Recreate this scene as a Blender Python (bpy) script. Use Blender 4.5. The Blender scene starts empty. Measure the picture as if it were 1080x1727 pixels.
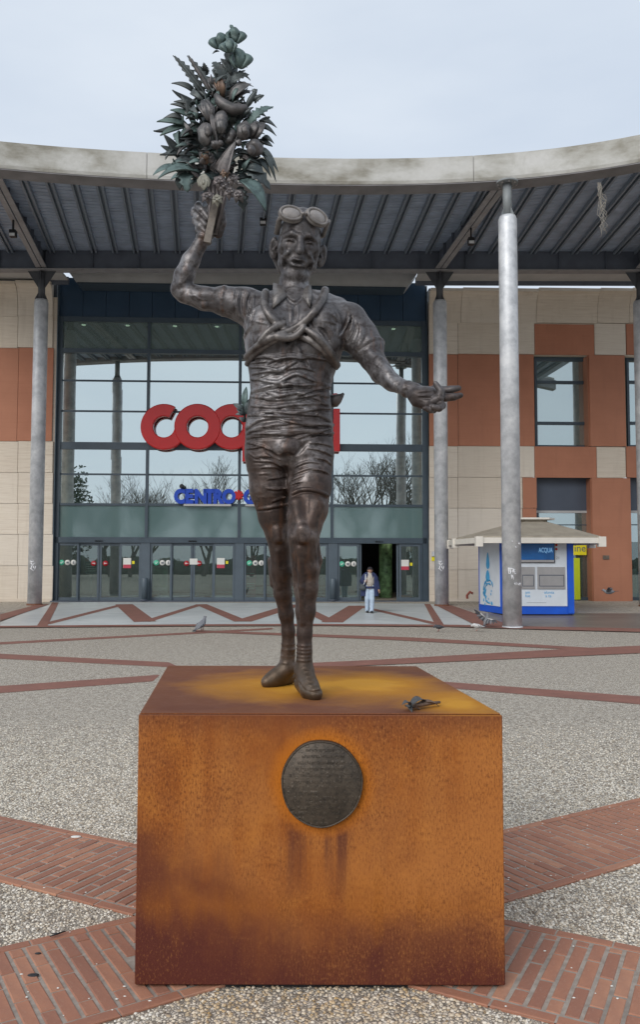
import bpy, bmesh, math, random
import numpy as np
from mathutils import Vector, Matrix, Euler
random.seed(7); RNG = np.random.default_rng(11)
S = bpy.context.scene
COL = S.collection
R = math.radians

# ------------------------------------------------------------------ camera, sky, sun, exposure
F, EYE = 1390.0, 1.75
PITCH, ROLL = math.atan(83.5 / F), 0.002
cam_data = bpy.data.cameras.new('camera')
cam_data.sensor_fit = 'HORIZONTAL'; cam_data.sensor_width = 36.0
cam_data.lens = F / 1080.0 * 36.0
cam_data.clip_start = 0.05; cam_data.clip_end = 3000
cam = bpy.data.objects.new('camera', cam_data); COL.objects.link(cam)
CAMROT = (Matrix.Rotation(math.pi / 2 + PITCH, 3, 'X') @ Matrix.Rotation(ROLL, 3, 'Z'))
cam.matrix_world = Matrix.Translation((0, 0, EYE)) @ CAMROT.to_4x4()
S.camera = cam

W = bpy.data.worlds.new('World'); S.world = W; W.use_nodes = True
wn, wl = W.node_tree.nodes, W.node_tree.links
wn.clear()
SUN_EL, SUN_AZ = R(31), R(212)      # sun high, behind and to the left of the camera
sky = wn.new('ShaderNodeTexSky'); sky.sky_type = 'NISHITA'; sky.sun_disc = False
sky.sun_elevation = SUN_EL; sky.sun_rotation = SUN_AZ
sky.air_density = 1.0; sky.dust_density = 2.0
tc = wn.new('ShaderNodeTexCoord')
mp = wn.new('ShaderNodeMapping'); mp.inputs['Scale'].default_value = (1.0, 1.0, 3.2)
n1 = wn.new('ShaderNodeTexNoise'); n1.inputs['Scale'].default_value = 1.7; n1.inputs['Detail'].default_value = 5; n1.inputs['Roughness'].default_value = 0.5
cr = wn.new('ShaderNodeValToRGB')
cr.color_ramp.elements[0].position = 0.30; cr.color_ramp.elements[0].color = (4.35, 5.0, 5.95, 1)
cr.color_ramp.elements[1].position = 0.72; cr.color_ramp.elements[1].color = (6.0, 6.5, 7.1, 1)
mx = wn.new('ShaderNodeMix'); mx.data_type = 'RGBA'; mx.inputs[0].default_value = 0.93
bg = wn.new('ShaderNodeBackground'); bg.inputs['Strength'].default_value = 0.1
wo = wn.new('ShaderNodeOutputWorld')
wl.new(tc.outputs['Generated'], mp.inputs[0]); wl.new(mp.outputs[0], n1.inputs['Vector'])
wl.new(n1.outputs['Fac'], cr.inputs[0]); wl.new(sky.outputs[0], mx.inputs[6]); wl.new(cr.outputs[0], mx.inputs[7])
wl.new(mx.outputs[2], bg.inputs['Color']); wl.new(bg.outputs[0], wo.inputs[0])
sl = bpy.data.lights.new('sun', 'SUN'); sl.energy = 1.5; sl.angle = R(40); sl.color = (1.0, 0.97, 0.93)
so = bpy.data.objects.new('sun', sl); COL.objects.link(so)
sd = Vector((math.sin(SUN_AZ) * math.cos(SUN_EL), math.cos(SUN_AZ) * math.cos(SUN_EL), math.sin(SUN_EL)))
so.rotation_euler = sd.to_track_quat('Z', 'Y').to_euler(); so.location = sd * 60
vs = S.view_settings
vs.view_transform = 'Standard'; vs.look = 'None'; vs.gamma = 1.0; vs.exposure = 0.46; vs.use_curve_mapping = False

# ------------------------------------------------------------------ measuring: photo pixel -> place in the world
CO = Vector((0, 0, EYE))
def ray(px, py):
    return CAMROT @ Vector(((px - 540) / F, -(py - 863.5) / F, -1.0))
def atY(px, py, Y):
    d = ray(px, py); return CO + d * (Y / d.y)
def atZ(px, py, z):
    d = ray(px, py); return CO + d * ((z - EYE) / d.z)
YB, YE, SL = 21.5, 33.5, 0.0195          # the plaza is level, then rises gently to the doors
def gz(y): return 0.0 if y < YB else SL * (min(y, YE) - YB)
def G(px, py):
    d = ray(px, py)
    p = CO + d * ((0 - EYE) / d.z)
    if d.z < 0 and p.y <= YB: return p
    t = (EYE + SL * YB) / (SL * d.y - d.z)
    p = CO + d * t
    if p.y > YE: p = CO + d * ((gz(YE) - EYE) / d.z)
    return p
YF, YAW = 32.4, 0.040                     # facade plane
FU = Vector((math.cos(YAW), math.sin(YAW), 0)); FN = Vector((math.sin(YAW), -math.cos(YAW), 0)); FO = Vector((0, YF, 0))
def Wf(u, n, z): return FO + FU * u + FN * n + Vector((0, 0, z))
def FP(px, py, n=0.0):
    d = ray(px, py); o = FO + FN * n
    t = (o - CO).dot(FN) / d.dot(FN); p = CO + d * t - o
    return p.dot(FU), p.z

# ------------------------------------------------------------------ mesh building
class MB:
    def __init__(s): s.v = []; s.f = []; s.sm = []
    def add(s, vs_, fs_, smooth=False):
        b = len(s.v); s.v += [tuple(v) for v in vs_]
        s.f += [tuple(i + b for i in f) for f in fs_]; s.sm += [smooth] * len(fs_); return s
    def hexa(s, c):      # 8 corners: bottom 4 (ccw), top 4
        return s.add(c, [(3, 2, 1, 0), (4, 5, 6, 7), (0, 1, 5, 4), (1, 2, 6, 5), (2, 3, 7, 6), (3, 0, 4, 7)])
    def box(s, x0, x1, y0, y1, z0, z1):
        return s.hexa([(x0, y0, z0), (x1, y0, z0), (x1, y1, z0), (x0, y1, z0), (x0, y0, z1), (x1, y0, z1), (x1, y1, z1), (x0, y1, z1)])
    def fbox(s, u0, u1, n0, n1, z0, z1):   # box in facade coordinates (n towards the plaza)
        return s.hexa([Wf(u0, n1, z0), Wf(u1, n1, z0), Wf(u1, n0, z0), Wf(u0, n0, z0), Wf(u0, n1, z1), Wf(u1, n1, z1), Wf(u1, n0, z1), Wf(u0, n0, z1)])
    def bar(s, a, b, w, h, up=(0, 0, 1)):  # rectangular bar a->b
        a, b = Vector(a), Vector(b); d = (b - a).normalized(); x = d.cross(Vector(up)).normalized(); y = x.cross(d).normalized()
        x *= w / 2; y *= h / 2
        return s.hexa([a - x - y, a + x - y, b + x - y, b - x - y, a - x + y, a + x + y, b + x + y, b - x + y])
    def tube(s, pts, rad, n=8, cap=True, flat=1.0, up=None):
        pts = [Vector(p) for p in pts]; rad = rad if isinstance(rad, (list, tuple)) else [rad] * len(pts)
        b = len(s.v); prev = None
        for i, p in enumerate(pts):
            d = (pts[min(i + 1, len(pts) - 1)] - pts[max(i - 1, 0)]).normalized()
            if prev is None:
                x = Vector(up) if up is not None else (Vector((0, 0, 1)) if abs(d.z) < .9 else Vector((1, 0, 0)))
            else: x = prev
            x = (x - d * x.dot(d)).normalized(); prev = x; y = d.cross(x)
            for k in range(n):
                a = 2 * math.pi * k / n
                s.v.append(tuple(p + x * math.cos(a) * rad[i] * flat + y * math.sin(a) * rad[i]))
        for i in range(len(pts) - 1):
            for k in range(n):
                s.f.append((b + i * n + k, b + i * n + (k + 1) % n, b + (i + 1) * n + (k + 1) % n, b + (i + 1) * n + k)); s.sm.append(True)
        if cap:
            s.f.append(tuple(b + k for k in range(n))[::-1]); s.sm.append(False)
            s.f.append(tuple(b + (len(pts) - 1) * n + k for k in range(n))); s.sm.append(False)
        return s
    def lathe(s, c, prof, n=24, axis=(0, 0, 1), xa=None, sx=1.0, sy=1.0):
        c = Vector(c); ax = Vector(axis).normalized()
        x = Vector(xa) if xa is not None else (Vector((1, 0, 0)) if abs(ax.x) < .9 else Vector((0, 1, 0)))
        x = (x - ax * x.dot(ax)).normalized(); y = ax.cross(x); b = len(s.v)
        for r, z in prof:
            for k in range(n):
                a = 2 * math.pi * k / n; s.v.append(tuple(c + ax * z + x * (math.cos(a) * r * sx) + y * (math.sin(a) * r * sy)))
        m = len(prof)
        for i in range(m - 1):
            for k in range(n):
                s.f.append((b + i * n + k, b + i * n + (k + 1) % n, b + (i + 1) * n + (k + 1) % n, b + (i + 1) * n + k)); s.sm.append(True)
        if prof[0][0] > 1e-6: s.f.append(tuple(b + k for k in range(n))[::-1]); s.sm.append(False)
        if prof[-1][0] > 1e-6: s.f.append(tuple(b + (m - 1) * n + k for k in range(n))); s.sm.append(False)
        return s
    def prism(s, poly, off):    # poly: list of 3D points, extruded by off
        poly = [Vector(p) for p in poly]; off = Vector(off); n = len(poly)
        vs_ = poly + [p + off for p in poly]
        fs_ = [tuple(range(n)), tuple(range(2 * n - 1, n - 1, -1))] + [(i + n, (i + 1) % n + n, (i + 1) % n, i) for i in range(n)]
        return s.add(vs_, fs_)
    def ell(s, c, rx, ry, rz, rot=None, nu=14, nv=8):
        c = Vector(c); rot = rot or Matrix.Identity(3); b = len(s.v)
        for i in range(1, nv):
            t = math.pi * i / nv
            for k in range(nu):
                a = 2 * math.pi * k / nu
                s.v.append(tuple(c + rot @ Vector((rx * math.sin(t) * math.cos(a), ry * math.sin(t) * math.sin(a), rz * math.cos(t)))))
        top = len(s.v); s.v.append(tuple(c + rot @ Vector((0, 0, rz)))); s.v.append(tuple(c + rot @ Vector((0, 0, -rz))))
        for i in range(nv - 2):
            for k in range(nu):
                s.f.append((b + i * nu + k, b + (i + 1) * nu + k, b + (i + 1) * nu + (k + 1) % nu, b + i * nu + (k + 1) % nu)); s.sm.append(True)
        for k in range(nu):
            s.f.append((top, b + k, b + (k + 1) % nu)); s.sm.append(True)
            s.f.append((top + 1, b + (nv - 2) * nu + (k + 1) % nu, b + (nv - 2) * nu + k)); s.sm.append(True)
        return s
ORG = {}
def mesh_of(name, mb, mat, org=Vector((0, 0, 0)), recalc=True, bevel=0):
    me = bpy.data.meshes.new(name)
    me.from_pydata([(v[0] - org.x, v[1] - org.y, v[2] - org.z) for v in mb.v], [], mb.f)
    me.polygons.foreach_set('use_smooth', mb.sm)
    if recalc or bevel:
        bm = bmesh.new(); bm.from_mesh(me)
        bmesh.ops.recalc_face_normals(bm, faces=bm.faces)
        if bevel: bmesh.ops.bevel(bm, geom=list(bm.edges), offset=bevel, segments=1, profile=.5, affect='EDGES')
        bm.to_mesh(me); bm.free()
    me.update()
    if mat is not None: me.materials.append(mat)
    return me
def obj(name, mb, mat, parent=None, recalc=True, bevel=0):
    """one mesh object; coordinates in mb are world coordinates"""
    org = ORG.get(parent.name, Vector((0, 0, 0))) if parent is not None else Vector((0, 0, 0))
    o = bpy.data.objects.new(name, mesh_of(name, mb, mat, org, recalc, bevel)); COL.objects.link(o)
    if parent is not None: o.parent = parent
    ORG[o.name] = org
    return o
def tag(o, label=None, cat=None, group=None, kind=None):
    if label: o['label'] = label
    if cat: o['category'] = cat
    if group: o['group'] = group
    if kind: o['kind'] = kind
    return o
def thing(name, label, cat, loc, group=None):
    o = bpy.data.objects.new(name, None); COL.objects.link(o); o.location = loc; ORG[o.name] = Vector(loc)
    o.empty_display_size = .1
    return tag(o, label, cat, group)
def top(name, mb, mat, label, cat, group=None, **k):
    """a thing that is a single mesh: origin at its base"""
    xs = np.array(mb.v); c = Vector(((xs[:, 0].min() + xs[:, 0].max()) / 2, (xs[:, 1].min() + xs[:, 1].max()) / 2, xs[:, 2].min()))
    o = bpy.data.objects.new(name, mesh_of(name, mb, mat, c, **k)); COL.objects.link(o); o.location = c; ORG[o.name] = c
    return tag(o, label, cat, group)
def struct(name, mb, mat, **k):
    o = obj(name, mb, mat, None, **k); o['kind'] = 'structure'; return o
def text_mb(body, size, origin, xdir, zdir, depth=0.01, align='LEFT', bold=0.0, sx=1.0):
    cu = bpy.data.curves.new('t', 'FONT'); cu.body = body; cu.size = size; cu.align_x = align; cu.extrude = depth / 2; cu.offset = bold; cu.resolution_u = 3
    ob = bpy.data.objects.new('t', cu); COL.objects.link(ob); dg = bpy.context.evaluated_depsgraph_get()
    me = bpy.data.meshes.new_from_object(ob.evaluated_get(dg))
    xd, zd = Vector(xdir), Vector(zdir); nd = xd.cross(zd); o = Vector(origin); mb = MB()
    mb.add([o + xd * v.co.x * sx + zd * v.co.y + nd * v.co.z for v in me.vertices], [tuple(p.vertices) for p in me.polygons])
    bpy.data.objects.remove(ob); bpy.data.curves.remove(cu); bpy.data.meshes.remove(me); return mb

# ------------------------------------------------------------------ materials
class M:
    def __init__(s, name):
        s.m = bpy.data.materials.new(name); s.m.use_nodes = True; s.n = s.m.node_tree.nodes; s.l = s.m.node_tree.links
        s.b = s.n['Principled BSDF']; s.out = s.n['Material Output']; s._tc = None
    def tc(s, which='Object', scale=(1, 1, 1), rot=(0, 0, 0), loc=(0, 0, 0)):
        if s._tc is None: s._tc = s.n.new('ShaderNodeTexCoord')
        mp_ = s.n.new('ShaderNodeMapping'); mp_.inputs['Scale'].default_value = scale; mp_.inputs['Rotation'].default_value = rot; mp_.inputs['Location'].default_value = loc
        s.l.new(s._tc.outputs[which], mp_.inputs[0]); return mp_.outputs[0]
    def noise(s, scale, detail=4, rough=.55, vec=None, dist=0.0):
        n = s.n.new('ShaderNodeTexNoise'); n.inputs['Scale'].default_value = scale; n.inputs['Detail'].default_value = detail
        n.inputs['Roughness'].default_value = rough; n.inputs['Distortion'].default_value = dist
        s.l.new(vec if vec is not None else s.tc(), n.inputs['Vector']); return n.outputs['Fac']
    def voro(s, scale, vec=None, feature='F1', out='Distance', rand=1.0):
        n = s.n.new('ShaderNodeTexVoronoi'); n.feature = feature; n.inputs['Scale'].default_value = scale; n.inputs['Randomness'].default_value = rand
        s.l.new(vec if vec is not None else s.tc(), n.inputs['Vector']); return n.outputs[out]
    def ramp(s, fac, stops, mode='LINEAR'):
        n = s.n.new('ShaderNodeValToRGB'); e = n.color_ramp.elements; n.color_ramp.interpolation = mode
        while len(e) < len(stops): e.new(.5)
        for i, (p, c) in enumerate(stops):
            e[i].position = p; e[i].color = (c, c, c, 1) if not hasattr(c, '__len__') else (*c[:3], 1)
        s.l.new(fac, n.inputs[0]); return n.outputs[0]
    def mix(s, fac, a, b, mode='MIX'):
        n = s.n.new('ShaderNodeMix'); n.data_type = 'RGBA'; n.blend_type = mode
        for i, v in ((0, fac), (6, a), (7, b)):
            if hasattr(v, 'is_linked'): s.l.new(v, n.inputs[i])
            elif i == 0: n.inputs[0].default_value = v
            else: n.inputs[i].default_value = (*v, 1)
        return n.outputs[2]
    def math(s, op, a, b=0.0, clamp=False):
        n = s.n.new('ShaderNodeMath'); n.operation = op; n.use_clamp = clamp
        for i, v in ((0, a), (1, b)):
            if hasattr(v, 'is_linked'): s.l.new(v, n.inputs[i])
            else: n.inputs[i].default_value = v
        return n.outputs[0]
    def sep(s, vec):
        n = s.n.new('ShaderNodeSeparateXYZ'); s.l.new(vec, n.inputs[0]); return n.outputs
    def comb(s, x, y, z):
        n = s.n.new('ShaderNodeCombineXYZ')
        for i, v in enumerate((x, y, z)):
            if hasattr(v, 'is_linked'): s.l.new(v, n.inputs[i])
            else: n.inputs[i].default_value = v
        return n.outputs[0]
    def info(s, out='Random'):
        n = s.n.new('ShaderNodeObjectInfo'); return n.outputs[out]
    def attr(s, name):
        n = s.n.new('ShaderNodeAttribute'); n.attribute_name = name; return n.outputs['Fac']
    def bump(s, h, strength=.3, dist=.01):
        n = s.n.new('ShaderNodeBump'); n.inputs['Strength'].default_value = strength; n.inputs['Distance'].default_value = dist
        s.l.new(h, n.inputs['Height']); s.l.new(n.outputs[0], s.b.inputs['Normal']); return n.outputs[0]
    def set(s, **k):
        for key, v in k.items():
            i = s.b.inputs[{'col': 'Base Color', 'rough': 'Roughness', 'metal': 'Metallic', 'spec': 'Specular IOR Level', 'coat': 'Coat Weight'}[key]]
            if hasattr(v, 'is_linked'): s.l.new(v, i)
            else: i.default_value = (*v, 1) if key == 'col' else v
        return s
def plain(name, c, rough=.6, metal=0.0, var=.12, scale=6.0, bump=0.0, spec=.5):
    m = M(name); f = m.noise(scale, 5); a = tuple(x * (1 - var) for x in c); b = tuple(min(1, x * (1 + var)) for x in c)
    m.set(col=m.ramp(f, [(.3, a), (.7, b)]), rough=rough, metal=metal, spec=spec)
    if bump: m.bump(m.noise(scale * 12, 4), bump, .004)
    return m.m
# ------------------------------------------------------------------ the materials of the place
def mk_concrete():
    m = M('weathered_concrete'); f = m.noise(.55, 6, .6, m.tc(scale=(1, 1, 2.2))); g = m.noise(9, 4)
    st = m.noise(1.6, 5, .65, m.tc(scale=(1, 1, .6)))
    c = m.ramp(f, [(.36, (.22, .205, .165)), (.46, (.37, .36, .325)), (.58, (.50, .495, .47)), (.75, (.56, .555, .54))])
    c = m.mix(m.ramp(st, [(.55, 0.0), (.72, .45)]), c, (.25, .235, .19))
    c = m.mix(m.ramp(g, [(.3, .18), (.7, 0.0)]), c, (.3, .29, .26))
    m.set(col=c, rough=.85); m.bump(g, .2, .01); return m.m
def mk_stone():
    m = M('travertine'); r = m.info(); x = m.tc(scale=(1.2, 1.2, 26)); f = m.noise(1.0, 6, .65, x, .4)
    big = m.noise(.5, 3); x2 = m.tc(scale=(.6, .6, 70)); g = m.noise(1.0, 3, .6, x2)
    c = m.ramp(f, [(.25, (.46, .375, .29)), (.45, (.63, .54, .435)), (.62, (.69, .61, .505)), (.8, (.73, .66, .56))])
    c = m.mix(m.ramp(big, [(.35, .3), (.65, 0.0)]), c, (.50, .425, .335))
    c = m.mix(m.ramp(g, [(.28, .5), (.4, 0.0)]), c, (.40, .33, .25))
    c = m.mix(m.math('MULTIPLY', r, .5), c, (.53, .45, .36)); r2 = m.math('FRACT', m.math('MULTIPLY', r, 7.31)); c = m.mix(m.math('MULTIPLY', r2, .35), c, (.76, .71, .63))
    dr = m.noise(1, 5, .62, m.tc(scale=(3.2, 3.2, .28))); c = m.mix(m.ramp(dr, [(.54, 0.0), (.74, .34)]), c, (.40, .335, .26)); m.set(col=c, rough=.72); m.bump(m.math('ADD', f, g), .25, .006); return m.m
def mk_terracotta():
    m = M('terracotta_cladding'); r = m.info(); f = m.noise(1.2, 5); x = m.tc(scale=(.5, .5, 14)); g = m.noise(1, 4, .6, x)
    c = m.ramp(f, [(.3, (.375, .146, .080)), (.7, (.44, .178, .100))])
    c = m.mix(m.ramp(g, [(.25, .35), (.5, 0.0)]), c, (.34, .12, .06))
    c = m.mix(m.math('MULTIPLY', r, .4), c, (.40, .18, .105)); dr = m.noise(1, 4, .6, m.tc(scale=(4, 4, .4))); c = m.mix(m.ramp(dr, [(.55, 0.0), (.75, .3)]), c, (.30, .12, .07))
    m.set(col=c, rough=.7); m.bump(g, .2, .004); return m.m
def mk_galv():
    m = M('galvanised_steel'); v = m.voro(9, m.tc(scale=(1, 1, .6)), out='Color'); f = m.noise(2.2, 6, .65); s_ = m.noise(1.0, 5, .6, m.tc(scale=(5, 5, .5)))
    a = m.ramp(f, [(.36, (.40, .415, .435)), (.5, (.55, .565, .585)), (.64, (.70, .71, .72))])
    a = m.mix(m.math('MULTIPLY', m.sep(v)[0], .16), a, (.52, .53, .54)); a = m.mix(m.ramp(s_, [(.55, 0.0), (.75, .5)]), a, (.52, .53, .54))
    d = m.noise(14, 4, .7, m.tc(scale=(1, 1, .3))); a = m.mix(m.ramp(d, [(.64, 0.0), (.7, .6)]), a, (.62, .63, .63))
    m.set(col=a, rough=.5, metal=.25); m.bump(f, .12, .004); return m.m
def mk_glass(name, tint, refl, rough=.0, trans=.35):
    m = M(name); m.n.remove(m.b)
    gl = m.n.new('ShaderNodeBsdfGlossy'); gl.inputs['Roughness'].default_value = rough
    tr = m.n.new('ShaderNodeBsdfTransparent'); tr.inputs[0].default_value = (*tint, 1)
    df = m.n.new('ShaderNodeBsdfDiffuse'); df.inputs[0].default_value = tuple(x * .40 for x in tint) + (1,)
    fr = m.n.new('ShaderNodeFresnel'); fr.inputs['IOR'].default_value = 1.5
    mr = m.n.new('ShaderNodeMapRange'); mr.inputs[1].default_value = 0.04; mr.inputs[2].default_value = 1.0; mr.inputs[3].default_value = refl; mr.inputs[4].default_value = 1.0
    m.l.new(fr.outputs[0], mr.inputs[0])
    gl.inputs[0].default_value = (.86, .95, .94, 1)
    x1 = m.n.new('ShaderNodeMixShader'); x1.inputs[0].default_value = trans; m.l.new(df.outputs[0], x1.inputs[1]); m.l.new(tr.outputs[0], x1.inputs[2])
    x2 = m.n.new('ShaderNodeMixShader'); m.l.new(mr.outputs[0], x2.inputs[0]); m.l.new(x1.outputs[0], x2.inputs[1]); m.l.new(gl.outputs[0], x2.inputs[2])
    nz = m.noise(.35, 2); bp = m.n.new('ShaderNodeBump'); bp.inputs['Strength'].default_value = .02; bp.inputs['Distance'].default_value = .05
    m.l.new(nz, bp.inputs['Height']); m.l.new(bp.outputs[0], gl.inputs['Normal'])
    m.l.new(x2.outputs[0], m.out.inputs['Surface']); return m.m
def mk_gravel():
    m = M('washed_gravel'); v = m.tc()
    c1 = m.voro(62, v, out='Color'); d1 = m.voro(62, v, 'DISTANCE_TO_EDGE'); s_ = m.sep(c1)
    col = m.ramp(s_[0], [(.0, (.26, .20, .14)), (.3, (.51, .43, .325)), (.6, (.67, .585, .465)), (1, (.81, .745, .635))])
    gap = m.ramp(d1, [(.03, 1.0), (.13, 0.0)])
    cl = m.noise(27, 5, .8); col = m.mix(m.ramp(cl, [(.40, .75), (.49, 0.0)]), col, (.17, .14, .11)); col = m.mix(m.ramp(cl, [(.51, 0.0), (.60, .75)]), col, (.88, .81, .70)); c2 = m.noise(10, 4, .8); col = m.mix(m.ramp(c2, [(.38, .45), (.48, 0.0)]), col, (.20, .165, .13)); col = m.mix(m.ramp(c2, [(.53, 0.0), (.63, .5)]), col, (.85, .77, .65)); col = m.mix(gap, col, (.12, .105, .09))
    big = m.noise(.45, 5, .6); col = m.mix(m.ramp(big, [(.35, .22), (.62, 0.0)]), col, (.36, .32, .27))
    gr = m.noise(2.3, 5, .7); col = m.mix(m.ramp(gr, [(.62, 0.0), (.8, .35)]), col, (.24, .23, .17))
    m.set(col=col, rough=.8); m.bump(m.math('MINIMUM', d1, .25), .6, .02); return m.m
def mk_pebble():
    m = M('pebble'); r = m.attr('tone')
    c = m.ramp(r, [(.0, (.15, .11, .075)), (.18, (.41, .335, .245)), (.42, (.60, .52, .405)), (.72, (.72, .65, .54)), (1, (.83, .78, .69))])
    p = m.sep(m.tc())
    # rust washed off the block onto the stones in front of it
    rx = m.math('ABSOLUTE', p[0]); band = m.math('MULTIPLY', m.ramp(p[1], [(.0, 0.0), (1, 1.0)]), 1.0)
    n = m.noise(3.2, 4); ring = m.attr('rust')
    c = m.mix(m.math('MULTIPLY', ring, m.ramp(n, [(.35, .15), (.65, .95)])), c, (.55, .32, .075), 'MIX')
    f = m.noise(160, 3); c = m.mix(m.ramp(f, [(.35, .25), (.6, 0.0)]), c, (.36, .33, .29))
    m.set(col=c, rough=.62); return m.m
def mk_brick():
    m = M('clay_paver'); r = m.info(); f = m.noise(7, 5, .6); g = m.noise(70, 4, .6); p = m.noise(1.3, 3)
    c = m.ramp(r, [(.0, (.29, .122, .074)), (.35, (.365, .155, .09)), (.7, (.42, .185, .105)), (1, (.49, .245, .145))])
    c = m.mix(m.ramp(f, [(.38, .45), (.62, 0.0)]), c, (.25, .115, .08))
    c = m.mix(m.ramp(g, [(.55, 0.0), (.78, .3)]), c, (.44, .30, .22))
    c = m.mix(m.ramp(p, [(.4, 0.0), (.75, .3)]), c, (.30, .16, .12))
    m.set(col=c, rough=.72); m.bump(g, .35, .003); return m.m
def mk_brickstrip():
    m = M('clay_paver_strip'); v = m.tc(); f = m.noise(3, 5, .6); g = m.noise(24, 3); w = m.noise(14, 2, .5, m.tc(scale=(1, 6, 1)))
    c = m.ramp(f, [(.3, (.205, .088, .064)), (.7, (.29, .125, .088))]); c = m.mix(m.ramp(g, [(.4, .35), (.6, 0.0)]), c, (.17, .075, .057))
    c = m.mix(m.ramp(w, [(.35, .3), (.55, 0.0)]), c, (.16, .08, .065))
    m.set(col=c, rough=.75); m.bump(g, .3, .004); return m.m
def mk_mortar():
    m = M('mortar'); f = m.noise(30, 5); p = m.noise(2.2, 4)
    c = m.ramp(f, [(.3, (.25, .205, .17)), (.7, (.38, .33, .28))]); c = m.mix(m.ramp(p, [(.5, 0.0), (.7, .6)]), c, (.10, .085, .075))
    m.set(col=c, rough=.9); m.bump(f, .4, .004); return m.m
def mk_marble():
    m = M('pale_stone_floor'); f = m.noise(.5, 6, .6, m.tc(scale=(1, 1, 1)), 1.2); g = m.noise(3, 5, .65, m.tc(scale=(.35, 1.5, 1)))
    c = m.ramp(f, [(.3, (.46, .48, .475)), (.7, (.60, .62, .61))]); c = m.mix(m.ramp(g, [(.5, 0.0), (.75, .35)]), c, (.33, .33, .32))
    m.set(col=c, rough=m.ramp(g, [(.3, .3), (.7, .5)]), spec=.5); return m.m
def mk_pave():
    m = M('dark_resin_paving'); f = m.noise(.8, 6, .65, m.tc(scale=(.5, 1.6, 1))); g = m.noise(40, 3)
    c = m.ramp(f, [(.3, (.135, .112, .095)), (.7, (.225, .19, .163))]); c = m.mix(m.ramp(g, [(.4, .3), (.6, 0.0)]), c, (.10, .085, .072))
    m.set(col=c, rough=.42); return m.m
def mk_corten(W_, H_, pl):
    """rusted steel of the block: object coordinates, x across, z up, front face at small y"""
    m = M('rusted_steel'); v = m.tc(); p = m.sep(v); X, Y, Z = p[0], p[1], p[2]
    streak = m.noise(1.0, 7, .65, m.tc(scale=(7, 7, .75)), .3); fine = m.noise(1.0, 5, .7, m.tc(scale=(150, 150, 55)))
    blot = m.noise(2.1, 6, .62, m.tc(loc=(3.1, 1.7, 4.2)), .5); mid = m.noise(6.0, 6, .65)
    c = m.ramp(streak, [(.28, (.20, .055, .012)), (.45, (.305, .092, .017)), (.58, (.37, .127, .027)), (.75, (.44, .165, .036))])
    c = m.mix(m.ramp(blot, [(.40, .7), (.58, 0.0)]), c, (.25, .082, .025))
    c = m.mix(m.ramp(mid, [(.50, 0.0), (.70, .55)]), c, (.47, .175, .036)); lg = m.noise(1.25, 4, .55, m.tc(loc=(7.7, 2.0, 1.0)), .6); c = m.mix(m.ramp(lg, [(.46, 0.0), (.66, .7)]), c, (.42, .155, .040)); c = m.mix(m.ramp(lg, [(.30, .7), (.42, 0.0)]), c, (.20, .055, .015))
    # purple-brown patches rising from the ground, mostly at the left corner and along the foot
    low = m.math('SUBTRACT', 1.0, m.math('DIVIDE', Z, H_ * .45))
    left = m.math('MULTIPLY', m.math('POWER', m.math('MAXIMUM', m.math('SUBTRACT', .12, X), 0.0), 1.6), .95)
    edge = m.math('ADD', m.math('MULTIPLY', low, .92), m.math('MAXIMUM', left, m.math('MULTIPLY', X, .28)))
    edge = m.math('ADD', edge, m.math('MULTIPLY', m.math('SUBTRACT', streak, .5), 1.1))
    edge = m.math('ADD', edge, m.math('MULTIPLY', m.math('SUBTRACT', blot, .5), 1.2))
    c = m.mix(m.ramp(edge, [(.28, 0.0), (.64, .68), (1.05, .95)]), c, (.090, .022, .018))
    orange = m.math('ADD', m.math('MULTIPLY', m.math('SUBTRACT', streak, .5), 1.6), m.math('SUBTRACT', .75, m.math('ABSOLUTE', m.math('MULTIPLY', m.math('SUBTRACT', Z, H_ * .3), 3.0))))
    c = m.mix(m.ramp(orange, [(.5, 0.0), (1.2, .42)]), c, (.45, .145, .012))
    # dark band under the top edge and streaks washed down from the plaque
    topb = m.math('ADD', m.math('MULTIPLY', m.math('SUBTRACT', Z, H_ * .90), 7.0), m.math('MULTIPLY', m.math('SUBTRACT', streak, .5), 1.2))
    c = m.mix(m.ramp(topb, [(.0, 0.0), (.8, .75)]), c, (.135, .042, .022))
    dx = m.math('SUBTRACT', X, pl[0]); ax = m.math('ABSOLUTE', m.math('ADD', dx, m.math('ADD', m.math('MULTIPLY', m.math('SUBTRACT', streak, .5), .22), .015)))
    under = m.math('MULTIPLY', m.ramp(Z, [(.0, 0.0), (.35, .15), (.62, 1.0), (pl[1] - .02, 1.0), (pl[1], 0.0)]), m.ramp(ax, [(.02, .15), (.045, 1.0), (.12, .85), (.165, 0.0)]))
    under = m.math('MULTIPLY', under, m.ramp(m.noise(1, 5, .6, m.tc(scale=(22, 22, 1.2))), [(.34, 0.0), (.6, 1.0)]))
    c = m.mix(m.math('MULTIPLY', under, .92), c, (.085, .028, .022))
    rad = m.n.new('ShaderNodeVectorMath'); rad.operation = 'DISTANCE'
    m.l.new(m.comb(X, 0.0, Z), rad.inputs[0]); rad.inputs[1].default_value = (pl[0], 0, pl[2])
    ringd = m.math('ADD', rad.outputs['Value'], m.math('MULTIPLY', m.math('SUBTRACT', mid, .5), .05))
    c = m.mix(m.ramp(ringd, [(.17, 1.0), (.235, 0.0)]), c, (.50, .15, .012))
    fm = m.ramp(m.noise(1.7, 4, .6, m.tc(loc=(2, 9, 5))), [(.36, .15), (.62, 1.0)]); c = m.mix(m.math('MULTIPLY', m.ramp(fine, [(.38, .7), (.5, 0.0)]), fm), c, (.09, .026, .010)); c = m.mix(m.math('MULTIPLY', m.ramp(fine, [(.54, 0.0), (.68, .5)]), fm), c, (.56, .24, .06))
    # top sheet: flat plum brown with ochre bloom round the feet and at the right corner
    tn = m.noise(1.8, 5, .55, m.tc(loc=(.4, 8, 0)), .4)
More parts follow.
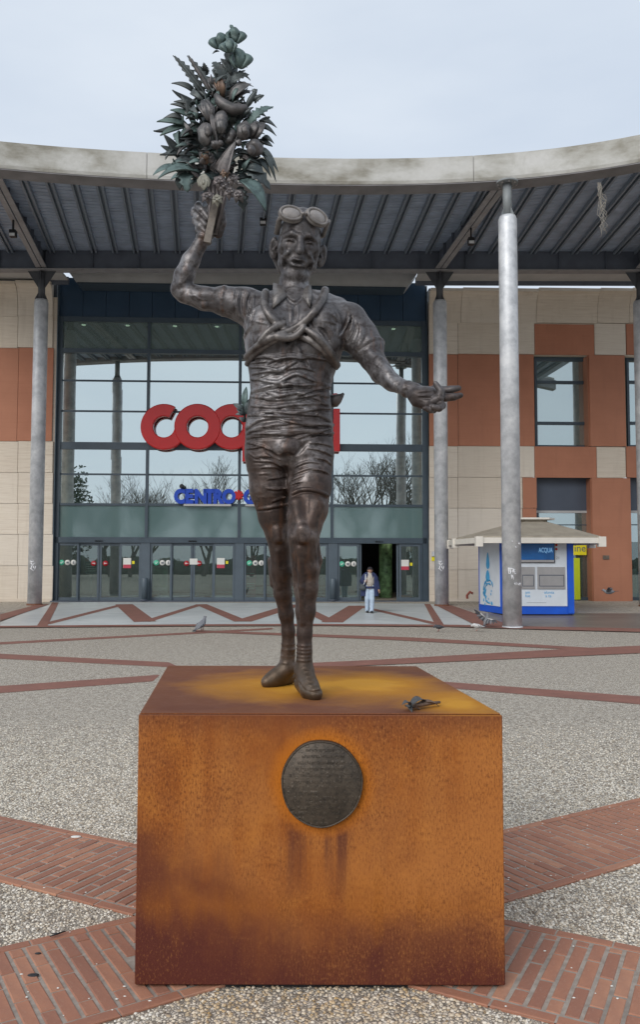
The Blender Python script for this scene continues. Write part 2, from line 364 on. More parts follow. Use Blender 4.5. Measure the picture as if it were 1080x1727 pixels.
    ct = m.ramp(tn, [(.3, (.145, .056, .034)), (.7, (.21, .085, .040))])
    def spot(cx, cy, rx_, ry_, w):
        a = m.math('DIVIDE', m.math('SUBTRACT', X, cx), rx_); b = m.math('DIVIDE', m.math('SUBTRACT', Y, cy), ry_)
        return m.math('MULTIPLY', m.math('SUBTRACT', 1.0, m.math('SQRT', m.math('ADD', m.math('MULTIPLY', a, a), m.math('MULTIPLY', b, b)))), w)
    s1 = m.math('MAXIMUM', spot(-.1, .80, .75, .75, 1.2), m.math('MAXIMUM', spot(.62, .20, .34, .55, 1.1), spot(.22, .85, .55, .6, 1.25)))
    s1 = m.math('ADD', s1, m.math('MULTIPLY', m.math('SUBTRACT', tn, .5), 1.3))
    ct = m.mix(m.ramp(s1, [(.1, 0.0), (.75, .95)]), ct, (.43, .185, .020)); ct = m.mix(m.ramp(s1, [(.8, 0.0), (1.1, .8)]), ct, (.56, .27, .03))
    geo = m.n.new('ShaderNodeNewGeometry'); nz = m.sep(geo.outputs['Normal'])[2]
    c = m.mix(m.ramp(nz, [(.5, 0.0), (.9, 1.0)]), c, ct)
    m.set(col=c, rough=m.ramp(mid, [(.3, .55), (.7, .82)]), spec=.16)
    m.bump(m.math('ADD', fine, m.math('MULTIPLY', mid, .6)), .22, .003); return m.m
def mk_bronze(name, a, b, dark, green=None, gw=.5, metal=.55, rough=.42, bump=.35):
    m = M(name); f = m.noise(3.2, 6, .6, None, .4); g = m.noise(26, 5, .65); h = m.noise(1.1, 3)
    c = m.ramp(f, [(.32, a), (.68, b)]); c = m.mix(m.ramp(g, [(.40, .65), (.56, 0.0)]), c, dark)
    if green: c = m.mix(m.math('MULTIPLY', m.ramp(h, [(.36, 0.0), (.62, 1.0)]), gw), c, green)
    m.set(col=c, rough=m.ramp(g, [(.3, rough - .1), (.7, rough + .16)]), metal=metal); m.bump(m.math('ADD', g, f), bump, .004); return m.m
def mk_statue():
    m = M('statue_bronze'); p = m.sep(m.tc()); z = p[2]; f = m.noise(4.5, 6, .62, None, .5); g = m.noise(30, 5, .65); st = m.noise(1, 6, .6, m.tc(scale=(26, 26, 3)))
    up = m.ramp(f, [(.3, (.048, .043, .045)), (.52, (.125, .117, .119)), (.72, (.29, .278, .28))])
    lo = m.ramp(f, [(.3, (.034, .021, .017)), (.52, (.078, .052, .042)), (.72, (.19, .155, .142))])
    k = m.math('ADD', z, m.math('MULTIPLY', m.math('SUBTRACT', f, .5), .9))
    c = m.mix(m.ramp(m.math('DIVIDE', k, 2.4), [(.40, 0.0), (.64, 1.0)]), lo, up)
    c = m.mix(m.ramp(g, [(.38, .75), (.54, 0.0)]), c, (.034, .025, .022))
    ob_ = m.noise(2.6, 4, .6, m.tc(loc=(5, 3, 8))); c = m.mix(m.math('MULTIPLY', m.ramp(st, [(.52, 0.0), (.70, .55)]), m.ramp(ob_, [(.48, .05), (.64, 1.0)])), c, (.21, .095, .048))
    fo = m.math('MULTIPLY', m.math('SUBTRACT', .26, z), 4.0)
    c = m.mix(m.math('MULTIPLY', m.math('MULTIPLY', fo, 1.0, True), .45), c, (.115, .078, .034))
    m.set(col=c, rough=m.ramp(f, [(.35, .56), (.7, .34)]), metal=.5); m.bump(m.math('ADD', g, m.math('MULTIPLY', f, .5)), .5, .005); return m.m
def emis(name, c, s):
    m = M(name); m.set(col=(0, 0, 0)); m.b.inputs['Emission Color'].default_value = (*c, 1); m.b.inputs['Emission Strength'].default_value = s; return m.m
MT = dict(
    concrete=mk_concrete(), stone=mk_stone(), terra=mk_terracotta(), galv=mk_galv(), gravel=mk_gravel(), pebble=mk_pebble(), brick=mk_brick(),
    strip=mk_brickstrip(), mortar=mk_mortar(), marble=mk_marble(), pave=mk_pave(), statue=mk_statue(),
    glass=mk_glass('reflective_glass', (.34, .46, .44), .74, 0, .5), spandrel=mk_glass('spandrel_glass', (.30, .48, .47), .16, .06, .0),
    doorglass=mk_glass('door_glass', (.62, .74, .70), .17, 0, .84), winglass=mk_glass('window_glass', (.40, .60, .58), .50, 0, .5),
    topglass=mk_glass('upper_glass', (.60, .76, .71), .14, 0, .48), deck=plain('ribbed_deck', (.31, .375, .475), .55, .0, .18, 2.0), rib=plain('painted_rib', (.17, .205, .25), .5), beam=plain('painted_beam', (.11, .128, .165), .5, 0, .15, 2),
    flange=plain('beam_flange', (.27, .27, .28), .55, 0, .15, 3), edge=plain('edge_soffit', (.20, .195, .20), .7, 0, .25, 1.2), lightmetal=plain('pale_sheet_metal', (.46, .46, .45), .5, 0, .1, 1.5),
    neck=plain('grey_paint', (.20, .215, .22), .5, 0, .12, 3), darkcol=plain('dark_primer', (.07, .075, .085), .55), frame=plain('slate_frame', (.050, .072, .092), .42, 0, .1, 3),
    frame2=plain('door_frame_paint', (.085, .112, .135), .4, 0, .1, 3), navy=plain('navy_panel', (.030, .058, .098), .3, .0, .12, 1.2), bluegrey=plain('bluegrey_panel', (.070, .085, .115), .45, 0, .08, 1.5),
    red=plain('sign_red', (.56, .016, .014), .22, 0, .05, 2), blue=plain('sign_blue', (.008, .065, .50), .35, 0, .05), white=plain('white_paint', (.78, .78, .77), .45, 0, .05),
    kblue=plain('kiosk_blue', (.006, .085, .52), .38, 0, .1, 3), kwhite=plain('kiosk_white', (.60, .64, .68), .4, 0, .06, 2), steel=plain('brushed_steel', (.42, .40, .39), .38, .7, .1, 4),
    tan=plain('roof_tan', (.34, .30, .24), .7, 0, .2, 2), gutter=plain('gutter_cream', (.66, .62, .55), .5, 0, .06), lime=plain('lime_sign', (.52, .60, .01), .45, 0, .03), yellow=plain('yellow_sign', (.78, .68, .012), .45, 0, .03),
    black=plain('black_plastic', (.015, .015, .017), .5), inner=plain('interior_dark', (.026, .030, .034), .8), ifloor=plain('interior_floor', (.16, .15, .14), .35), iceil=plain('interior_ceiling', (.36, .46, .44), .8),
    shelf=plain('shop_shelf', (.14, .11, .085), .7, 0, .6, 3), screen=plain('screen_blue', (.01, .11, .34), .25, 0, .25, 2.5), screentext=emis('screen_text', (.25, .55, .9), .55), skyblue=plain('print_blue', (.055, .33, .60), .5), green=plain('sticker_green', (.10, .52, .33), .5, 0, .02),
    cream=plain('sticker_cream', (.72, .71, .66), .5, 0, .02), pink=plain('poster_crimson', (.50, .05, .085), .5, 0, .04), noentry=plain('sticker_red', (.42, .012, .02), .45, 0, .03), textgrey=plain('print_grey', (.12, .13, .15), .6),
    greenposter=plain('poster_green', (.20, .36, .17), .5, 0, .7, 5), lamp=emis('downlight', (1, .93, .75), 2.0), lampglass=plain('lamp_glass', (.62, .63, .64), .3),
    bark=plain('bark', (.085, .072, .06), .9, 0, .3, 8), leaf=plain('dark_leaf', (.035, .052, .026), .8, 0, .4, 3), rope=plain('old_rope', (.30, .28, .25), .9), rustfoot=plain('rust_collar', (.16, .065, .035), .8, 0, .4, 20),
    graffiti=plain('white_marker', (.72, .72, .73), .6, 0, .05), redspray=plain('red_spray', (.36, .10, .07), .8, 0, .2, 5), plaque=None)
# ------------------------------------------------------------------ ground
mb = MB()
xs = [-500, -60, -20, 0, 20, 60, 500]; ysr = [-500, -60, -10, 2, 6, 12, YB, YE, 45, 900]
for j in range(len(ysr) - 1):
    for i in range(len(xs) - 1):
        mb.add([(xs[i], ysr[j], gz(ysr[j])), (xs[i + 1], ysr[j], gz(ysr[j])), (xs[i + 1], ysr[j + 1], gz(ysr[j + 1])), (xs[i], ysr[j + 1], gz(ysr[j + 1]))], [(0, 1, 2, 3)])
struct('plaza_ground', mb, MT['gravel'], recalc=False)
def clip_poly(poly, ycut, keep_low):
    out = []
    for i in range(len(poly)):
        a, b = poly[i], poly[(i + 1) % len(poly)]
        ia, ib = (a[1] <= ycut) == keep_low, (b[1] <= ycut) == keep_low
        if ia: out.append(a)
        if ia != ib:
            t = (ycut - a[1]) / (b[1] - a[1]); out.append((a[0] + t * (b[0] - a[0]), ycut))
    return out
def gpoly(name, polys, lift, mat, th=.0):
    mb = MB()
    for poly in polys:
        for low in (True, False):
            q = clip_poly([(p[0], p[1]) for p in poly], YB, low)
            if len(q) >= 3: mb.add([(x, y, gz(y) + lift) for x, y in q], [tuple(range(len(q)))])
    bm = bmesh.new()
    o = struct(name, mb, mat, recalc=False)
    bm.from_mesh(o.data)
    for f in bm.faces:
        f.normal_update()
        if f.normal.z < 0: f.normal_flip()
    bm.to_mesh(o.data); bm.free(); return o
g = lambda px, py: (G(px, py).x, G(px, py).y)
# paved apron in front of the building and the pale stone floor with its zigzag bands
aprL = [g(-700, 1062), g(0, 1059.5), g(300, 1057), g(540, 1056), g(760, 1058), g(860, 1061), g(1080, 1067), g(1700, 1085)]
gpoly('apron_paving', [aprL + [(40, 34), (-40, 34)]], .004, MT['pave'])
doorL, doorR = g(92, 1015.5), g(722, 1018)
flo = [g(0, 1057.5), g(300, 1054.5), g(540, 1053.5), g(700, 1055), g(806, 1057), g(762, 1023), (doorR[0], doorR[1]), (doorL[0], doorL[1]), g(70, 1022), g(0, 1050)]
gpoly('entrance_floor', [flo], .008, MT['marble'])
def band(pts, w0, lift=.012):      # pts: ground points
    out = []
    for a, b in zip(pts[:-1], pts[1:]):
        a, b = Vector(a), Vector(b); d = (b - a).normalized(); n = Vector((-d.y, d.x)) * w0 / 2
        out.append([tuple(a - n), tuple(b - n), tuple(b + n), tuple(a + n)])
    return out
zz = [g(76, 1053), g(209, 1019.5), g(245, 1049), g(339, 1019.5), g(408, 1048.5), g(500, 1020), g(560, 1050), g(603, 1022)]
bands = []
for a, b, w0 in ((0, 1, .3), (1, 2, .62), (2, 3, .3), (3, 4, .42), (4, 5, .55), (5, 6, .4), (6, 7, .62)): bands.append(band([zz[a], zz[b]], w0)[0])
bands.append(band([zz[7], g(738, 1053)], .3)[0])
gpoly('zigzag_band', bands[0::2], .012, MT['strip']); gpoly('zigzag_band', bands[1::2], .0145, MT['strip'])
gpoly('floor_border_band', [[g(62, 1056.5), g(80, 1056.5), g(99, 1016.5), g(88, 1016.5)], [g(716, 1019), g(726, 1019), g(750, 1055.5), g(735, 1055.5)]], .0165, MT['strip'])
gpoly('floor_border_band', [[g(0, 1037), g(60, 1021), g(84, 1019.5), g(0, 1048)], [g(735, 1021), g(760, 1021), g(870, 1058), g(806, 1057)]], .019, MT['strip'])
gpoly('plaza_border_band', [[g(-700, 1062), g(0, 1059.5), g(300, 1057), g(300, 1054), g(0, 1056.5), g(-700, 1059)], [g(300, 1057), g(540, 1056), g(760, 1058), g(860, 1061), g(860, 1056.8), g(760, 1054.5), g(540, 1053), g(300, 1054)],
      [g(860, 1061), g(1080, 1067), g(1700, 1085), g(1700, 1077), g(1080, 1061), g(860, 1056.8)]], .0215, MT['strip'])
# clay strips crossing the gravel further off
gpoly('clay_paver_strip', [[g(-300, 1094), g(0, 1102.5), g(285, 1117), g(300, 1124), g(285, 1125), g(0, 1111), g(-300, 1101)]], .004, MT['strip'])
gpoly('clay_paver_strip', [[g(-200, 1170), g(0, 1157), g(270, 1138), g(258, 1149), g(0, 1169), g(-200, 1184)]], .004, MT['strip'])
gpoly('clay_paver_strip', [[g(-200, 1092), g(0, 1083), g(330, 1066), g(330, 1069), g(0, 1087), g(-200, 1097)]], .004, MT['strip'])
gpoly('clay_paver_strip', [[g(330, 1065.5), g(460, 1059), g(1080, 1064), g(1300, 1066)][:2] + [g(460, 1061.5), g(330, 1069)]], .006, MT['strip'])
gpoly('clay_paver_strip', [[g(330, 1063), g(700, 1075.5), g(1000, 1093), g(980, 1096.5), g(660, 1079.5), g(330, 1066)]], .008, MT['strip'])
gpoly('clay_paver_strip', [[g(470, 1121), g(640, 1113), g(960, 1094.5), g(1300, 1080), g(1300, 1089), g(1080, 1102), g(640, 1122), g(470, 1129)]], .0095, MT['strip'])
gpoly('clay_paver_strip', [[g(740, 1149), g(1080, 1174.5), g(1300, 1192), g(1300, 1209), g(1080, 1188), g(765, 1161)]], .004, MT['strip'])

# the block's plan (needed to leave out what it hides) --------------------------------------
PY0 = 0.5 * (G(225, 1672).y + G(856, 1669).y)
PH = 0.5 * (atY(234, 1202, PY0).z + atY(848, 1204, PY0).z)
pfl, pfr = atY(234, 1202, PY0), atY(848, 1204, PY0); pbl, pbr = atZ(282, 1122, PH), atZ(704, 1123, PH)
PLAN = [(pfl.x, PY0), (pfr.x, PY0), (pbr.x, pbr.y), (pbl.x, pbl.y)]
def inpoly(x, y, poly):
    r = False
    for i in range(len(poly)):
        (x1, y1), (x2, y2) = poly[i], poly[i - 1]
        if (y1 > y) != (y2 > y) and x < (x2 - x1) * (y - y1) / (y2 - y1) + x1: r = not r
    return r
# near clay strips: every paver a piece of its own ------------------------------------------
def strip_frame(tops, bots):
    T = np.array([g(*p) for p in tops]); B = np.array([g(*p) for p in bots])
    Q = np.vstack([T - T.mean(0), B - B.mean(0)]); d = np.linalg.svd(Q)[2][0]; d = d if d[0] > 0 else -d
    n = np.array([-d[1], d[0]]); t1, t0 = (T @ n).mean(), (B @ n).mean()
    return d, n, t0, t1
sA = strip_frame([(0, 1602), (225, 1545), (855, 1397), (1080, 1350)], [(200, 1716), (351, 1679), (855, 1515), (1080, 1458)])
sB = strip_frame([(0, 1384), (228, 1418), (856, 1550), (1080, 1607)], [(0, 1490), (225, 1541), (733, 1673), (880, 1718)])
def instrip(x, y, s, m=0.0):
    d, n, t0, t1 = s; t = x * n[0] + y * n[1]; return t0 - m < t < t1 + m
BRK = []
for s, other in ((sA, None), (sB, sA)):
    d, n, t0, t1 = s
    mb = MB(); a0, a1 = -9, 12
    P = lambda S_, T_: (d[0] * S_ + n[0] * T_, d[1] * S_ + n[1] * T_)
    o = gpoly('paver_bed', [[P(a0, t0), P(a1, t0), P(a1, t1), P(a0, t1)]], .0065 if other is None else .008, MT['mortar'])
    pitch, bw, bl = .072, .056, .25
    cells = []
    smin, smax = -8.0, 9.0
    for k in range(int((smax - smin) / .256)):          # border courses along both edges
        sc = smin + k * .256
        cells.append((sc, t0 + bw / 2, .25, bw, 0)); cells.append((sc + .1, t1 - bw / 2, .25, bw, 0))
    for k in range(int((smax - smin) / pitch)):
        sc = smin + k * pitch; tt = t0 + bw + .008 - (k % 2) * .125 - RNG.uniform(0, .02); tmax = t1 - bw - .008; tmin = t0 + bw + .008
        while tt < tmax:
            lo, hi = max(tt, tmin), min(tt + bl, tmax)
            if hi - lo > .03: cells.append((sc, (lo + hi) / 2, hi - lo - .006, bw, 1))
            tt += bl + .005
    for (sc, tcn, L, wd, across) in cells:
        x, y = P(sc, tcn)
        if y < 2.75 or y > 9 or abs(x) > .43 * y + .2: continue
        if other is not None and instrip(x, y, other, -.02): continue
        if inpoly(x, y, PLAN) and y > PLAN[0][1] + .13: continue
        BRK.append((x * x + y * y, x, y, L, wd, across, d, o))
BRK.sort(key=lambda b: b[0])
meshes = {}
def brick_mesh(L, wd, var):
    key = (round(L, 3), wd, var)
    if key not in meshes:
        h = .011; c = .004; rr = random.Random(hash(key)); j = lambda: rr.uniform(-.0012, .0012)
        mb = MB(); l, w = L / 2, wd / 2
        b0 = [(-l, -w, 0), (l, -w, 0), (l, w, 0), (-l, w, 0)]
        m0 = [(x + j(), y + j(), h - c + j() * .5) for x, y, _ in b0]
        t0_ = [(x * (1 - c / l) + j(), y * (1 - c / w) + j(), h + j() * .8) for x, y, _ in b0]
        mb.add(b0 + m0 + t0_, [(i, (i + 1) % 4, 4 + (i + 1) % 4, 4 + i) for i in range(4)] + [(4 + i, 4 + (i + 1) % 4, 8 + (i + 1) % 4, 8 + i) for i in range(4)] + [(8, 9, 10, 11)])
        meshes[key] = mesh_of('clay_paver', mb, MT['brick'], recalc=False)
    return meshes[key]
rest = {}
for i, (_, x, y, L, wd, across, d, par) in enumerate(BRK):
    ang = math.atan2(d[1], d[0]) + (math.pi / 2 if across else 0)
    if i < 290:
        o = bpy.data.objects.new('clay_paver', brick_mesh(L, wd, i % 3)); COL.objects.link(o); o.parent = par
        o.location = (x, y, .0005 + random.uniform(-.0012, .0016)); o.rotation_euler = (random.uniform(-.008, .008), random.uniform(-.008, .008), ang + random.uniform(-.012, .012))
    else:
        c_, s_ = math.cos(ang), math.sin(ang); mb = rest.setdefault(par.name, (par, MB()))[1]; l, w = L / 2, wd / 2
        r2 = lambda X, Y, Z: (x + X * c_ - Y * s_, y + X * s_ + Y * c_, Z)
        mb.hexa([r2(-l, -w, .001), r2(l, -w, .001), r2(l, w, .001), r2(-l, w, .001), r2(-l + .002, -w + .002, .0115), r2(l - .002, -w + .002, .0115), r2(l - .002, w - .002, .0115), r2(-l + .002, w - .002, .0115)])
for nm, (par, mb) in rest.items(): obj('far_clay_pavers', mb, MT['brick'], par)['kind'] = 'stuff'
print('pavers', len(BRK), 'PH', PH, 'PY0', PY0, 'PLAN', PLAN)
# pebbles of the washed gravel near the camera, as one mass -----------------------------------
N = 120000
yy = 2.75 + (9.4 - 2.75) * RNG.random(N) ** .8; xx = (RNG.random(N) * 2 - 1) * (.42 * yy + .15)
def keep(x, y):
    for s in (sA, sB):
        d, n, t0, t1 = s; t = x * n[0] + y * n[1]
        x_in = (t > t0 - .003) & (t < t1 + .003)
        x = np.where(x_in, 1e6, x)
    return x < 1e5
k = keep(xx, yy); px0, px1 = PLAN[0][0] + .05, PLAN[1][0] - .05
k &= RNG.random(N) > np.clip((yy - 6.2) / 3.2, 0, 1)
k &= ~((yy > PY0 + .1) & (yy < pbl.y) & (xx > px0) & (xx < px1 - (yy - PY0) * .3))
# thin out to an even spacing with a grid
size = .0078 * RNG.uniform(.65, 1.35, N)
cell = .0138; key = (np.floor(xx / cell).astype(np.int64) * 100003 + np.floor(yy / cell).astype(np.int64))
_, first = np.unique(key, return_index=True); m_ = np.zeros(N, bool); m_[first] = True; k &= m_
xx, yy, size = xx[k], yy[k], size[k]; n = len(xx)
ang = RNG.random(n) * 6.283; asp = RNG.uniform(.55, .95, n); hh = size * RNG.uniform(.5, .85, n)
nr = 6; th = np.arange(nr) * 2 * np.pi / nr
V = np.zeros((n, 2 * nr + 1, 3))
for ri, (rs, zs) in enumerate(((1.0, .12), (.72, .78))):
    jit = RNG.uniform(.8, 1.15, (n, nr))
    lx = np.cos(th)[None] * size[:, None] * rs * jit; ly = np.sin(th)[None] * size[:, None] * rs * jit * asp[:, None]
    V[:, ri * nr:(ri + 1) * nr, 0] = lx * np.cos(ang)[:, None] - ly * np.sin(ang)[:, None] + xx[:, None]
    V[:, ri * nr:(ri + 1) * nr, 1] = lx * np.sin(ang)[:, None] + ly * np.cos(ang)[:, None] + yy[:, None]
    V[:, ri * nr:(ri + 1) * nr, 2] = hh[:, None] * zs * RNG.uniform(.85, 1.15, (n, nr)) + .0005
V[:, 2 * nr, 0] = xx; V[:, 2 * nr, 1] = yy; V[:, 2 * nr, 2] = hh
Fq = [(i, (i + 1) % nr, nr + (i + 1) % nr, nr + i) for i in range(nr)]; Ft = [(nr + i, nr + (i + 1) % nr, 2 * nr) for i in range(nr)]
base = (np.arange(n) * (2 * nr + 1))[:, None, None]
fq = (np.array(Fq)[None] + base).reshape(-1, 4); ft = (np.array(Ft)[None] + base).reshape(-1, 3)
me = bpy.data.meshes.new('gravel_pebbles'); me.vertices.add(n * (2 * nr + 1)); me.vertices.foreach_set('co', V.reshape(-1).astype(np.float32))
me.loops.add(fq.size + ft.size); me.loops.foreach_set('vertex_index', np.concatenate([fq.ravel(), ft.ravel()]).astype(np.int32))
me.polygons.add(len(fq) + len(ft)); me.polygons.foreach_set('loop_start', np.concatenate([np.arange(len(fq)) * 4, fq.size + np.arange(len(ft)) * 3]).astype(np.int32))
me.update(calc_edges=True); me.polygons.foreach_set('use_smooth', np.ones(len(me.polygons), bool))
at = me.attributes.new('tone', 'FLOAT', 'POINT'); at.data.foreach_set('value', np.repeat(RNG.random(n) ** .9, 2 * nr + 1).astype(np.float32))
ru = np.clip(1.25 - np.abs(yy - (PY0 - .02)) / .36, 0, 1) * ((np.abs(xx - .03) < .62)) * RNG.uniform(.35, 1, n)
at = me.attributes.new('rust', 'FLOAT', 'POINT'); at.data.foreach_set('value', np.repeat(ru, 2 * nr + 1).astype(np.float32))
me.materials.append(MT['pebble']); me.validate()
o = bpy.data.objects.new('gravel_pebbles', me); COL.objects.link(o); tag(o, 'pale rounded pebbles of the washed gravel around the rusted block', None, None, 'stuff')
print('pebbles', n)
# litter on the pavers
def ground_bit(name, px, py, mb_fn, label, cat, grp=None):
    p = G(px, py); mb = MB(); mb_fn(mb, Vector((p.x, p.y, .018))); return top(name, mb, None, label, cat, grp)
for px, py, lab in ((64, 1612, 'black flattened chewing gum on the clay pavers, smaller of the two spots'), (56, 1649, 'black flattened chewing gum on the clay pavers, larger of the two spots')):
    p = G(px, py); mb = MB(); r_ = .012 if py < 1630 else .021
    mb.lathe((p.x, p.y, .0125), [(r_, 0), (r_ * .95, .0015), (r_ * .5, .0028), (0, .003)], 11, sx=1.2, sy=.75)
    o = top('chewing_gum', mb, MT['black'], lab, 'gum spot', 'gum trodden on the pavers')
p = G(128, 1414); mb = MB(); mb.lathe((p.x, p.y, .0125), [(.03, 0), (.029, .002), (.014, .004), (0, .0045)], 13, sx=1.1, sy=.7); top('litter_disc', mb, MT['cream'], 'flat white disc of litter on the upper left clay strip', 'litter')
p = G(97, 1583); mb = MB(); mb.tube([(p.x - .03, p.y - .02, .021), (p.x, p.y, .024), (p.x + .03, p.y + .035, .022)], [.003, .0045, .002], 6); mb.tube([(p.x, p.y, .024), (p.x - .035, p.y + .012, .022)], [.004, .002], 6)
top('twig', mb, MT['black'], 'small dark forked twig lying on the paver edge beside the gravel', 'twig')
mb = MB(); rr = random.Random(5)
for s in (sA, sB):
    d, n, t0, t1 = s
    for i in range(260):
        sc, tcn = rr.uniform(-3.5, 8), rr.uniform(t0, t1); x, y = d[0] * sc + n[0] * tcn, d[1] * sc + n[1] * tcn
        if y < 2.8 or abs(x) > .42 * y or inpoly(x, y, PLAN): continue
        r_ = rr.uniform(.003, .007); mb.lathe((x, y, .0118), [(r_, 0), (r_ * .7, .002), (0, .003)], 6, sx=rr.uniform(.8, 1.6), sy=.8)
o = obj('blossom_litter', mb, MT['cream']); tag(o, 'tiny white petals and crumbs scattered over the clay pavers', None, None, 'stuff')
# ------------------------------------------------------------------ the shopping centre
BLD = thing('shopping_centre', 'long shopping centre front with glass entrance hall between stone and terracotta wings', 'building', (0, YF, gz(YF)))
ZB = gz(YF) - .02
def zc(py, n=0.0): return FP(405, py, n)[1]
def uc(px, n=0.0, py=947): return FP(px, py, n)[0]
U0, U1 = uc(92), uc(720)
UM = [uc(246.5), uc(403), uc(560)]
Z = {k: zc(v) for k, v in dict(top=474, head0=539, head1=547, r1a=592, r1b=599, r2=645, r3=696, r4a=748, r4b=760, r5=801.5, r6a=850, r6b=854, h0=906.5, h1=916, base=1014.5).items()}
# entrance: navy panels above the glass
for i in range(16):
    a, b = U0 + (U1 - U0) * i / 16, U0 + (U1 - U0) * (i + 1) / 16
    obj('navy_panel', MB().fbox(a + .008, b - .008, -.05, .06, Z['head0'] + .01, Z['top']), MT['navy'], BLD)
obj('panel_backing', MB().fbox(U0 - .1, U1 + .1, -.22, -.12, Z['head0'] - .05, Z['top'] - .05), MT['black'], BLD)
def bar_part(name, *a, mat='frame', parent=BLD): return obj(name, MB().fbox(*a), MT[mat], parent)
bar_part('head_frame', U0, U1, -.08, .10, Z['head1'], Z['head0'])
for (a, b, t) in ((Z['r1b'], Z['r1a'], .13), (Z['r4b'], Z['r4a'], .10), (Z['r6b'], Z['r6a'], .10), (Z['h1'], Z['h0'], .14)): bar_part('transom', U0, U1, -.08, t - .02, a, b)
for zz_ in (Z['r2'], Z['r3'], Z['r5']): bar_part('transom', U0, U1, -.06, .035, zz_ - .035, zz_ + .035)
for u in UM: bar_part('mullion', u - .055, u + .055, -.1, .095, Z['h0'] + .003, Z['head1'] - .003)
bar_part('mullion', U0 - .02, U0 + .16, -.1, .12, ZB, Z['head0'] - .004); bar_part('mullion', U1 - .16, U1 + .02, -.1, .12, ZB, Z['head0'] - .004)
edges = [U0 + .16] + sum([[u - .055, u + .055] for u in UM], []) + [U1 - .16]
rows = [(Z['r1a'], Z['head1'], 'topglass'), (Z['r2'], Z['r1b'], 'glass'), (Z['r3'], Z['r2'], 'glass'), (Z['r4a'], Z['r3'], 'glass'), (Z['r5'], Z['r4b'], 'glass'), (Z['r6a'], Z['r5'], 'glass'), (Z['h0'], Z['r6b'], 'spandrel')]
for k in range(4):
    a, b = edges[2 * k], edges[2 * k + 1]
    for (z0, z1, mt) in rows:
        jit = RNG.uniform(-.003, .003, 4)
        mb = MB().hexa([Wf(a, .012 + jit[0], z0), Wf(b, .012 + jit[1], z0), Wf(b, 0, z0), Wf(a, 0, z0), Wf(a, .012 + jit[2], z1), Wf(b, .012 + jit[3], z1), Wf(b, 0, z1), Wf(a, 0, z1)])
        obj('glass_pane', mb, MT[mt], BLD)
# inside
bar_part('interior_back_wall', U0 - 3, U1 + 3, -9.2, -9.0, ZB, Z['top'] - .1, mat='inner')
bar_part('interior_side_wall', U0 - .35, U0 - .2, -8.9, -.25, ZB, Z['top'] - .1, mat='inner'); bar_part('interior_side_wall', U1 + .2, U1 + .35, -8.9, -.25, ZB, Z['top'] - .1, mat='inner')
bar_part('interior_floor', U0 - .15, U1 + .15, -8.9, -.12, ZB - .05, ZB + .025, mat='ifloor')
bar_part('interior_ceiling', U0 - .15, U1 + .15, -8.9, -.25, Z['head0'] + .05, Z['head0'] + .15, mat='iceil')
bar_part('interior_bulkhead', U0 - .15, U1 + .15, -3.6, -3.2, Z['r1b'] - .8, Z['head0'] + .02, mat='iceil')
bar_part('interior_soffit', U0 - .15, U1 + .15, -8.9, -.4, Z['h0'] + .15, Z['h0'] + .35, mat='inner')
u_, z_ = FP(651, 960, -2.5); obj('interior_pillar', MB().lathe(Wf(u_, -2.5, ZB + .026), [(.28, 0), (.28, 2.6)], 16), MT['greenposter'], BLD)
for i in range(8):
    for n_ in (-2.2, -5.4):
        u_ = U0 + 1.2 + i * (U1 - U0 - 2.4) / 7; obj('added_fill_panel', MB().fbox(u_ - .3, u_ + .3, n_ - .08, n_ + .08, Z['h0'] + .09, Z['h0'] + .145), MT['lamp'], BLD)  # unseen glowing panels, added so the dark hall gets some light
rr = random.Random(3)
for i in range(9):
    u = U0 + 1 + rr.random() * (U1 - U0 - 2); obj('shop_shelving', MB().fbox(u, u + rr.uniform(.5, 1.4), -7.5 - .06 * i, -7.0 - .06 * i, ZB + .025, ZB + rr.uniform(1.2, 2.2)), MT['shelf'], BLD)
for px, py in ((141, 556), (215, 557), (295, 560), (366, 561), (596, 562), (664, 563)):
    u, z_ = FP(px, py, -1.2); mb = MB(); mb.lathe(Wf(u, -1.2, Z['head0'] + .046), [(.0, -.03), (.07, -.028), (.09, -.001)], 12); obj('downlight', mb, MT['lamp'], BLD)
# doors: four leaves in each bay
DT = Z['h1']; DB = ZB + .03
def leaf(a, b, n, name='door'):
    d = MB(); t = .075
    d.fbox(a, a + t, n - .025, n + .025, DB, DT - .01); d.fbox(b - t, b, n - .025, n + .025, DB, DT - .01)
    d.fbox(a + t, b - t, n - .025, n + .025, DB, DB + .13); d.fbox(a + t, b - t, n - .025, n + .025, DT - .11, DT - .01)
    o = obj(name, d, MT['frame2'], BLD)
    obj('door_glass', MB().fbox(a + t, b - t, n - .006, n + .006, DB + .13, DT - .11), MT['doorglass'], o)
    return o
bay_edges = [(97, 238), (254, 396), (412, 553), (570, 709)]
DOORS = []
for k, (pa, pb) in enumerate(bay_edges):
    a, b = uc(pa), uc(pb); w = (b - a) / 4
    if k < 3:
        spans = [(a, a + w + .02, .02), (a + w - .02, a + 2 * w - .01, -.05), (a + 2 * w + .01, b - w + .02, -.05), (b - w - .02, b, .02)]
    else:
        spans = [(a, a + w + .02, .02), (a + .1, a + w + .12, -.05), (b - w - .12, b - .1, -.05), (b - w - .02, b, .02)]
    DOORS.append([leaf(*s_) for s_ in spans])
    bar_part('door_header', a - .02, b + .02, -.12, .05, DT - .006, DT + .16, mat='frame2')
    bar_part('door_sensor', (a + b) / 2 - .16, (a + b) / 2 + .16, .052, .12, DT + .03, DT + .1, mat='black')
for pa, pb in ((238, 254), (396, 412), (553, 570)): bar_part('door_post', uc(pa) + .01, uc(pb) - .01, -.12, .09, ZB, Z['h1'] - .002, mat='frame2')
bar_part('door_post', U0 + .165, uc(97) - .005, -.12, .07, ZB, Z['h1'] - .002); bar_part('door_post', uc(709) + .005, U1 - .165, -.12, .07, ZB, Z['h1'] - .002)
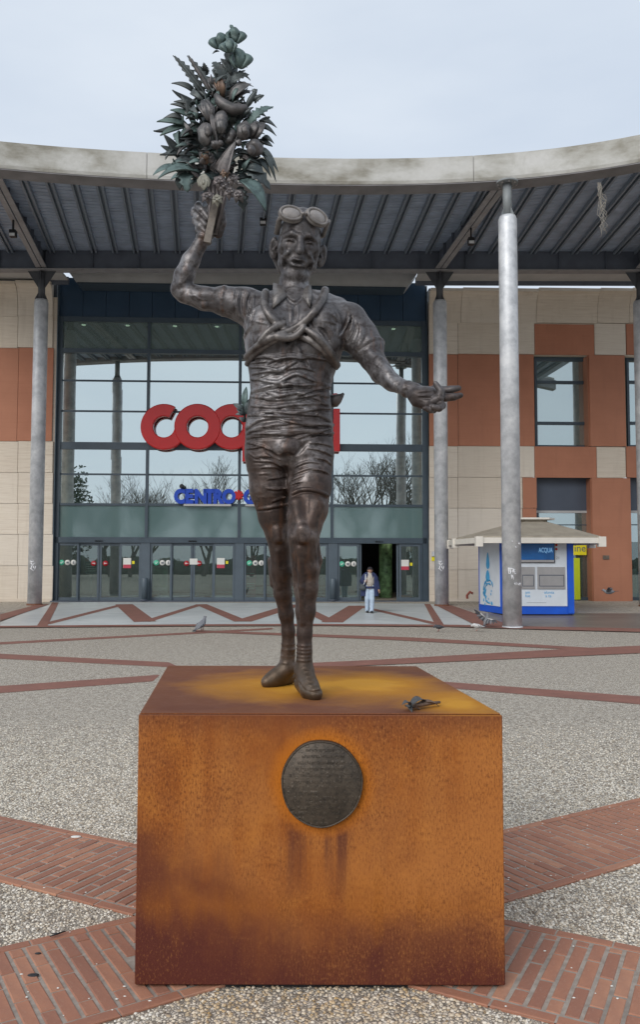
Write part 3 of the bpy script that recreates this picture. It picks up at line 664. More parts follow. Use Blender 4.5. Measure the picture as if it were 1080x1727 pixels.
bar_part('threshold', U0 - .02, U1 + .02, .0, .45, ZB - .08, ZB + .045, mat='bluegrey')
def disc(px, py, r, n, mat, parent, name, label=None):
    u, z_ = FP(px, py, n); mb = MB().lathe(Wf(u, n, z_), [(r, 0), (r, .004), (0, .0045)], 16, axis=FN); o = obj(name, mb, MT[mat], parent)
    if label: o['label'] = label
    return u, z_, o
def rect(px0, py0, px1, py1, n, mat, parent, name, label=None, th=.004):
    u0, z1 = FP(px0, py0, n); u1, z0 = FP(px1, py1, n); o = obj(name, MB().fbox(u0, u1, n, n + th, z0, z1), MT[mat], parent)
    if label: o['label'] = label
    return u0, u1, z0, z1, o
# round notices: a green tick, a face mask, a hand
for k, (x0, yv) in enumerate(((104, 948.5), (264, 949), (421, 949.5), (577, 951))):
    dr = DOORS[k][0]
    for j, (mt, lab) in enumerate((('green', 'green round sticker with a white tick'), ('cream', 'white round sticker with a face mask'), ('cream', 'white round sticker with a bottle'))):
        u, z_, st = disc(x0 + 10 * j, yv, .107, .03, mt, dr, 'sticker', lab); mb = MB(); w = lambda a, b, h=.036: Wf(u + a, h, z_ + b)
        if j == 0: mb.bar(w(-.05, .0), w(-.015, -.035), .02, .004, FN); mb.bar(w(-.018, -.037), w(.055, .04), .02, .004, FN); obj('sticker_print', mb, MT['white'], dr)
        elif j == 1: mb.fbox(u - .045, u + .045, .0345, .037, z_ - .035, z_ + .03); mb.bar(w(-.045, .02), w(-.07, .03), .01, .003, FN); mb.bar(w(.045, .02), w(.07, .03), .01, .003, FN); obj('sticker_print', mb, MT['textgrey'], dr)
        else: mb.fbox(u - .022, u + .022, .0345, .037, z_ - .05, z_ + .03); mb.fbox(u - .01, u + .01, .0345, .037, z_ + .03, z_ + .06); obj('sticker_print', mb, MT['textgrey'], dr)
for k, li, px, py in ((0, 1, 158, 950), (0, 2, 178, 950), (1, 1, 315, 950), (1, 2, 336, 950)):
    u, z_, st = disc(px, py, .105, -.022, 'noentry', DOORS[k][li], 'sticker', 'red round sticker with a white arrow'); s_ = 1 if k == 0 and li == 1 else -1
    mb = MB(); mb.bar(Wf(u - .06, -.016, z_), Wf(u + .06, -.016, z_), .016, .003, FN); mb.bar(Wf(u + .06 * s_, -.016, z_), Wf(u + .02 * s_, -.016, z_ + .035), .014, .003, FN); mb.bar(Wf(u + .06 * s_, -.016, z_), Wf(u + .02 * s_, -.016, z_ - .035), .014, .003, FN)
    obj('sticker_print', mb, MT['white'], DOORS[k][li])
for k, li, x0, x1, n in ((0, 3, 208, 221, .03), (1, 3, 366, 379, .03), (3, 3, 676, 690, .03)):
    y0 = 941 if k < 3 else 944
    u0, u1, z0, z1, o = rect(x0, y0, x1, y0 + 17, n, 'cream', DOORS[k][li], 'notice', 'white notice with a crimson foot'); rect(x0, y0 + 11, x1, y0 + 17, n + .005, 'pink', DOORS[k][li], 'notice_foot')
    rect(x1 + 2, y0 + 5, x1 + 6, y0 + 10, n, 'yellow', DOORS[k][li], 'small_notice', 'small yellow square notice')
u0, u1, z0, z1, o = rect(320, 942, 333, 952, -.005, 'cream', DOORS[1][2], 'notice', 'white paper notice over the red stickers')
# things standing behind the doors
def standee(px0, py0, px1, py1, n, mat, label, cat, name):
    u0, z1 = FP(px0, py0, n); u1, _ = FP(px1, py0, n); z0 = FP(px0, py1, n)[1]
    t = thing(name, label, cat, Wf((u0 + u1) / 2, n, ZB + .025)); obj('board', MB().fbox(u0, u1, n - .03, n, z0, z1), MT[mat], t)
    obj('foot', MB().fbox(u0 + .02, u1 - .02, n - .16, n + .1, ZB + .026, ZB + .06), MT['bluegrey'], t)
    obj('post', MB().fbox((u0 + u1) / 2 - .03, (u0 + u1) / 2 + .03, n - .05, n - .032, ZB + .06, (z0 + z1) / 2), MT['bluegrey'], t); return t, u0, u1, z0, z1
t, u0, u1, z0, z1 = standee(258, 955, 283, 1000, -.5, 'cream', 'free standing poster of a green field behind the second door bay', 'poster stand', 'poster_stand')
obj('poster', MB().fbox(u0 + .05, u1 - .05, -.499, -.494, z0 + .22, z1 - .04), MT['greenposter'], t)
t, u0, u1, z0, z1 = standee(143, 940, 165, 967, -.6, 'bluegrey', 'grey information board behind the first door bay', 'info board', 'info_board')
obj('heading', MB().fbox(u0 + .02, u1 - .02, -.599, -.594, z1 - .16, z1 - .03), MT['noentry'], t)
for i in range(5): obj('text_line', MB().fbox(u0 + .05, u1 - .08, -.599, -.595, z1 - .28 - i * .09, z1 - .25 - i * .09), MT['cream'], t)
t, u0, u1, z0, z1 = standee(415, 937, 432, 1007, -.4, 'pink', 'tall crimson banner with white print behind the third door bay', 'banner', 'roll_up_banner')
for i, (a, b) in enumerate(((.42, .44), (.50, .52), (.66, .69), (.72, .75), (.78, .81))): obj('text_line', MB().fbox(u0 + .04, u1 - .05, -.399, -.394, z1 - b * (z1 - z0), z1 - a * (z1 - z0)), MT['cream'], t)
t, u0, u1, z0, z1 = standee(536, 930, 552, 972, -.7, 'shelf', 'brown and red notice board behind the third door bay', 'notice board', 'notice_board')
obj('heading', MB().fbox(u0 + .01, u1 - .01, -.699, -.694, z1 - .26, z1 - .05), MT['noentry'], t)
# dark cylindrical bollards between the door bays
for px, lab in ((244.5, 'slate bollard between the first and second door bays'), (562, 'slate bollard beside the open door')):
    u = uc(px, .35); t = thing('bollard', lab, 'bollard', Wf(u, .35, ZB + .047), 'bollards in front of the doors')
    obj('shaft', MB().lathe(Wf(u, .35, ZB + .047), [(.115, .05), (.115, .84), (.105, .86)], 16), MT['frame2'], t); obj('base_plate', MB().lathe(Wf(u, .35, ZB + .047), [(.16, 0), (.16, .05), (.12, .052)], 16), MT['bluegrey'], t)

# ---- wings: cladding panels, each a piece
NW = .28
def zw(px, py, n=NW): return FP(px, py, n)[1]
def panel(px0, py0, px1, py1, mat, name, n=NW, gap=.008, ref=None, top_=None):
    pm, ym = (px0 + px1) / 2, (py0 + py1) / 2
    u0, u1 = FP(px0, ym, n)[0], FP(px1, ym, n)[0]; z1, z0 = FP(pm, py0, n)[1], FP(pm, py1, n)[1]
    dn = RNG.uniform(-.004, .004)
    return obj(name, MB().fbox(u0 + gap, u1 - gap, n - .06 + dn, n + dn, z0 + gap, z1 - gap), MT[mat], BLD)
zS = 947
def backing(px0, px1, py0, py1): 
    u0, u1 = uc(px0, NW), uc(px1, NW); bar_part('wall', u0, u1, NW - .25, NW - .085, FP(px0, py1, NW)[1], FP(px0, py0, NW)[1], mat='stone')
def cavetto(px0, px1, pyt, pyb, name='cornice_panel', up0=None, up1=None):
    """outward curling cornice panel"""
    u0, u1 = FP(px0, pyb, NW)[0], FP(px1, pyb, NW)[0]; zt, zb = FP((px0 + px1) / 2, pyt, NW + .42)[1], FP((px0 + px1) / 2, pyb, NW)[1]
    mb = MB(); n = 7; pr = []
    for i in range(n + 1):
        a = i / n * math.pi / 2; pr.append((NW + .42 * (1 - math.cos(a)), zb + (zt - .12 - zb) * math.sin(a)))
    pr += [(NW + .43, zt - .12), (NW + .43, zt), (NW - .06, zt), (NW - .06, zb)]
    poly = [Wf(u0 + .008, a, b) for a, b in pr]; mb.prism(poly, FU * (u1 - u0 - .016)); return obj(name, mb, MT['stone'], BLD)
# right wing rows (pixel lines read at each end of the row)
RX = [724, 773, 848, 902]
for a, b in zip(RX[:-1], RX[1:]):
    panel(a, 544.5, b, 597.5, 'stone', 'stone_panel'); panel(a, 597.5, b, 752.5, 'terra', 'terracotta_panel')
for (y0, y1) in ((752.5, 805), (805, 857), (857, 909), (909, 961), (961, 1019)):
    for a, b in zip(RX[:-1], RX[1:]):
        if y0 >= 805 and b == 902:
            panel(848, y0, 882, y1, 'stone', 'stone_panel'); panel(882, y0, 906, y1, 'terra', 'terracotta_panel')
        else: panel(a, y0, b, y1, 'stone', 'stone_panel')
for a, b in ((724, 778), (778, 905), (905, 1008), (1008, 1062), (1062, 1165), (1165, 1330)): cavetto(a, b, 486, 545)
BAYS = [(902, 1003, 1056), (1057, 1160, 1212)]
for (a, b, c) in BAYS:
    panel(a, 547, b, 599, 'terra', 'terracotta_panel'); panel(b, 546, c, 599, 'stone', 'stone_panel')
    panel(b - 8, 599, c, 753, 'terra', 'terracotta_panel'); panel(a, 753, b + 4, 806, 'terra', 'terracotta_panel'); panel(b + 4, 754, c, 806, 'stone', 'stone_panel')
    panel(b - 3, 806, c + 10, 1021, 'terra', 'terracotta_panel')
panel(1212, 545, 1420, 1021, 'stone', 'stone_panel')
# reveals of the openings (terracotta returns)
def reveal(px, py0, py1, n0=-.42, w=.05):
    u = FP(px, (py0 + py1) / 2, NW)[0]; z1, z0 = FP(px, py0, NW)[1], FP(px, py1, NW)[1]; obj('reveal_panel', MB().fbox(u, u + w, n0, NW - .065, z0 + .006, z1 - .006), MT['terra'], BLD)
def window(px0, py0, px1, py1, rows_, label=None):
    n = -.3; u0, z1 = FP(px0, py0, n); u1, z0 = FP(px1, py1, n); t = .16
    f = MB(); f.fbox(u0, u0 + t * .6, n - .06, n + .06, z0, z1); f.fbox(u1 - t, u1, n - .06, n + .06, z0, z1); f.fbox(u0 + t * .6, u1 - t, n - .06, n + .06, z1 - t, z1); f.fbox(u0 + t * .6, u1 - t, n - .06, n + .06, z0, z0 + .06)
    zs = [z1 - t]
    for r_ in rows_:
        zr = FP(px0, r_, n)[1]; f.fbox(u0 + t * .6, u1 - t, n - .05, n + .07, zr - .06, zr + .06); zs += [zr + .06, zr - .06]
    zs.append(z0 + .06); w = obj('window', f, MT['frame'], BLD)
    for i in range(0, len(zs), 2): obj('pane', MB().fbox(u0 + t * .6, u1 - t, n - .006, n + .006, zs[i + 1], zs[i]), MT['winglass'], w)
    return u0, u1, z0, z1
for (a, b, c) in BAYS:
    window(a - 1, 603, b - 9, 754, (645, 714)); reveal(b - 9.5, 599, 753)
    ua, ub = FP(a, 680, -2)[0], FP(b, 680, -2)[0]
    bar_part('room_back_wall', ua - 2, ub + 2, -4.2, -4.0, FP(a, 760, NW)[1], FP(a, 590, NW)[1], mat='iceil')
    bar_part('room_ceiling', ua - 2, ub + 2, -4.0, -.4, FP(a, 592, NW)[1], FP(a, 586, NW)[1], mat='iceil')
    bar_part('room_floor', ua - 2, ub + 2, -4.0, -.4, FP(a, 764, NW)[1], FP(a, 756, NW)[1], mat='ifloor')
    # shop front below
    n = -.3; u0, u1 = FP(a + 3, 900, n)[0], FP(b - 5, 900, n)[0]; zt, zm, zt2 = FP(a, 806, n)[1], FP(a, 861, n)[1], FP(a, 865, n)[1]
    bar_part('fascia_panel', u0, u1, n - .05, n + .05, zm, zt + .02, mat='bluegrey'); bar_part('fascia_trim', u0, u1, n - .04, n + .07, zt2, zm - .004, mat='lightmetal')
    f = MB(); f.fbox(u0, u0 + .1, n - .06, n + .06, ZB, zt2 - .005); f.fbox(u1 - .18, u1, n - .06, n + .06, ZB, zt2 - .005); zr = FP(a, 885, n)[1]; f.fbox(u0 + .1, u1 - .18, n - .03, n + .03, zr - .02, zr + .02); f.fbox(u0 + .1, u1 - .18, n - .06, n + .06, ZB, ZB + .16)
    w = obj('shopfront', f, MT['frame'], BLD)
    zmid = FP(a, 914, n)[1]
    obj('pane', MB().fbox(u0 + .1, u1 - .18, n - .006, n + .006, zr + .02, zt2 - .005), MT['winglass'], w); obj('pane', MB().fbox(u0 + .1, u1 - .18, n - .006, n + .006, zmid, zr - .02), MT['winglass'], w)
    obj('pane', MB().fbox(u0 + .1, u1 - .18, n - .006, n + .006, ZB + .16, zmid - .004), MT['doorglass'], w)
    reveal(b - 4, 806, 1019)
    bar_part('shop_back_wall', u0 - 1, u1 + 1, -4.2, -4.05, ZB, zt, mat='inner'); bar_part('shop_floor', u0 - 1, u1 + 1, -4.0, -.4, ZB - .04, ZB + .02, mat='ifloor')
u0, u1, z0, z1, o = rect(962, 917, 989, 936, -.2, 'yellow', None, 'shop_sign', th=.06); tag(o, 'bright yellow shop sign with grey lettering above the lime panel', 'sign')
ob = obj('lettering', text_mb('ine', .40, Wf(u0 + .14, -.135, z0 + .14), FU, (0, 0, 1), .006), MT['textgrey'], o)
u0, u1, z0, z1, o = rect(963, 941, 979, 1011, -.22, 'lime', None, 'lime_panel', th=.04); tag(o, 'tall lime green panel in the shop front beside the kiosk', 'advert panel')
u, z_ = FP(1079, 962, -1.2)
rr = random.Random(9)
for i in range(5):
    obj('shop_display', MB().fbox(u - .3 + .25 * i, u - .12 + .25 * i, -1.4, -1.2, ZB + .03, z_ - .5 + rr.uniform(0, 1.2)), MT['skyblue' if i % 2 else 'kwhite'], BLD)
# left wing
LXs = [-260, -95, 30, 89]
for a, b in zip(LXs[:-1], LXs[1:]):
    cavetto(a, b, 473.5, 533); panel(a, 533, b, 586.5, 'stone', 'stone_panel'); panel(a, 586.5, b, 744, 'terra', 'terracotta_panel')
    for (y0, y1) in ((744, 797), (797, 849), (849, 901), (901, 954), (954, 1015.5)): panel(a, y0, b, y1, 'stone', 'stone_panel')
# backing walls behind the joints
bar_part('wall', uc(-260, NW), uc(88, NW), NW - .30, NW - .075, ZB - .1, FP(40, 500, NW)[1], mat='stone')
bar_part('wall', uc(726, NW), uc(902, NW), NW - .30, NW - .075, ZB - .1, FP(800, 510, NW)[1], mat='stone')
bar_part('wall', uc(902, NW), uc(1420, NW), NW - .30, NW - .075, FP(950, 599, NW)[1], FP(950, 510, NW)[1], mat='stone')
bar_part('wall', uc(902, NW), uc(1420, NW), NW - .30, NW - .075, FP(950, 803, NW)[1], FP(950, 757, NW)[1], mat='stone')
for (a, b, c) in BAYS: bar_part('wall', uc(b, NW), uc(c, NW), NW - .295, NW - .08, ZB - .1, FP(950, 545, NW)[1], mat='stone')
bar_part('wall', uc(1215, NW), uc(1420, NW), NW - .296, NW - .08, ZB - .1, FP(950, 545, NW)[1], mat='stone')
bar_part('wing_end', uc(89.2, NW), U0 - .022, -.2, NW - .01, ZB, FP(85, 480, NW)[1], mat='frame'); bar_part('wing_end', U1 + .022, uc(723.6, NW), -.2, NW - .01, ZB, FP(724, 487, NW)[1], mat='frame')
bar_part('plinth_course', uc(-260, NW), uc(89, NW), NW - .05, NW + .03, ZB - .1, ZB + .12, mat='stone'); bar_part('plinth_course', uc(724, NW), uc(882, NW), NW - .05, NW + .03, ZB - .1, ZB + .12, mat='stone')
# yellow notice and grey call box on the stone wall
u0, u1, z0, z1, o = rect(728.5, 939, 737, 946, NW + .006, 'yellow', None, 'wall_sign', th=.02); tag(o, 'small yellow sign on the stone wall beside the open door', 'sign')
u0, u1, z0, z1, o = rect(728.5, 930, 735, 938, NW + .006, 'galv', None, 'call_box', th=.07); tag(o, 'small grey metal box on the stone wall above the yellow sign', 'wall box')
u0, u1, z0, z1, o = rect(1017, 936.5, 1028, 943.5, NW + .006, 'shelf', None, 'wall_plate', th=.02); tag(o, 'small brown plate on the terracotta pier right of the kiosk', 'plate')
# red spray scrawl low on the stone wall
mb = MB(); pts = [(789, 1014), (788, 1004), (793, 998), (798, 1001)]; mb.tube([Wf(*(lambda q: (q[0], NW + .009, q[1]))(FP(px, py, NW))) for px, py in pts], .05, 5, flat=.12, up=FN)
tag(obj('graffiti', mb, MT['redspray']), 'faded red spray scrawl low on the stone wall left of the kiosk', 'graffiti')
# ---- signs on the glass
n = .30
def ring_letter(cx, cy, R_, r_, a0, a1):
    u, z_ = FP(cx, cy, n); pts = []; m = 40
    for i in range(m + 1):
        a = a0 + (a1 - a0) * i / m; pts.append((u + R_ * math.cos(a), z_ + R_ * math.sin(a)))
    inn = [(u + r_ * math.cos(a0 + (a1 - a0) * i / m), z_ + r_ * math.sin(a0 + (a1 - a0) * i / m)) for i in range(m + 1)]
    return pts, inn
SG = thing('store_sign', 'large glossy red coop sign of linked round letters on the glass front', 'sign', Wf(uc(350), n, zc(720)))
pu = FP(541, 720, n)[0] - FP(540, 720, n)[0]
RO, RI = 38.6 * pu, 17.8 * pu
def sector(mb, pts, inn, n0, n1, bev=.035):
    k = len(pts); V_ = []
    for i in range(k):
        (a, b), (c, d) = pts[i], inn[i]; ex, ez = a - c, b - d; L = math.hypot(ex, ez); ex /= L; ez /= L
        V_ += [Wf(a, n0, b), Wf(a, n1 - bev, b), Wf(a - ex * bev, n1, b - ez * bev), Wf(c + ex * bev, n1, d + ez * bev), Wf(c, n1 - bev, d), Wf(c, n0, d)]
    F_ = []
    for i in range(k - 1):
        for j in range(5): F_.append((i * 6 + j, (i + 1) * 6 + j, (i + 1) * 6 + j + 1, i * 6 + j + 1))
    F_ += [tuple(range(6)), tuple(range((k - 1) * 6, k * 6))[::-1]]; mb.add(V_, F_)
for j, (cx, a0, a1) in enumerate(((277, R(62), R(372)), (333.7, R(-180), R(180)), (391, R(-180), R(180)), (448, R(-180), R(180)))):
    mb = MB(); p_, i_ = ring_letter(cx, 720.5, RO, RI, a0, a1); dn = (j % 2) * .03; sector(mb, p_, i_, n - .12 + dn, n + .12 + dn)
    if j == 3:
        u, z_ = FP(418, 720, n); mb.fbox(u - 8.5 * pu, u + 8.5 * pu, n - .08, n + .13, z_ - 59 * pu, z_ - 4 * pu)
    obj('letter', mb, MT['red'], SG, recalc=True)
u, z_ = FP(568, 717, n); mb = MB(); mb.fbox(u - 5.5 * pu, u + 5.5 * pu, n - .12, n + .12, FP(568, 762, n)[1], FP(568, 690, n)[1]); obj('letter', mb, MT['red'], SG, bevel=.02)
u, z_ = FP(566, 672, n); mb = MB(); mb.lathe(Wf(u, n - .1, z_), [(8 * pu, 0), (8 * pu, .2), (7 * pu, .22)], 20, axis=FN); obj('letter_dot', mb, MT['red'], SG)
for px in (277, 334, 391, 448): obj('bracket', MB().fbox(uc(px) - .04, uc(px) + .04, .10, n - .13, zc(747), zc(744)), MT['frame'], SG)
S2 = thing('centre_sign', 'blue raised lettering reading CENTRO with a red star on the glass front', 'sign', Wf(uc(350), .12, zc(850)))
u0, zb = FP(294, 849, .2); hgt = FP(294, 826, .2)[1] - zb
for i, ch in enumerate('CENTRO'):
    uu = FP(294 + (0, 18, 34, 51.5, 65.5, 81)[i], 849, .2)[0]
    obj('letter', text_mb(ch, hgt * 1.36, Wf(uu, .2, zb + .03), FU, (0, 0, 1), .14, bold=.045, sx=.86), MT['blue'], S2)
obj('letter', text_mb('G', hgt * 1.36, Wf(FP(411, 849, .2)[0], .2, zb + .03), FU, (0, 0, 1), .14, bold=.045, sx=.86), MT['blue'], S2)
u, z_ = FP(402.5, 835, .2); mb = MB()
for a in range(4): d = Vector((math.cos(a * math.pi / 4), 0, math.sin(a * math.pi / 4))); mb.bar(Wf(u - d.x * .19, .2 + a * .004, z_ - d.z * .19), Wf(u + d.x * .19, .2 + a * .004, z_ + d.z * .19), .09, .12, FN)
obj('star', mb, MT['red'], S2)
obj('sign_rail', MB().fbox(FP(310, 852, .2)[0], FP(390, 852, .2)[0], .11, .27, FP(310, 853.5, .2)[1], FP(310, 850, .2)[1]), MT['lightmetal'], S2); obj('sign_rail', MB().fbox(FP(414, 852, .2)[0], FP(440, 852, .2)[0], .11, .27, FP(310, 853.5, .2)[1], FP(310, 850, .2)[1]), MT['lightmetal'], S2)
for px, py in ((307, 830), ): obj('spotlight', MB().lathe(Wf(uc(px), .13, zc(822)), [(.09, 0), (.09, .25), (.06, .3)], 10, axis=FN), MT['black'], S2)
# ------------------------------------------------------------------ canopy
FCX, FCY = 864.5, 21.5
fc = G(868.5, 1060); FCOL = Vector((fc.x, fc.y + .25, 0)); RCOL = .252
ZED = atY(860, 304, FCOL.y - .1).z
EX = [0, 100, 220, 440, 540, 640, 760, 860, 960, 1080]; EYv = [285, 293.5, 301.5, 309.5, 312, 313, 310, 303.5, 293, 275]
pts = np.array([(lambda p: (p.x, p.y))(atZ(a, b, ZED)) for a, b in zip(EX, EYv)])
cf = np.polyfit(pts[:, 0], pts[:, 1], 4); dcf = np.polyder(cf)
def edgeY(x):
    if -8.2 <= x <= 8.2: return float(np.polyval(cf, x))
    s_ = 8.2 if x > 0 else -8.2; t = x - s_
    return float(np.polyval(cf, s_) + np.polyval(dcf, s_) * t - .018 * t * t)
YR = G(747.5, 1022.5).y + .25; ZRB = atY(540, 455.5, YR - .2).z; ZRT = ZRB + .80
print('canopy', ZED, YR, ZRB, [edgeY(x) for x in (-8, 0, 8)])
CAN = thing('canopy', 'curved canopy with pale concrete fascia and ribbed metal soffit in front of the entrance', 'canopy', (0, 22, ZED))
xsE = np.linspace(-15.5, 15.5, 93); HF = .735; SW = .58
segs = [(-15.5, -8.6), (-8.6, -4.75), (-4.75, 4.2), (4.2, 9.6), (9.6, 15.5)]   # castings with visible butt joints
for (a, b) in segs:
    xs_ = np.linspace(a + .008, b - .008, 14); mb = MB(); V_ = []
    for x in xs_:
        y = edgeY(x); V_ += [(x, y, ZED + .02), (x, y - .03, ZED + .10), (x, y - .03, ZED + HF), (x, y + .35, ZED + HF), (x, y + .35, ZED + .02)]
    Fs = []
    for i in range(len(xs_) - 1):
        for j in range(5): Fs.append((i * 5 + j, (i + 1) * 5 + j, (i + 1) * 5 + (j + 1) % 5, i * 5 + (j + 1) % 5))
    Fs += [tuple(range(5)), tuple(range((len(xs_) - 1) * 5, len(xs_) * 5))[::-1]]
    mb.add(V_, Fs); obj('fascia', mb, MT['concrete'], CAN)
def sweep(name, prof, mat, xs_=xsE, parent=CAN):
    mb = MB(); m = len(prof); V_ = []
    for x in xs_:
        for (o_, z_) in prof: V_.append((x, edgeY(x) + o_, z_))
    Fs = []
    for i in range(len(xs_) - 1):
        for j in range(m): Fs.append((i * m + j, (i + 1) * m + j, (i + 1) * m + (j + 1) % m, i * m + (j + 1) % m))
    Fs += [tuple(range(m)), tuple(range((len(xs_) - 1) * m, len(xs_) * m))[::-1]]
    return obj(name, mb.add(V_, Fs), MT[mat], parent)
sweep('edge_soffit', [(.012, ZED + .015), (.012, ZED - .012), (SW, ZED - .012), (SW, ZED + .55), (SW - .04, ZED + .55), (SW - .04, ZED + .015)], 'edge')
# deck sheets between the ribs
XC = 3.8
def ribx(xf, t): return xf + (xf - XC) * .14 * t
def deckz(t): return ZED + .22 + (ZRT - .04 - ZED - .22) * t
xr = np.arange(-13.6, 14.5, .675)
for i in range(len(xr) - 1):
    a, b = xr[i], xr[i + 1]; V_ = []; nn = 2
    for t, (xa, xb) in ((0, (a, b)), (1, (ribx(a, 1), ribx(b, 1)))):
        for x, xf in ((xa, a), (xb, b)):
            y = (edgeY(xf) + SW - .02) if t == 0 else YR + .02
            V_ += [(x, y, deckz(t)), (x, y, deckz(t) + .06)]
    obj('deck_sheet', MB().add(V_, [(0, 4, 6, 2), (1, 3, 7, 5), (0, 1, 5, 4), (2, 6, 7, 3), (0, 2, 3, 1), (4, 5, 7, 6)]), MT['deck'], CAN)
    # folds across the sheet
    mb = MB()
    for k in range(1, 26):
        t = k / 26; y0, y1 = edgeY(a) + SW, edgeY(b) + SW
        pa = Vector((ribx(a, t) + .1, y0 + (YR - y0) * t, deckz(t) - .004)); pb = Vector((ribx(b, t) - .1, y1 + (YR - y1) * t, deckz(t) - .004)); mb.bar(pa, pb, .028, .014)
    obj('deck_fold', mb, MT['deck'], CAN)['kind'] = 'stuff'
for a in xr[1:-1]:
    p0 = Vector((a, edgeY(a) + SW + .004, deckz(0) - .075)); p1 = Vector((ribx(a, 1), YR - .17, deckz(1) - .075)); mb = MB()
    mb.bar(p0 + Vector((-.075, 0, 0)), p1 + Vector((-.075, 0, 0)), .065, .145); mb.bar(p0 + Vector((.075, 0, 0)), p1 + Vector((.075, 0, 0)), .065, .145)
    mb.bar(p0 + Vector((0, 0, .05)), p1 + Vector((0, 0, .05)), .084, .04)
    obj('rib', mb, MT['rib'], CAN)
def tri_beam(f, r, zf):
    a, b = Vector((f[0], f[1], zf)), Vector((r[0], r[1], ZRB + .10))
    mb = MB(); mb.bar(a + Vector((0, 0, .30)), b + Vector((0, 0, .30)), .12, .56); o = obj('main_beam', mb, MT['beam'], CAN)
    f_ = MB(); x = (b - a).cross(Vector((0, 0, 1))).normalized() * .105
    f_.bar(a + x, b + x, .17, .04); f_.bar(a - x, b - x, .17, .04); obj('beam_flange', f_, MT['flange'], o)
    st = MB()
    for k in range(1, 6):
        c = a.lerp(b, k / 6) + Vector((0, 0, .3)); st.bar(c - x * 1.5, c + x * 1.5, .02, .5)
    obj('stiffener', st, MT['beam'], o)['kind'] = 'stuff'
rearL, rearR = G(57, 1020.5), G(747.5, 1022.5); RCOLS = [Vector((rearL.x, YR, 0)), Vector((rearR.x, YR, 0)), Vector((rearR.x + 7.4, YR, 0)), Vector((rearL.x - 6.95, YR, 0))]
def beamfront(xf): return (xf, edgeY(xf) + SW + .02)
tri_beam((FCOL.x - .1, FCOL.y + .45), (RCOLS[1].x, YR - .02), ZED + .06)
bx = -8.9; tri_beam(beamfront(bx), (RCOLS[0].x, YR - .02), ZED + .06); tri_beam(beamfront(10.8), (RCOLS[2].x, YR - .02), ZED + .06)
# rear beam
for i in range(20):
    a = -17 + i * 1.72; obj('rear_beam', MB().box(a + .01, a + 1.71, YR - .1, YR + .06, ZRB + .044, ZRT), MT['beam'], CAN)
    obj('web_stiffener', MB().box(a - .012, a + .008, YR - .19, YR - .102, ZRB + .044, ZRT - .06), MT['beam'], CAN)
obj('rear_flange', MB().box(-17, 17.4, YR - .22, YR + .18, ZRB, ZRB + .04), MT['flange'], CAN); obj('rear_flange', MB().box(-17, 17.4, YR - .2, YR + .16, ZRT + .002, ZRT + .03), MT['flange'], CAN)
# strip of pale soffit behind the rear beam, with the raised box over the entrance
UB0, UB1 = uc(112), uc(700)
zsl = FP(405, 464, 1.1)[1]
for xa, xb in ((-17, atY(108, 465, YR + 1).x), (atY(704, 465, YR + 1).x, 17.4)):
    obj('rear_soffit', MB().box(xa, xb, YR + .20, YR + 1.55, ZRB + .20, ZRB + .26), MT['lightmetal'], CAN)
    obj('rear_gutter', MB().box(xa, xb, YR + 1.552, YR + 1.66, ZRB + .05, ZRB + .34), MT['beam'], CAN)
obj('roof_sheet', MB().box(-17, 17.4, YR + .03, YR + 1.66, ZRT + .035, ZRT + .09), MT['deck'], CAN)
zb0, zb1 = FP(405, 480.5, 1.0)[1], FP(405, 452, 1.0)[1]
PE = [Wf(UB0 + .42, 1.0, zb0), Wf(UB1 - .42, 1.0, zb0), Wf(UB1, 1.0, zb1 - .1), Wf(UB1, 1.0, zb1 + .3), Wf(UB0, 1.0, zb1 + .3), Wf(UB0, 1.0, zb1 - .1)]
obj('entrance_gutter_box', MB().prism(PE, FN * -.8), MT['lightmetal'], CAN)
obj('gutter_lip', MB().fbox(UB0 + .46, UB1 - .46, .16, 1.03, zb0 - .05, zb0 - .004), MT['frame'], CAN)
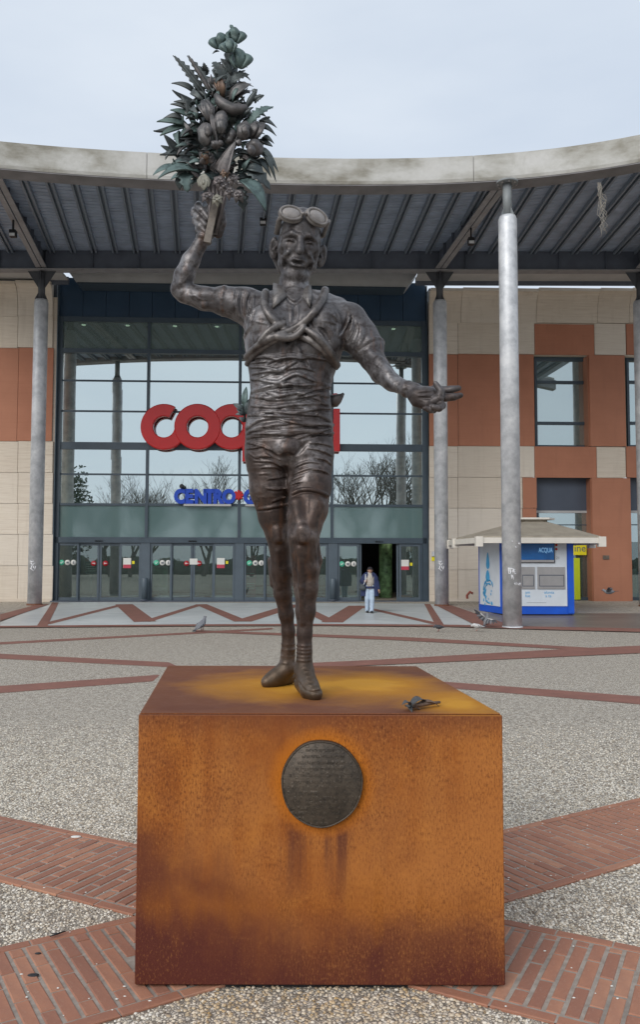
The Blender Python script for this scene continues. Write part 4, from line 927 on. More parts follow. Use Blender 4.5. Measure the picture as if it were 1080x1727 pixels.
# columns
def column(c, zbase, ztop, znk, label, front, grp='steel columns of the canopy'):
    t = thing('steel_column', label, 'column', (c.x, c.y, zbase), grp); r_ = RCOL
    obj('shaft', MB().lathe((c.x, c.y, zbase), [(r_, .06), (r_, znk - zbase), (r_ * .86, znk - zbase + .10), (r_ * .60, znk - zbase + .12)], 32), MT['galv'], t)
    obj('base_collar', MB().lathe((c.x, c.y, zbase), [(r_ + .03, -.05), (r_ + .03, .02), (r_ + .006, .058)], 32), MT['galv' if front else 'rustfoot'], t)
    nk = MB(); nk.lathe((c.x, c.y, znk + .105), [(.125, 0), (.125, ztop - znk - .16)], 20); obj('neck', nk, MT['neck' if front else 'darkcol'], t)
    fin = MB()
    for a in range(4):
        d = Vector((math.cos(a * math.pi / 2 + .6), math.sin(a * math.pi / 2 + .6), 0)); fin.prism([Vector((c.x, c.y, znk + .10)) + d * .12, Vector((c.x, c.y, znk + .10)) + d * .24, Vector((c.x, c.y, znk + .34)) + d * .127], d.cross(Vector((0, 0, 1))) * .015)
    obj('fin', fin, MT['neck' if front else 'darkcol'], t)
    if front:
        obj('cap_plate', MB().lathe((c.x, c.y, ztop - .055), [(.30, 0), (.30, .05)], 28), MT['neck'], t)
        bo = MB()
        for a in range(8): bo.lathe((c.x + .24 * math.cos(a * .785), c.y + .24 * math.sin(a * .785), ztop - .09), [(.022, 0), (.022, .034)], 6)
        obj('bolt', bo, MT['steel'], t)
    else:
        h = .62; w0 = .52; b = MB()
        b.prism([(c.x - .13, c.y - .012, ztop - h), (c.x + .13, c.y - .012, ztop - h), (c.x + w0, c.y - .012, ztop - .004), (c.x - w0, c.y - .012, ztop - .004)], (0, .024, 0))
        b.prism([(c.x + .012, c.y - .13, ztop - h), (c.x + .012, c.y + .13, ztop - h), (c.x + .012, c.y + .16, ztop - .004), (c.x + .012, c.y - .18, ztop - .004)], (-.024, 0, 0)); obj('bracket', b, MT['darkcol'], t)
    return t
znf = atY(862, 372, FCOL.y).z
fcol = column(FCOL, 0, ZED - .02, znf, 'thick galvanised front column right of the statue with white scribbles', True)
znr = atY(747, 512, YR).z
for c, lab in ((RCOLS[0], 'grey rear column at the left end of the glass entrance'), (RCOLS[1], 'grey rear column at the right end of the glass entrance'), (RCOLS[2], 'grey rear column at the right edge of the photo beyond the kiosk')):
    column(c, gz(YR), ZRB, znr, lab, False)
fl2 = Vector((FCOL.x - 14.8, FCOL.y - .2, 0)); column(fl2, 0, ZED - .02, znf, 'front column left of the view, seen only mirrored in the entrance glass', True)
# scribbles on the front column
def scribble(parent, c, px0, py0, sc, strokes, r=.006):
    mb = MB()
    for st in strokes:
        P_ = []
        for (a, b) in st:
            px, py = px0 + a * sc, py0 + b * sc; d = ray(px, py); ox, oy = CO.x - c.x, CO.y - c.y
            A = d.x * d.x + d.y * d.y; B = 2 * (ox * d.x + oy * d.y); C_ = ox * ox + oy * oy - (RCOL + .002) ** 2; D = B * B - 4 * A * C_
            if D < 0: continue
            t = (-B - math.sqrt(D)) / (2 * A); P_.append(CO + d * t)
        if len(P_) > 1: mb.tube(P_, r, 4)
    obj('scribble', mb, MT['graffiti'], parent)
rr = random.Random(4)
scribble(fcol, FCOL, 857, 958, 1, [[(0, 0), (7, 1), (13, 3)], [(1, -1), (2, 10), (4, 9)], [(4, 1), (5, 9), (9, 9), (9, 3)], [(10, 2), (11, 10), (14, 9)], [(3, 5), (13, 6)], [(6, 11), (7, 18), (10, 16)], [(8, 12), (10, 20)]], .011)
scribble(fcol, FCOL, 868, 980, 1, [[(0, 3), (2, 8), (3, 2), (5, 8)], [(6, 4), (8, 8), (9, 3)], [(10, 3), (11, 8), (13, 4), (14, 8)], [(0, 8), (13, 9)]], .01)
scribble(fcol, FCOL, 864, 912, 1, [[(0, 0), (2, 2)], [(12, 3), (14, 8)], [(11, 5), (15, 5)], [(6, 10), (8, 12)]], .012)
cR = RCOLS[1]
for k, c in ((0, RCOLS[0]), (1, RCOLS[1])):
    t = [o for o in COL.objects if o.name.startswith('steel_column') and abs(o.location.x - c.x) < .1][0]
    bx_ = (55, 744)[k]; scribble(t, c, bx_ - 4, 946, 1, [[(0, 0), (3, 2), (6, 0)], [(1, 3), (4, 8), (7, 4)], [(2, 8), (3, 14)], [(5, 9), (8, 15), (9, 9)], [(0, 12), (6, 17)]], .02)
# floodlights and the ragged rope hanging from the soffit
def flood(px, py, Y, label, sc=1.0):
    p = atY(px, py, Y); t = thing('floodlight', label, 'floodlight', (p.x, p.y, p.z - .12), 'floodlights under the canopy')
    obj('housing', MB().box(p.x - .10 * sc, p.x + .10 * sc, p.y - .09, p.y + .09, p.z - .12 * sc, p.z + .10 * sc), MT['black'], t, bevel=.01)
    obj('lens', MB().box(p.x - .085 * sc, p.x + .085 * sc, p.y - .097, p.y - .0925, p.z - .11 * sc, p.z - .02 * sc), MT['lampglass'], t)
    b = MB(); b.bar((p.x, p.y, p.z + .105), (p.x, p.y, p.z + .42), .05, .05, (0, 1, 0)); obj('bracket', b, MT['black'], t)
flood(444, 374, 25.5, 'small black floodlight hanging from the soffit beside the statue head'); flood(795, 407, 25.6, 'small black floodlight on the beam left of the front column'); flood(22, 394, 25.0, 'small black floodlight on the beam at the left edge')
p0 = atY(1011, 310, 21.6); mb = MB(); rr = random.Random(8)
for k in range(16):
    pts_ = []; L = rr.uniform(.5, 1.5)
    for i in range(9):
        t = i / 8; s_ = .02 + .16 * math.sin(t * 2.2); pts_.append((p0.x + .10 * t + rr.gauss(0, s_ * .35) + .04 * math.sin(k + t * 6), p0.y + rr.gauss(0, .03), p0.z + .02 - L * t))
    mb.tube(pts_, .0065, 4)
top('frayed_netting', mb, MT['rope'], 'pale frayed netting hanging from the canopy edge right of the front column', 'netting')

# ------------------------------------------------------------------ water kiosk
YK = 25.9
zk = gz(YK)
K = lambda px, py, Y=YK: atY(px, py, Y)
kx0, kx1 = K(849, 980).x, K(968, 980).x; kz1 = K(900, 905).z; kz0 = zk + .01
kl = atY(808, 980, YK + 1.9); klx = kl.x                     # far left corner
KI = thing('water_kiosk', 'blue and white drinking water kiosk with tan hipped roof behind the front column', 'kiosk', ((kx0 + kx1) / 2, YK, zk))
mid = Vector(((kx0 + kx1) / 2, YK, 0)); lf = Vector((klx, YK + 1.9, 0)); fl = Vector((kx0, YK, 0)); fr = Vector((kx1, YK, 0)); rb = Vector((kx1 + .42, YK + 1.9, 0)); bk1 = Vector((kx1 - .3, YK + 3.2, 0)); bk0 = Vector((kx0, YK + 3.2, 0))
foot = [lf, fl, fr, rb, bk1, bk0]
obj('body', MB().prism([p + Vector((0, 0, kz0 + .03)) for p in foot], (0, 0, kz1 - kz0 - .03)), MT['kblue'], KI)
obj('skid', MB().prism([mid.lerp(p, .97) + Vector((0, .04, kz0 - .02)) for p in foot], (0, 0, .05)), MT['black'], KI)
def kface(a, b, s0, s1, z0, z1, th, mat, name, parent=KI, off=0.0):
    d = (b - a).normalized(); n = Vector((d.y, -d.x, 0)); L = (b - a).length; p, q = a + d * L * s0 + n * off, a + d * L * s1 + n * off
    mb = MB(); mb.hexa([p + n * th + Vector((0, 0, z0)), q + n * th + Vector((0, 0, z0)), q - n * .02 + Vector((0, 0, z0)), p - n * .02 + Vector((0, 0, z0)), p + n * th + Vector((0, 0, z1)), q + n * th + Vector((0, 0, z1)), q - n * .02 + Vector((0, 0, z1)), p - n * .02 + Vector((0, 0, z1))]); return obj(name, mb, MT[mat], parent)
zp = lambda py: K(900, py).z
fpan = kface(fl, fr, .10, .905, zp(1022), zp(906), .02, 'kwhite', 'front_panel'); kface(lf, fl, .06, .88, zk + .26, kz1 - .02, .015, 'kwhite', 'side_panel')
kface(fl, fr, .0, .10, kz0 + .06, kz1 - .005, .035, 'kblue', 'corner_post'); kface(fl, fr, .915, 1.0, kz0 + .06, kz1 - .005, .035, 'kblue', 'corner_post')
ksx = lambda px: (K(px, 980).x - kx0) / (kx1 - kx0)
scr = kface(fl, fr, ksx(872), ksx(936), zp(949), zp(913), .07, 'black', 'screen'); scf = kface(fl, fr, ksx(874), ksx(934.5), zp(944), zp(914), .076, 'screen', 'screen_image', scr); kface(fl, fr, ksx(874), ksx(934.5), zp(948), zp(944.3), .076, 'steel', 'screen_band', scr)
obj('screen_text', text_mb('ACQUA', .21, (K(908, 930).x, YK - .078, zp(931.5)), (1, 0, 0), (0, 0, 1), .004, sx=.58), MT['screentext'], scr)
for (a, b) in ((878, 902), (906.5, 953)):
    nt = kface(fl, fr, ksx(a), ksx(b), zp(993), zp(956), .05, 'steel', 'dispenser_niche'); kface(fl, fr, ksx(a + 2.5), ksx(b - 1.5), zp(989), zp(969), .053, 'textgrey', 'niche_opening', nt)
    kface(fl, fr, ksx(a + 4), ksx(b - 3), zp(987.5), zp(971), .056, 'steel', 'niche_back', nt)
for s_, px, py in (('alunta', 918, 1001), ('a ta', 920, 1007), ('am', 886, 1001), ('fue', 886, 1007)): obj('lettering', text_mb(s_, .13, (K(px, py).x, YK - .024, zp(py)), (1, 0, 0), (0, 0, 1), .003), MT['skyblue'], KI)
for px, py in ((938.5, 919), (938.5, 926)): obj('red_button', MB().lathe((K(px, py).x, YK - .02, zp(py)), [(.035, 0), (.035, .02), (0, .025)], 12, axis=(0, -1, 0)), MT['red'], KI)
obj('lettering', text_mb('21', .12, (K(938, 942).x, YK - .024, zp(943)), (1, 0, 0), (0, 0, 1), .003), MT['textgrey'], KI)
kface(fl, fr, ksx(888), ksx(921), zp(1016.5), zp(1016), .022, 'textgrey', 'service_hatch')
# blue splash emblem printed on the side panel
d = (fl - lf).normalized(); nk_ = Vector((d.y, -d.x, 0)); Ls = (fl - lf).length; cs = lf + d * Ls * .42 + nk_ * .02
ks = lambda s_, z_: cs + d * s_ + Vector((0, 0, z_)); mb = MB(); zc0 = zk + 1.15
def drop(mb, s_, z_, r_, h):
    pts_ = [(s_ + r_ * math.sin(a), z_ + (r_ * -math.cos(a) if a < 2 or a > 4.3 else r_ * -math.cos(a) + h * (1 - abs(a - 3.1416) / 1.15))) for a in np.linspace(0, 6.283, 22)[:-1]]
    mb.prism([ks(a, b) for a, b in pts_], nk_ * .004)
drop(mb, 0, zc0 + .42, .14, .3); drop(mb, -.02, zc0 + .02, .16, .08)
for (a0, r_, z_) in ((0, .42, -.3), (.6, .3, -.36), (1.2, .36, -.28), (2.2, .26, -.52)):
    P_ = [ks(r_ * math.cos(a0 + i * .28) * .9, zc0 + z_ + r_ * .7 * math.sin(a0 + i * .28) - .12 * i * .1) + nk_ * .003 for i in range(12)]; mb.tube(P_, [.016 + .016 * (i % 3) for i in range(12)], 5, flat=.1, up=nk_)
for i in range(14): drop(mb, RNG.uniform(-.4, .34), zc0 - .15 - RNG.uniform(0, .75), RNG.uniform(.018, .05), .03)
obj('splash_print', mb, MT['skyblue'], KI)
# roof
ex0, ex1 = K(808, 915, YK - .55).x, K(1015, 910, YK - .55).x; ze = atY(900, 913, YK - .55).z; zeL = ze
e = [Vector((K(771, 912, YK + 1.6).x, YK + 1.9, ze)), Vector((ex0, YK - .55, ze)), Vector((ex1, YK - .55, ze)), Vector((ex1 + .5, YK + 1.9, ze)), Vector((ex1 - .6, YK + 3.8, ze)), Vector((ex0 - .2, YK + 3.8, ze))]
zap = atY(905, 880, YK + 1.4).z; cx_ = K(898, 876, YK + 1.4).x; ap = [Vector((cx_ + a, YK + 1.4 + b, zap)) for a, b in ((-.5, 0), (-.3, -.3), (.3, -.3), (.5, 0), (.3, .3), (-.3, .3))]
for i in range(6):
    a, b, c, d_ = e[i], e[(i + 1) % 6], ap[(i + 1) % 6], ap[i]; dn = Vector((0, 0, -.05)); g_ = lambda p: p + Vector((0, 0, .16))
    obj('roof_slope', MB().hexa([g_(a) + dn, g_(b) + dn, c + dn, d_ + dn, g_(a), g_(b), c, d_]), MT['tan'], KI)
    dd = (b - a).normalized(); gu = MB(); gu.bar(a + Vector((0, 0, .03)) - dd * .02, b + Vector((0, 0, .03)) + dd * .02, .14, .17); obj('gutter', gu, MT['gutter'], KI)
    gu = MB(); gu.box(a.x - .11, a.x + .11, a.y - .11, a.y + .11, ze - .16, ze + .15); obj('gutter_corner', gu, MT['gutter'], KI)
obj('eaves_soffit', MB().prism([p + Vector((0, 0, .02)) for p in e], (0, 0, .03)), MT['gutter'], KI)
obj('roof_cap', MB().prism([Vector((cx_, YK + 1.4, zap + .06)) + (p - Vector((cx_, YK + 1.4, zap))) * 1.5 for p in ap], (0, 0, .06)), MT['gutter'], KI); obj('roof_neck', MB().prism([p for p in ap], (0, 0, .07)), MT['tan'], KI)

# ------------------------------------------------------------------ trees across the road, seen mirrored in the glass
def bare_tree(x, y, h, seed, label):
    rr = random.Random(seed); t = thing('bare_tree', label, 'tree', (x, y, 0), 'bare winter trees mirrored in the glass'); tr = MB(); crn = MB()
    def grow(mb, p, d, L, r_, lev):
        n_ = 3; pts_ = [p]; dd = d.copy()
        for i in range(n_):
            dd = (dd + Vector((rr.gauss(0, .13), rr.gauss(0, .13), rr.gauss(.05, .06)))).normalized(); pts_.append(pts_[-1] + dd * L / n_)
        mb.tube(pts_, [r_ * (1 - .45 * i / n_) for i in range(n_ + 1)], (3 if lev > 2 else 5) if lev else 7, cap=False)
        if lev >= 5 or r_ < .008: return
        for k in range(rr.choice((3, 3, 4)) if lev else 6):
            a = rr.uniform(0, 6.283); sp = rr.uniform(.35, .85); ax = Vector((math.cos(a), math.sin(a), 0)); nd = (dd + ax * sp + Vector((0, 0, .12))).normalized()
            grow(crn, pts_[-1] if k < 2 else pts_[rr.randrange(1, n_ + 1)], nd, L * rr.uniform(.62, .85), r_ * .56, lev + 1)
    grow(tr, Vector((x, y, 0)), Vector((0, 0, 1)), h * .3, h * .02, 0); obj('trunk', tr, MT['bark'], t); obj('crown', crn, MT['bark'], t, recalc=False)
for i, (px, yy_, h) in enumerate(((700, -28, 15.5), (605, -30, 15), (650, -36, 18), (345, -32, 14.5), (225, -26, 12), (192, -30, 12.5), (255, -34, 12.5), (480, -40, 15), (425, -30, 12))):
    e_ = YF - yy_; D = YF + e_; X = (px - 540) / F * D + 2 * e_ * YAW; bare_tree(X, yy_, h, 20 + i, 'bare winter tree mirrored in the glass, ' + ('nearest the right frame', 'just right of the statue', 'tallest of those at right', 'alone under the red letters', 'middle of the left three', 'leftmost of the left three', 'rightmost of the left three', 'high behind the statue', 'low behind the statue')[i])
def evergreen(x, y, h, w, seed, label):
    rr = np.random.default_rng(seed); t = thing('evergreen_tree', label, 'tree', (x, y, 0), 'evergreens mirrored in the glass'); tr = MB(); tr.tube([(x, y, 0), (x + .1, y, h * .4), (x, y, h * .8)], [.28, .2, .06], 8); obj('trunk', tr, MT['bark'], t); mb = MB()
    for k in range(26):
        a = rr.uniform(0, 6.283); z_ = rr.uniform(.3, 1) * h; rad = w * (1 - ((z_ / h - .55) / .55) ** 2) ** .5 * rr.uniform(.3, .8) if abs(z_ / h - .55) < .54 else .2; c = Vector((x + rad * math.cos(a), y + rad * math.sin(a), z_)); s_ = w * rr.uniform(.25, .42)
        for j in range(90):
            v = Vector(rr.normal(size=3)).normalized() * s_ * rr.uniform(.5, 1.05) ** .5; u = Vector(rr.normal(size=3)).normalized() * .16; q = Vector(rr.normal(size=3)).normalized() * .16; p_ = c + v; mb.add([p_ - u, p_ + q, p_ + u, p_ - q], [(0, 1, 2, 3)])
    obj('crown', mb, MT['leaf'], t, recalc=False)
for i, (px, yy_, h, w) in enumerate(((118, -24, 11.5, 3.4), (690, -44, 9, 4), (100, -30, 9, 3))):
    e_ = YF - yy_; D = YF + e_; X = (px - 540) / F * D + 2 * e_ * YAW; evergreen(X, yy_, h, w, i, ('dark evergreen across the road mirrored at the left of the glass', 'dark evergreen across the road mirrored at the right of the glass', 'second dark evergreen mirrored at the left of the glass')[i])
mb = MB(); rr = np.random.default_rng(1)
for k in range(64):
    X = -64 + 2.0 * k; h_ = rr.uniform(.8, 1.5); b0 = len(mb.v); mb.ell((X, -47 + rr.normal() * .3, h_ * .7), 1.9, 1.2, h_, None, 12, 8)
    for i in range(b0, len(mb.v)):
        v = mb.v[i]; mb.v[i] = (v[0] + rr.normal() * .13, v[1] + rr.normal() * .13, max(0, v[2] + rr.normal() * .13))
    for i in range(70):
        a = rr.uniform(0, 6.283); zz_ = rr.uniform(.2, 1); p_ = Vector((X + 1.9 * math.cos(a) * (1 - .3 * zz_), -47 + 1.25 * math.sin(a) * (1 - .3 * zz_), h_ * .7 + h_ * zz_)); u = Vector(rr.normal(size=3)).normalized() * .12; q_ = Vector(rr.normal(size=3)).normalized() * .12; mb.add([p_ - u, p_ + q_, p_ + u, p_ - q_], [(0, 1, 2, 3)])
o = obj('far_hedge', mb, MT['leaf'], recalc=False); tag(o, 'long dark hedge across the road mirrored low in the glass', None, None, 'stuff')
# ------------------------------------------------------------------ rusted block
pc = Vector(((PLAN[0][0] + PLAN[1][0]) / 2, PY0, 0))
PLQ = (atY(543, 1319, PY0).x - pc.x, atY(543, 1319, PY0).z, atY(543, 1319, PY0).z)
MT['corten'] = mk_corten(PLAN[1][0] - PLAN[0][0], PH, PLQ)
BLK = thing('rusted_block', 'big rust orange steel block under the bronze statue with a round dark plaque', 'pedestal', (pc.x, PY0, 0))
zb = .022
mb = MB().prism([(x, y, zb) for x, y in PLAN], (0, 0, PH - .006 - zb)); obj('steel_shell', mb, MT['corten'], BLK, bevel=.004)
mb = MB().prism([(pc.x + (x - pc.x) * .991, PY0 + .006 + (y - PY0) * .992, PH - .0055) for x, y in PLAN], (0, 0, .0055)); obj('top_plate', mb, MT['corten'], BLK, bevel=.002)
mb = MB().prism([(pc.x + (x - pc.x) * .97, PY0 + .03 + (y - PY0) * .95, -.01) for x, y in PLAN], (0, 0, .04)); obj('footing', mb, MT['black'], BLK)
def mk_plaque():
    m = M('plaque_bronze'); v = m.tc(); p = m.sep(v); f = m.noise(7, 6, .6); g = m.noise(60, 4)
    row = m.math('FRACT', m.math('MULTIPLY', p[2], 48.0)); inrow = m.ramp(row, [(.18, 0.0), (.3, 1.0), (.72, 1.0), (.84, 0.0)])
    let = m.voro(1.0, m.tc(scale=(95, 1, 30)), out='Distance'); nz = m.noise(9, 3); le = m.math('MULTIPLY', m.ramp(let, [(.30, 1.0), (.42, 0.0)]), inrow); le = m.math('MULTIPLY', le, m.ramp(nz, [(.35, .25), (.6, 1.0)]))
    c = m.ramp(f, [(.3, (.058, .045, .034)), (.7, (.125, .098, .074))]); c = m.mix(m.math('MULTIPLY', le, .45), c, (.17, .145, .115)); c = m.mix(m.ramp(g, [(.35, .5), (.55, 0.0)]), c, (.03, .026, .022))
    m.set(col=c, rough=.5, metal=.5); m.bump(m.math('ADD', le, m.math('MULTIPLY', g, .4)), .55, .004); return m.m
MT['plaque'] = mk_plaque()
pq = Vector((pc.x + PLQ[0], PY0, PLQ[2])); RQ = 67.5 / F * PY0; mb = MB(); prof = [(RQ, 0), (RQ, .022), (RQ - .004, .026), (0, .026)]
mb.lathe(pq, prof, 56, axis=(0, -1, 0), sy=1.045, xa=(1, 0, 0))
for i in range(len(mb.v)):
    x, y, z = mb.v[i]; a = math.atan2(z - pq.z, x - pq.x); k = 1 + .010 * math.sin(3 * a + 1) + .006 * math.sin(7 * a); mb.v[i] = (pq.x + (x - pq.x) * k, y, pq.z + (z - pq.z) * k)
PLA = obj('plaque', mb, MT['plaque'], BLK)
gl = MB(); rg = random.Random(31)
for row in range(11):
    zr = pq.z + RQ * (.78 - row * .152); hw = math.sqrt(max(.01, RQ * RQ - (zr - pq.z) ** 2)) * rg.uniform(.62, .82); x = pq.x - hw; gh = RQ * (.085 if row in (6, 7, 8) else .06)
    while x < pq.x + hw:
        gw = gh * rg.uniform(.45, .8); yb, yt = PY0 - .0255, PY0 - .0276; kd = rg.randrange(5)
        if rg.random() < .86:
            gl.box(x, x + gh * .16, yt, yb, zr, zr + gh)
            if kd in (0, 1, 3): gl.box(x + gh * .165, x + gw, yt, yb, zr + gh * (.84 if kd else .45), zr + gh * (1 if kd else .6))
            if kd in (0, 2, 3): gl.box(x + gw - gh * .16, x + gw, yt, yb, zr, zr + gh * (.44 if kd != 2 else 1))
            if kd in (2, 4): gl.box(x + gh * .165, x + gw - gh * .17, yt, yb, zr, zr + gh * .16)
        x += gw + gh * .28
obj('worn_lettering', gl, MT['plaque'], PLA)['kind'] = 'stuff'
ri = MB(); P_ = []
for i in range(57):
    a = i / 56 * 6.2832; k = (1 + .010 * math.sin(3 * a + 1) + .006 * math.sin(7 * a)) * (RQ - .004); P_.append((pq.x + math.cos(a) * k, PY0 - .026, pq.z + math.sin(a) * k * 1.045))
ri.tube(P_, .0035, 5, cap=False); obj('rim', ri, MT['plaque'], PLA)

# ------------------------------------------------------------------ sculpting in a distance field
D0 = 4.05
def P3(px, py, dy=0.0): return np.array(atY(px, py, D0 + dy))
PX = D0 / F
class Field:
    def __init__(s, lo, hi, h):
        s.lo = np.array(lo, float); s.h = h; s.n = np.ceil((np.array(hi) - s.lo) / h).astype(int) + 1; s.d = np.full(tuple(s.n), .08, np.float32)
        s.ax = [(s.lo[i] + np.arange(s.n[i]) * h).astype(np.float32) for i in range(3)]
    def blk(s, lo, hi):
        a = np.clip(np.floor((np.array(lo) - s.lo) / s.h).astype(int), 0, s.n); b = np.clip(np.ceil((np.array(hi) - s.lo) / s.h).astype(int) + 1, 0, s.n)
        sl_ = tuple(slice(a[i], b[i]) for i in range(3)); return sl_, s.ax[0][sl_[0]][:, None, None], s.ax[1][sl_[1]][None, :, None], s.ax[2][sl_[2]][None, None, :]
    def put(s, sl_, d, k, mode):
        o = s.d[sl_]
        if o.size == 0: return
        d = d.astype(np.float32)
        if mode == 'add':
            if k <= 0: s.d[sl_] = np.minimum(o, d); return
            h = np.clip(.5 + .5 * (o - d) / k, 0, 1); s.d[sl_] = o + (d - o) * h - k * h * (1 - h)
        else:
            d = -d; h = np.clip(.5 - .5 * (o - d) / max(k, 1e-6), 0, 1); s.d[sl_] = o + (d - o) * h + k * h * (1 - h)
    def cone(s, p, q, ra, rb, k=.01, mode='add'):
        p, q = np.array(p, float), np.array(q, float); m = max(ra, rb) + k + .02
        sl_, X, Y, Z_ = s.blk(np.minimum(p, q) - m, np.maximum(p, q) + m); v = q - p; L2 = float(v @ v) + 1e-12
        t = np.clip(((X - p[0]) * v[0] + (Y - p[1]) * v[1] + (Z_ - p[2]) * v[2]) / L2, 0, 1)
        d = np.sqrt((X - p[0] - t * v[0]) ** 2 + (Y - p[1] - t * v[1]) ** 2 + (Z_ - p[2] - t * v[2]) ** 2) - (ra + (rb - ra) * t); s.put(sl_, d, k, mode)
    def ell(s, c, r, Rm=None, k=.01, mode='add'):
        c = np.array(c, float); r = np.array(r, float); m = r.max() + k + .02; sl_, X, Y, Z_ = s.blk(c - m, c + m); X, Y, Z_ = X - c[0], Y - c[1], Z_ - c[2]
        if Rm is None: a, b, e = X, Y, Z_
        else: a, b, e = [Rm[i][0] * X + Rm[i][1] * Y + Rm[i][2] * Z_ for i in range(3)]
        k0 = np.sqrt((a / r[0]) ** 2 + (b / r[1]) ** 2 + (e / r[2]) ** 2); k1 = np.sqrt((a / r[0] ** 2) ** 2 + (b / r[1] ** 2) ** 2 + (e / r[2] ** 2) ** 2) + 1e-9
        s.put(sl_, k0 * (k0 - 1) / k1, k, mode)
    def chain(s, pts, k=.01, mode='add'):     # pts: (point, radius)
        for (p, a), (q, b) in zip(pts[:-1], pts[1:]): s.cone(p, q, a, b, k, mode)
    def loft(s, secs, k=.02, ex=2.4):         # secs: (z, cx, cy, half width, half depth) from top to bottom
        S_ = np.array(sorted(secs)); m = .06; lo = (min(S_[:, 1] - S_[:, 3]) - m, min(S_[:, 2] - S_[:, 4]) - m, S_[0, 0] - m); hi = (max(S_[:, 1] + S_[:, 3]) + m, max(S_[:, 2] + S_[:, 4]) + m, S_[-1, 0] + m)
        sl_, X, Y, Z_ = s.blk(lo, hi); zz_ = Z_.ravel(); f = lambda i: np.interp(zz_, S_[:, 0], S_[:, i])[None, None, :]
        cx, cy, a, b = f(1), f(2), f(3), f(4); q = (np.abs((X - cx) / a) ** ex + np.abs((Y - cy) / b) ** ex) ** (1 / ex)
        d = (q - 1) * np.minimum(a, b) * .9; e = np.maximum(S_[0, 0] - Z_, Z_ - S_[-1, 0]); s.put(sl_, np.maximum(d, e), k, 'add')
    def surf(s, px, py, y0=-.55, y1=.45, default=0.0):
        d = np.array(ray(px, py)); d = d / d[1]; Ys = np.arange(D0 + y0, D0 + y1, s.h * .6); Q = np.array(CO)[None] + d[None] * Ys[:, None]
        I = np.rint((Q - s.lo) / s.h).astype(int); ok = np.all((I >= 0) & (I < s.n), axis=1); I = np.clip(I, 0, s.n - 1); v = np.where(ok, s.d[I[:, 0], I[:, 1], I[:, 2]], 1.0); w = np.nonzero(v < 0)[0]
        if len(w) == 0: return None
        i = w[0]; 
        if i > 0 and v[i - 1] < .05: t = v[i - 1] / (v[i - 1] - v[i] + 1e-9); return Q[i - 1] + (Q[i] - Q[i - 1]) * t
        return Q[i]
    def trace(s, pts, step=4.0, off=0.0, sm=2):
        out = []
        for (a, b) in zip(pts[:-1], pts[1:]):
            n_ = max(1, int(math.hypot(b[0] - a[0], b[1] - a[1]) / step))
            for i in range(n_): out.append((a[0] + (b[0] - a[0]) * i / n_, a[1] + (b[1] - a[1]) * i / n_))
        out.append(pts[-1]); P_ = [s.surf(*p) for p in out]; P_ = [p for p in P_ if p is not None]
        if len(P_) < 2: return []
        A = np.array(P_)
        for _ in range(sm):
            B = A.copy(); B[1:-1] = (A[:-2] + A[1:-1] * 2 + A[2:]) / 4; A = B
        A[:, 1] += off; return A
    def stroke(s, pts, r, k=.006, mode='add', off=0.0, taper=True, step=4.0):
        A = s.trace(pts, step, off)
        if len(A) < 2: return
        n_ = len(A)
        for i in range(n_ - 1):
            f = lambda j: r * PX * ((.25 + .75 * math.sin(math.pi * (j + .5) / n_)) if taper else 1.0)
            s.cone(A[i], A[i + 1], f(i), f(i + 1), k, mode)
    def mesh(s):
        d = s.d; n = np.array(d.shape) - 1; ins = d < 0
        cnt = np.zeros(n, np.int8)
        for a in (0, 1):
            for b in (0, 1):
                for c in (0, 1): cnt += ins[a:n[0] + a, b:n[1] + b, c:n[2] + c]
        cells = np.argwhere((cnt > 0) & (cnt < 8)); idx = np.full(tuple(n), -1, np.int64); idx[cells[:, 0], cells[:, 1], cells[:, 2]] = np.arange(len(cells))
        acc = np.zeros((len(cells), 3)); num = np.zeros(len(cells)); cor = [(a, b, c) for a in (0, 1) for b in (0, 1) for c in (0, 1)]
        val = {c: d[cells[:, 0] + c[0], cells[:, 1] + c[1], cells[:, 2] + c[2]].astype(float) for c in cor}
        for c in cor:
            for ax in range(3):
                if c[ax] == 0:
                    e = list(c); e[ax] = 1; e = tuple(e); v0, v1 = val[c], val[e]; m = (v0 < 0) != (v1 < 0); t = np.where(m, v0 / np.where(m, v0 - v1, 1), 0)
                    for j in range(3): acc[:, j] += np.where(m, c[j] + (t if j == ax else 0), 0)
                    num += m
        V_ = s.lo + (cells + acc / num[:, None]) * s.h; Q = []
        for ax in range(3):
            u, v = (ax + 1) % 3, (ax + 2) % 3; A = [slice(None)] * 3; B = [slice(None)] * 3; A[ax] = slice(0, -1); B[ax] = slice(1, None); ch = np.argwhere(ins[tuple(A)] != ins[tuple(B)]); ch = ch[(ch[:, u] > 0) & (ch[:, v] > 0) & (ch[:, u] < n[u]) & (ch[:, v] < n[v])]
            du = np.zeros(3, int); du[u] = 1; dv = np.zeros(3, int); dv[v] = 1; g_ = lambda o: idx[(ch - o)[:, 0], (ch - o)[:, 1], (ch - o)[:, 2]]; q = np.stack([g_(du + dv), g_(dv), g_(0 * du), g_(du)], 1); fl_ = ins[ch[:, 0], ch[:, 1], ch[:, 2]]; q[~fl_] = q[~fl_][:, ::-1]; Q.append(q)
        Q = np.concatenate(Q); return V_, Q[(Q >= 0).all(1)]
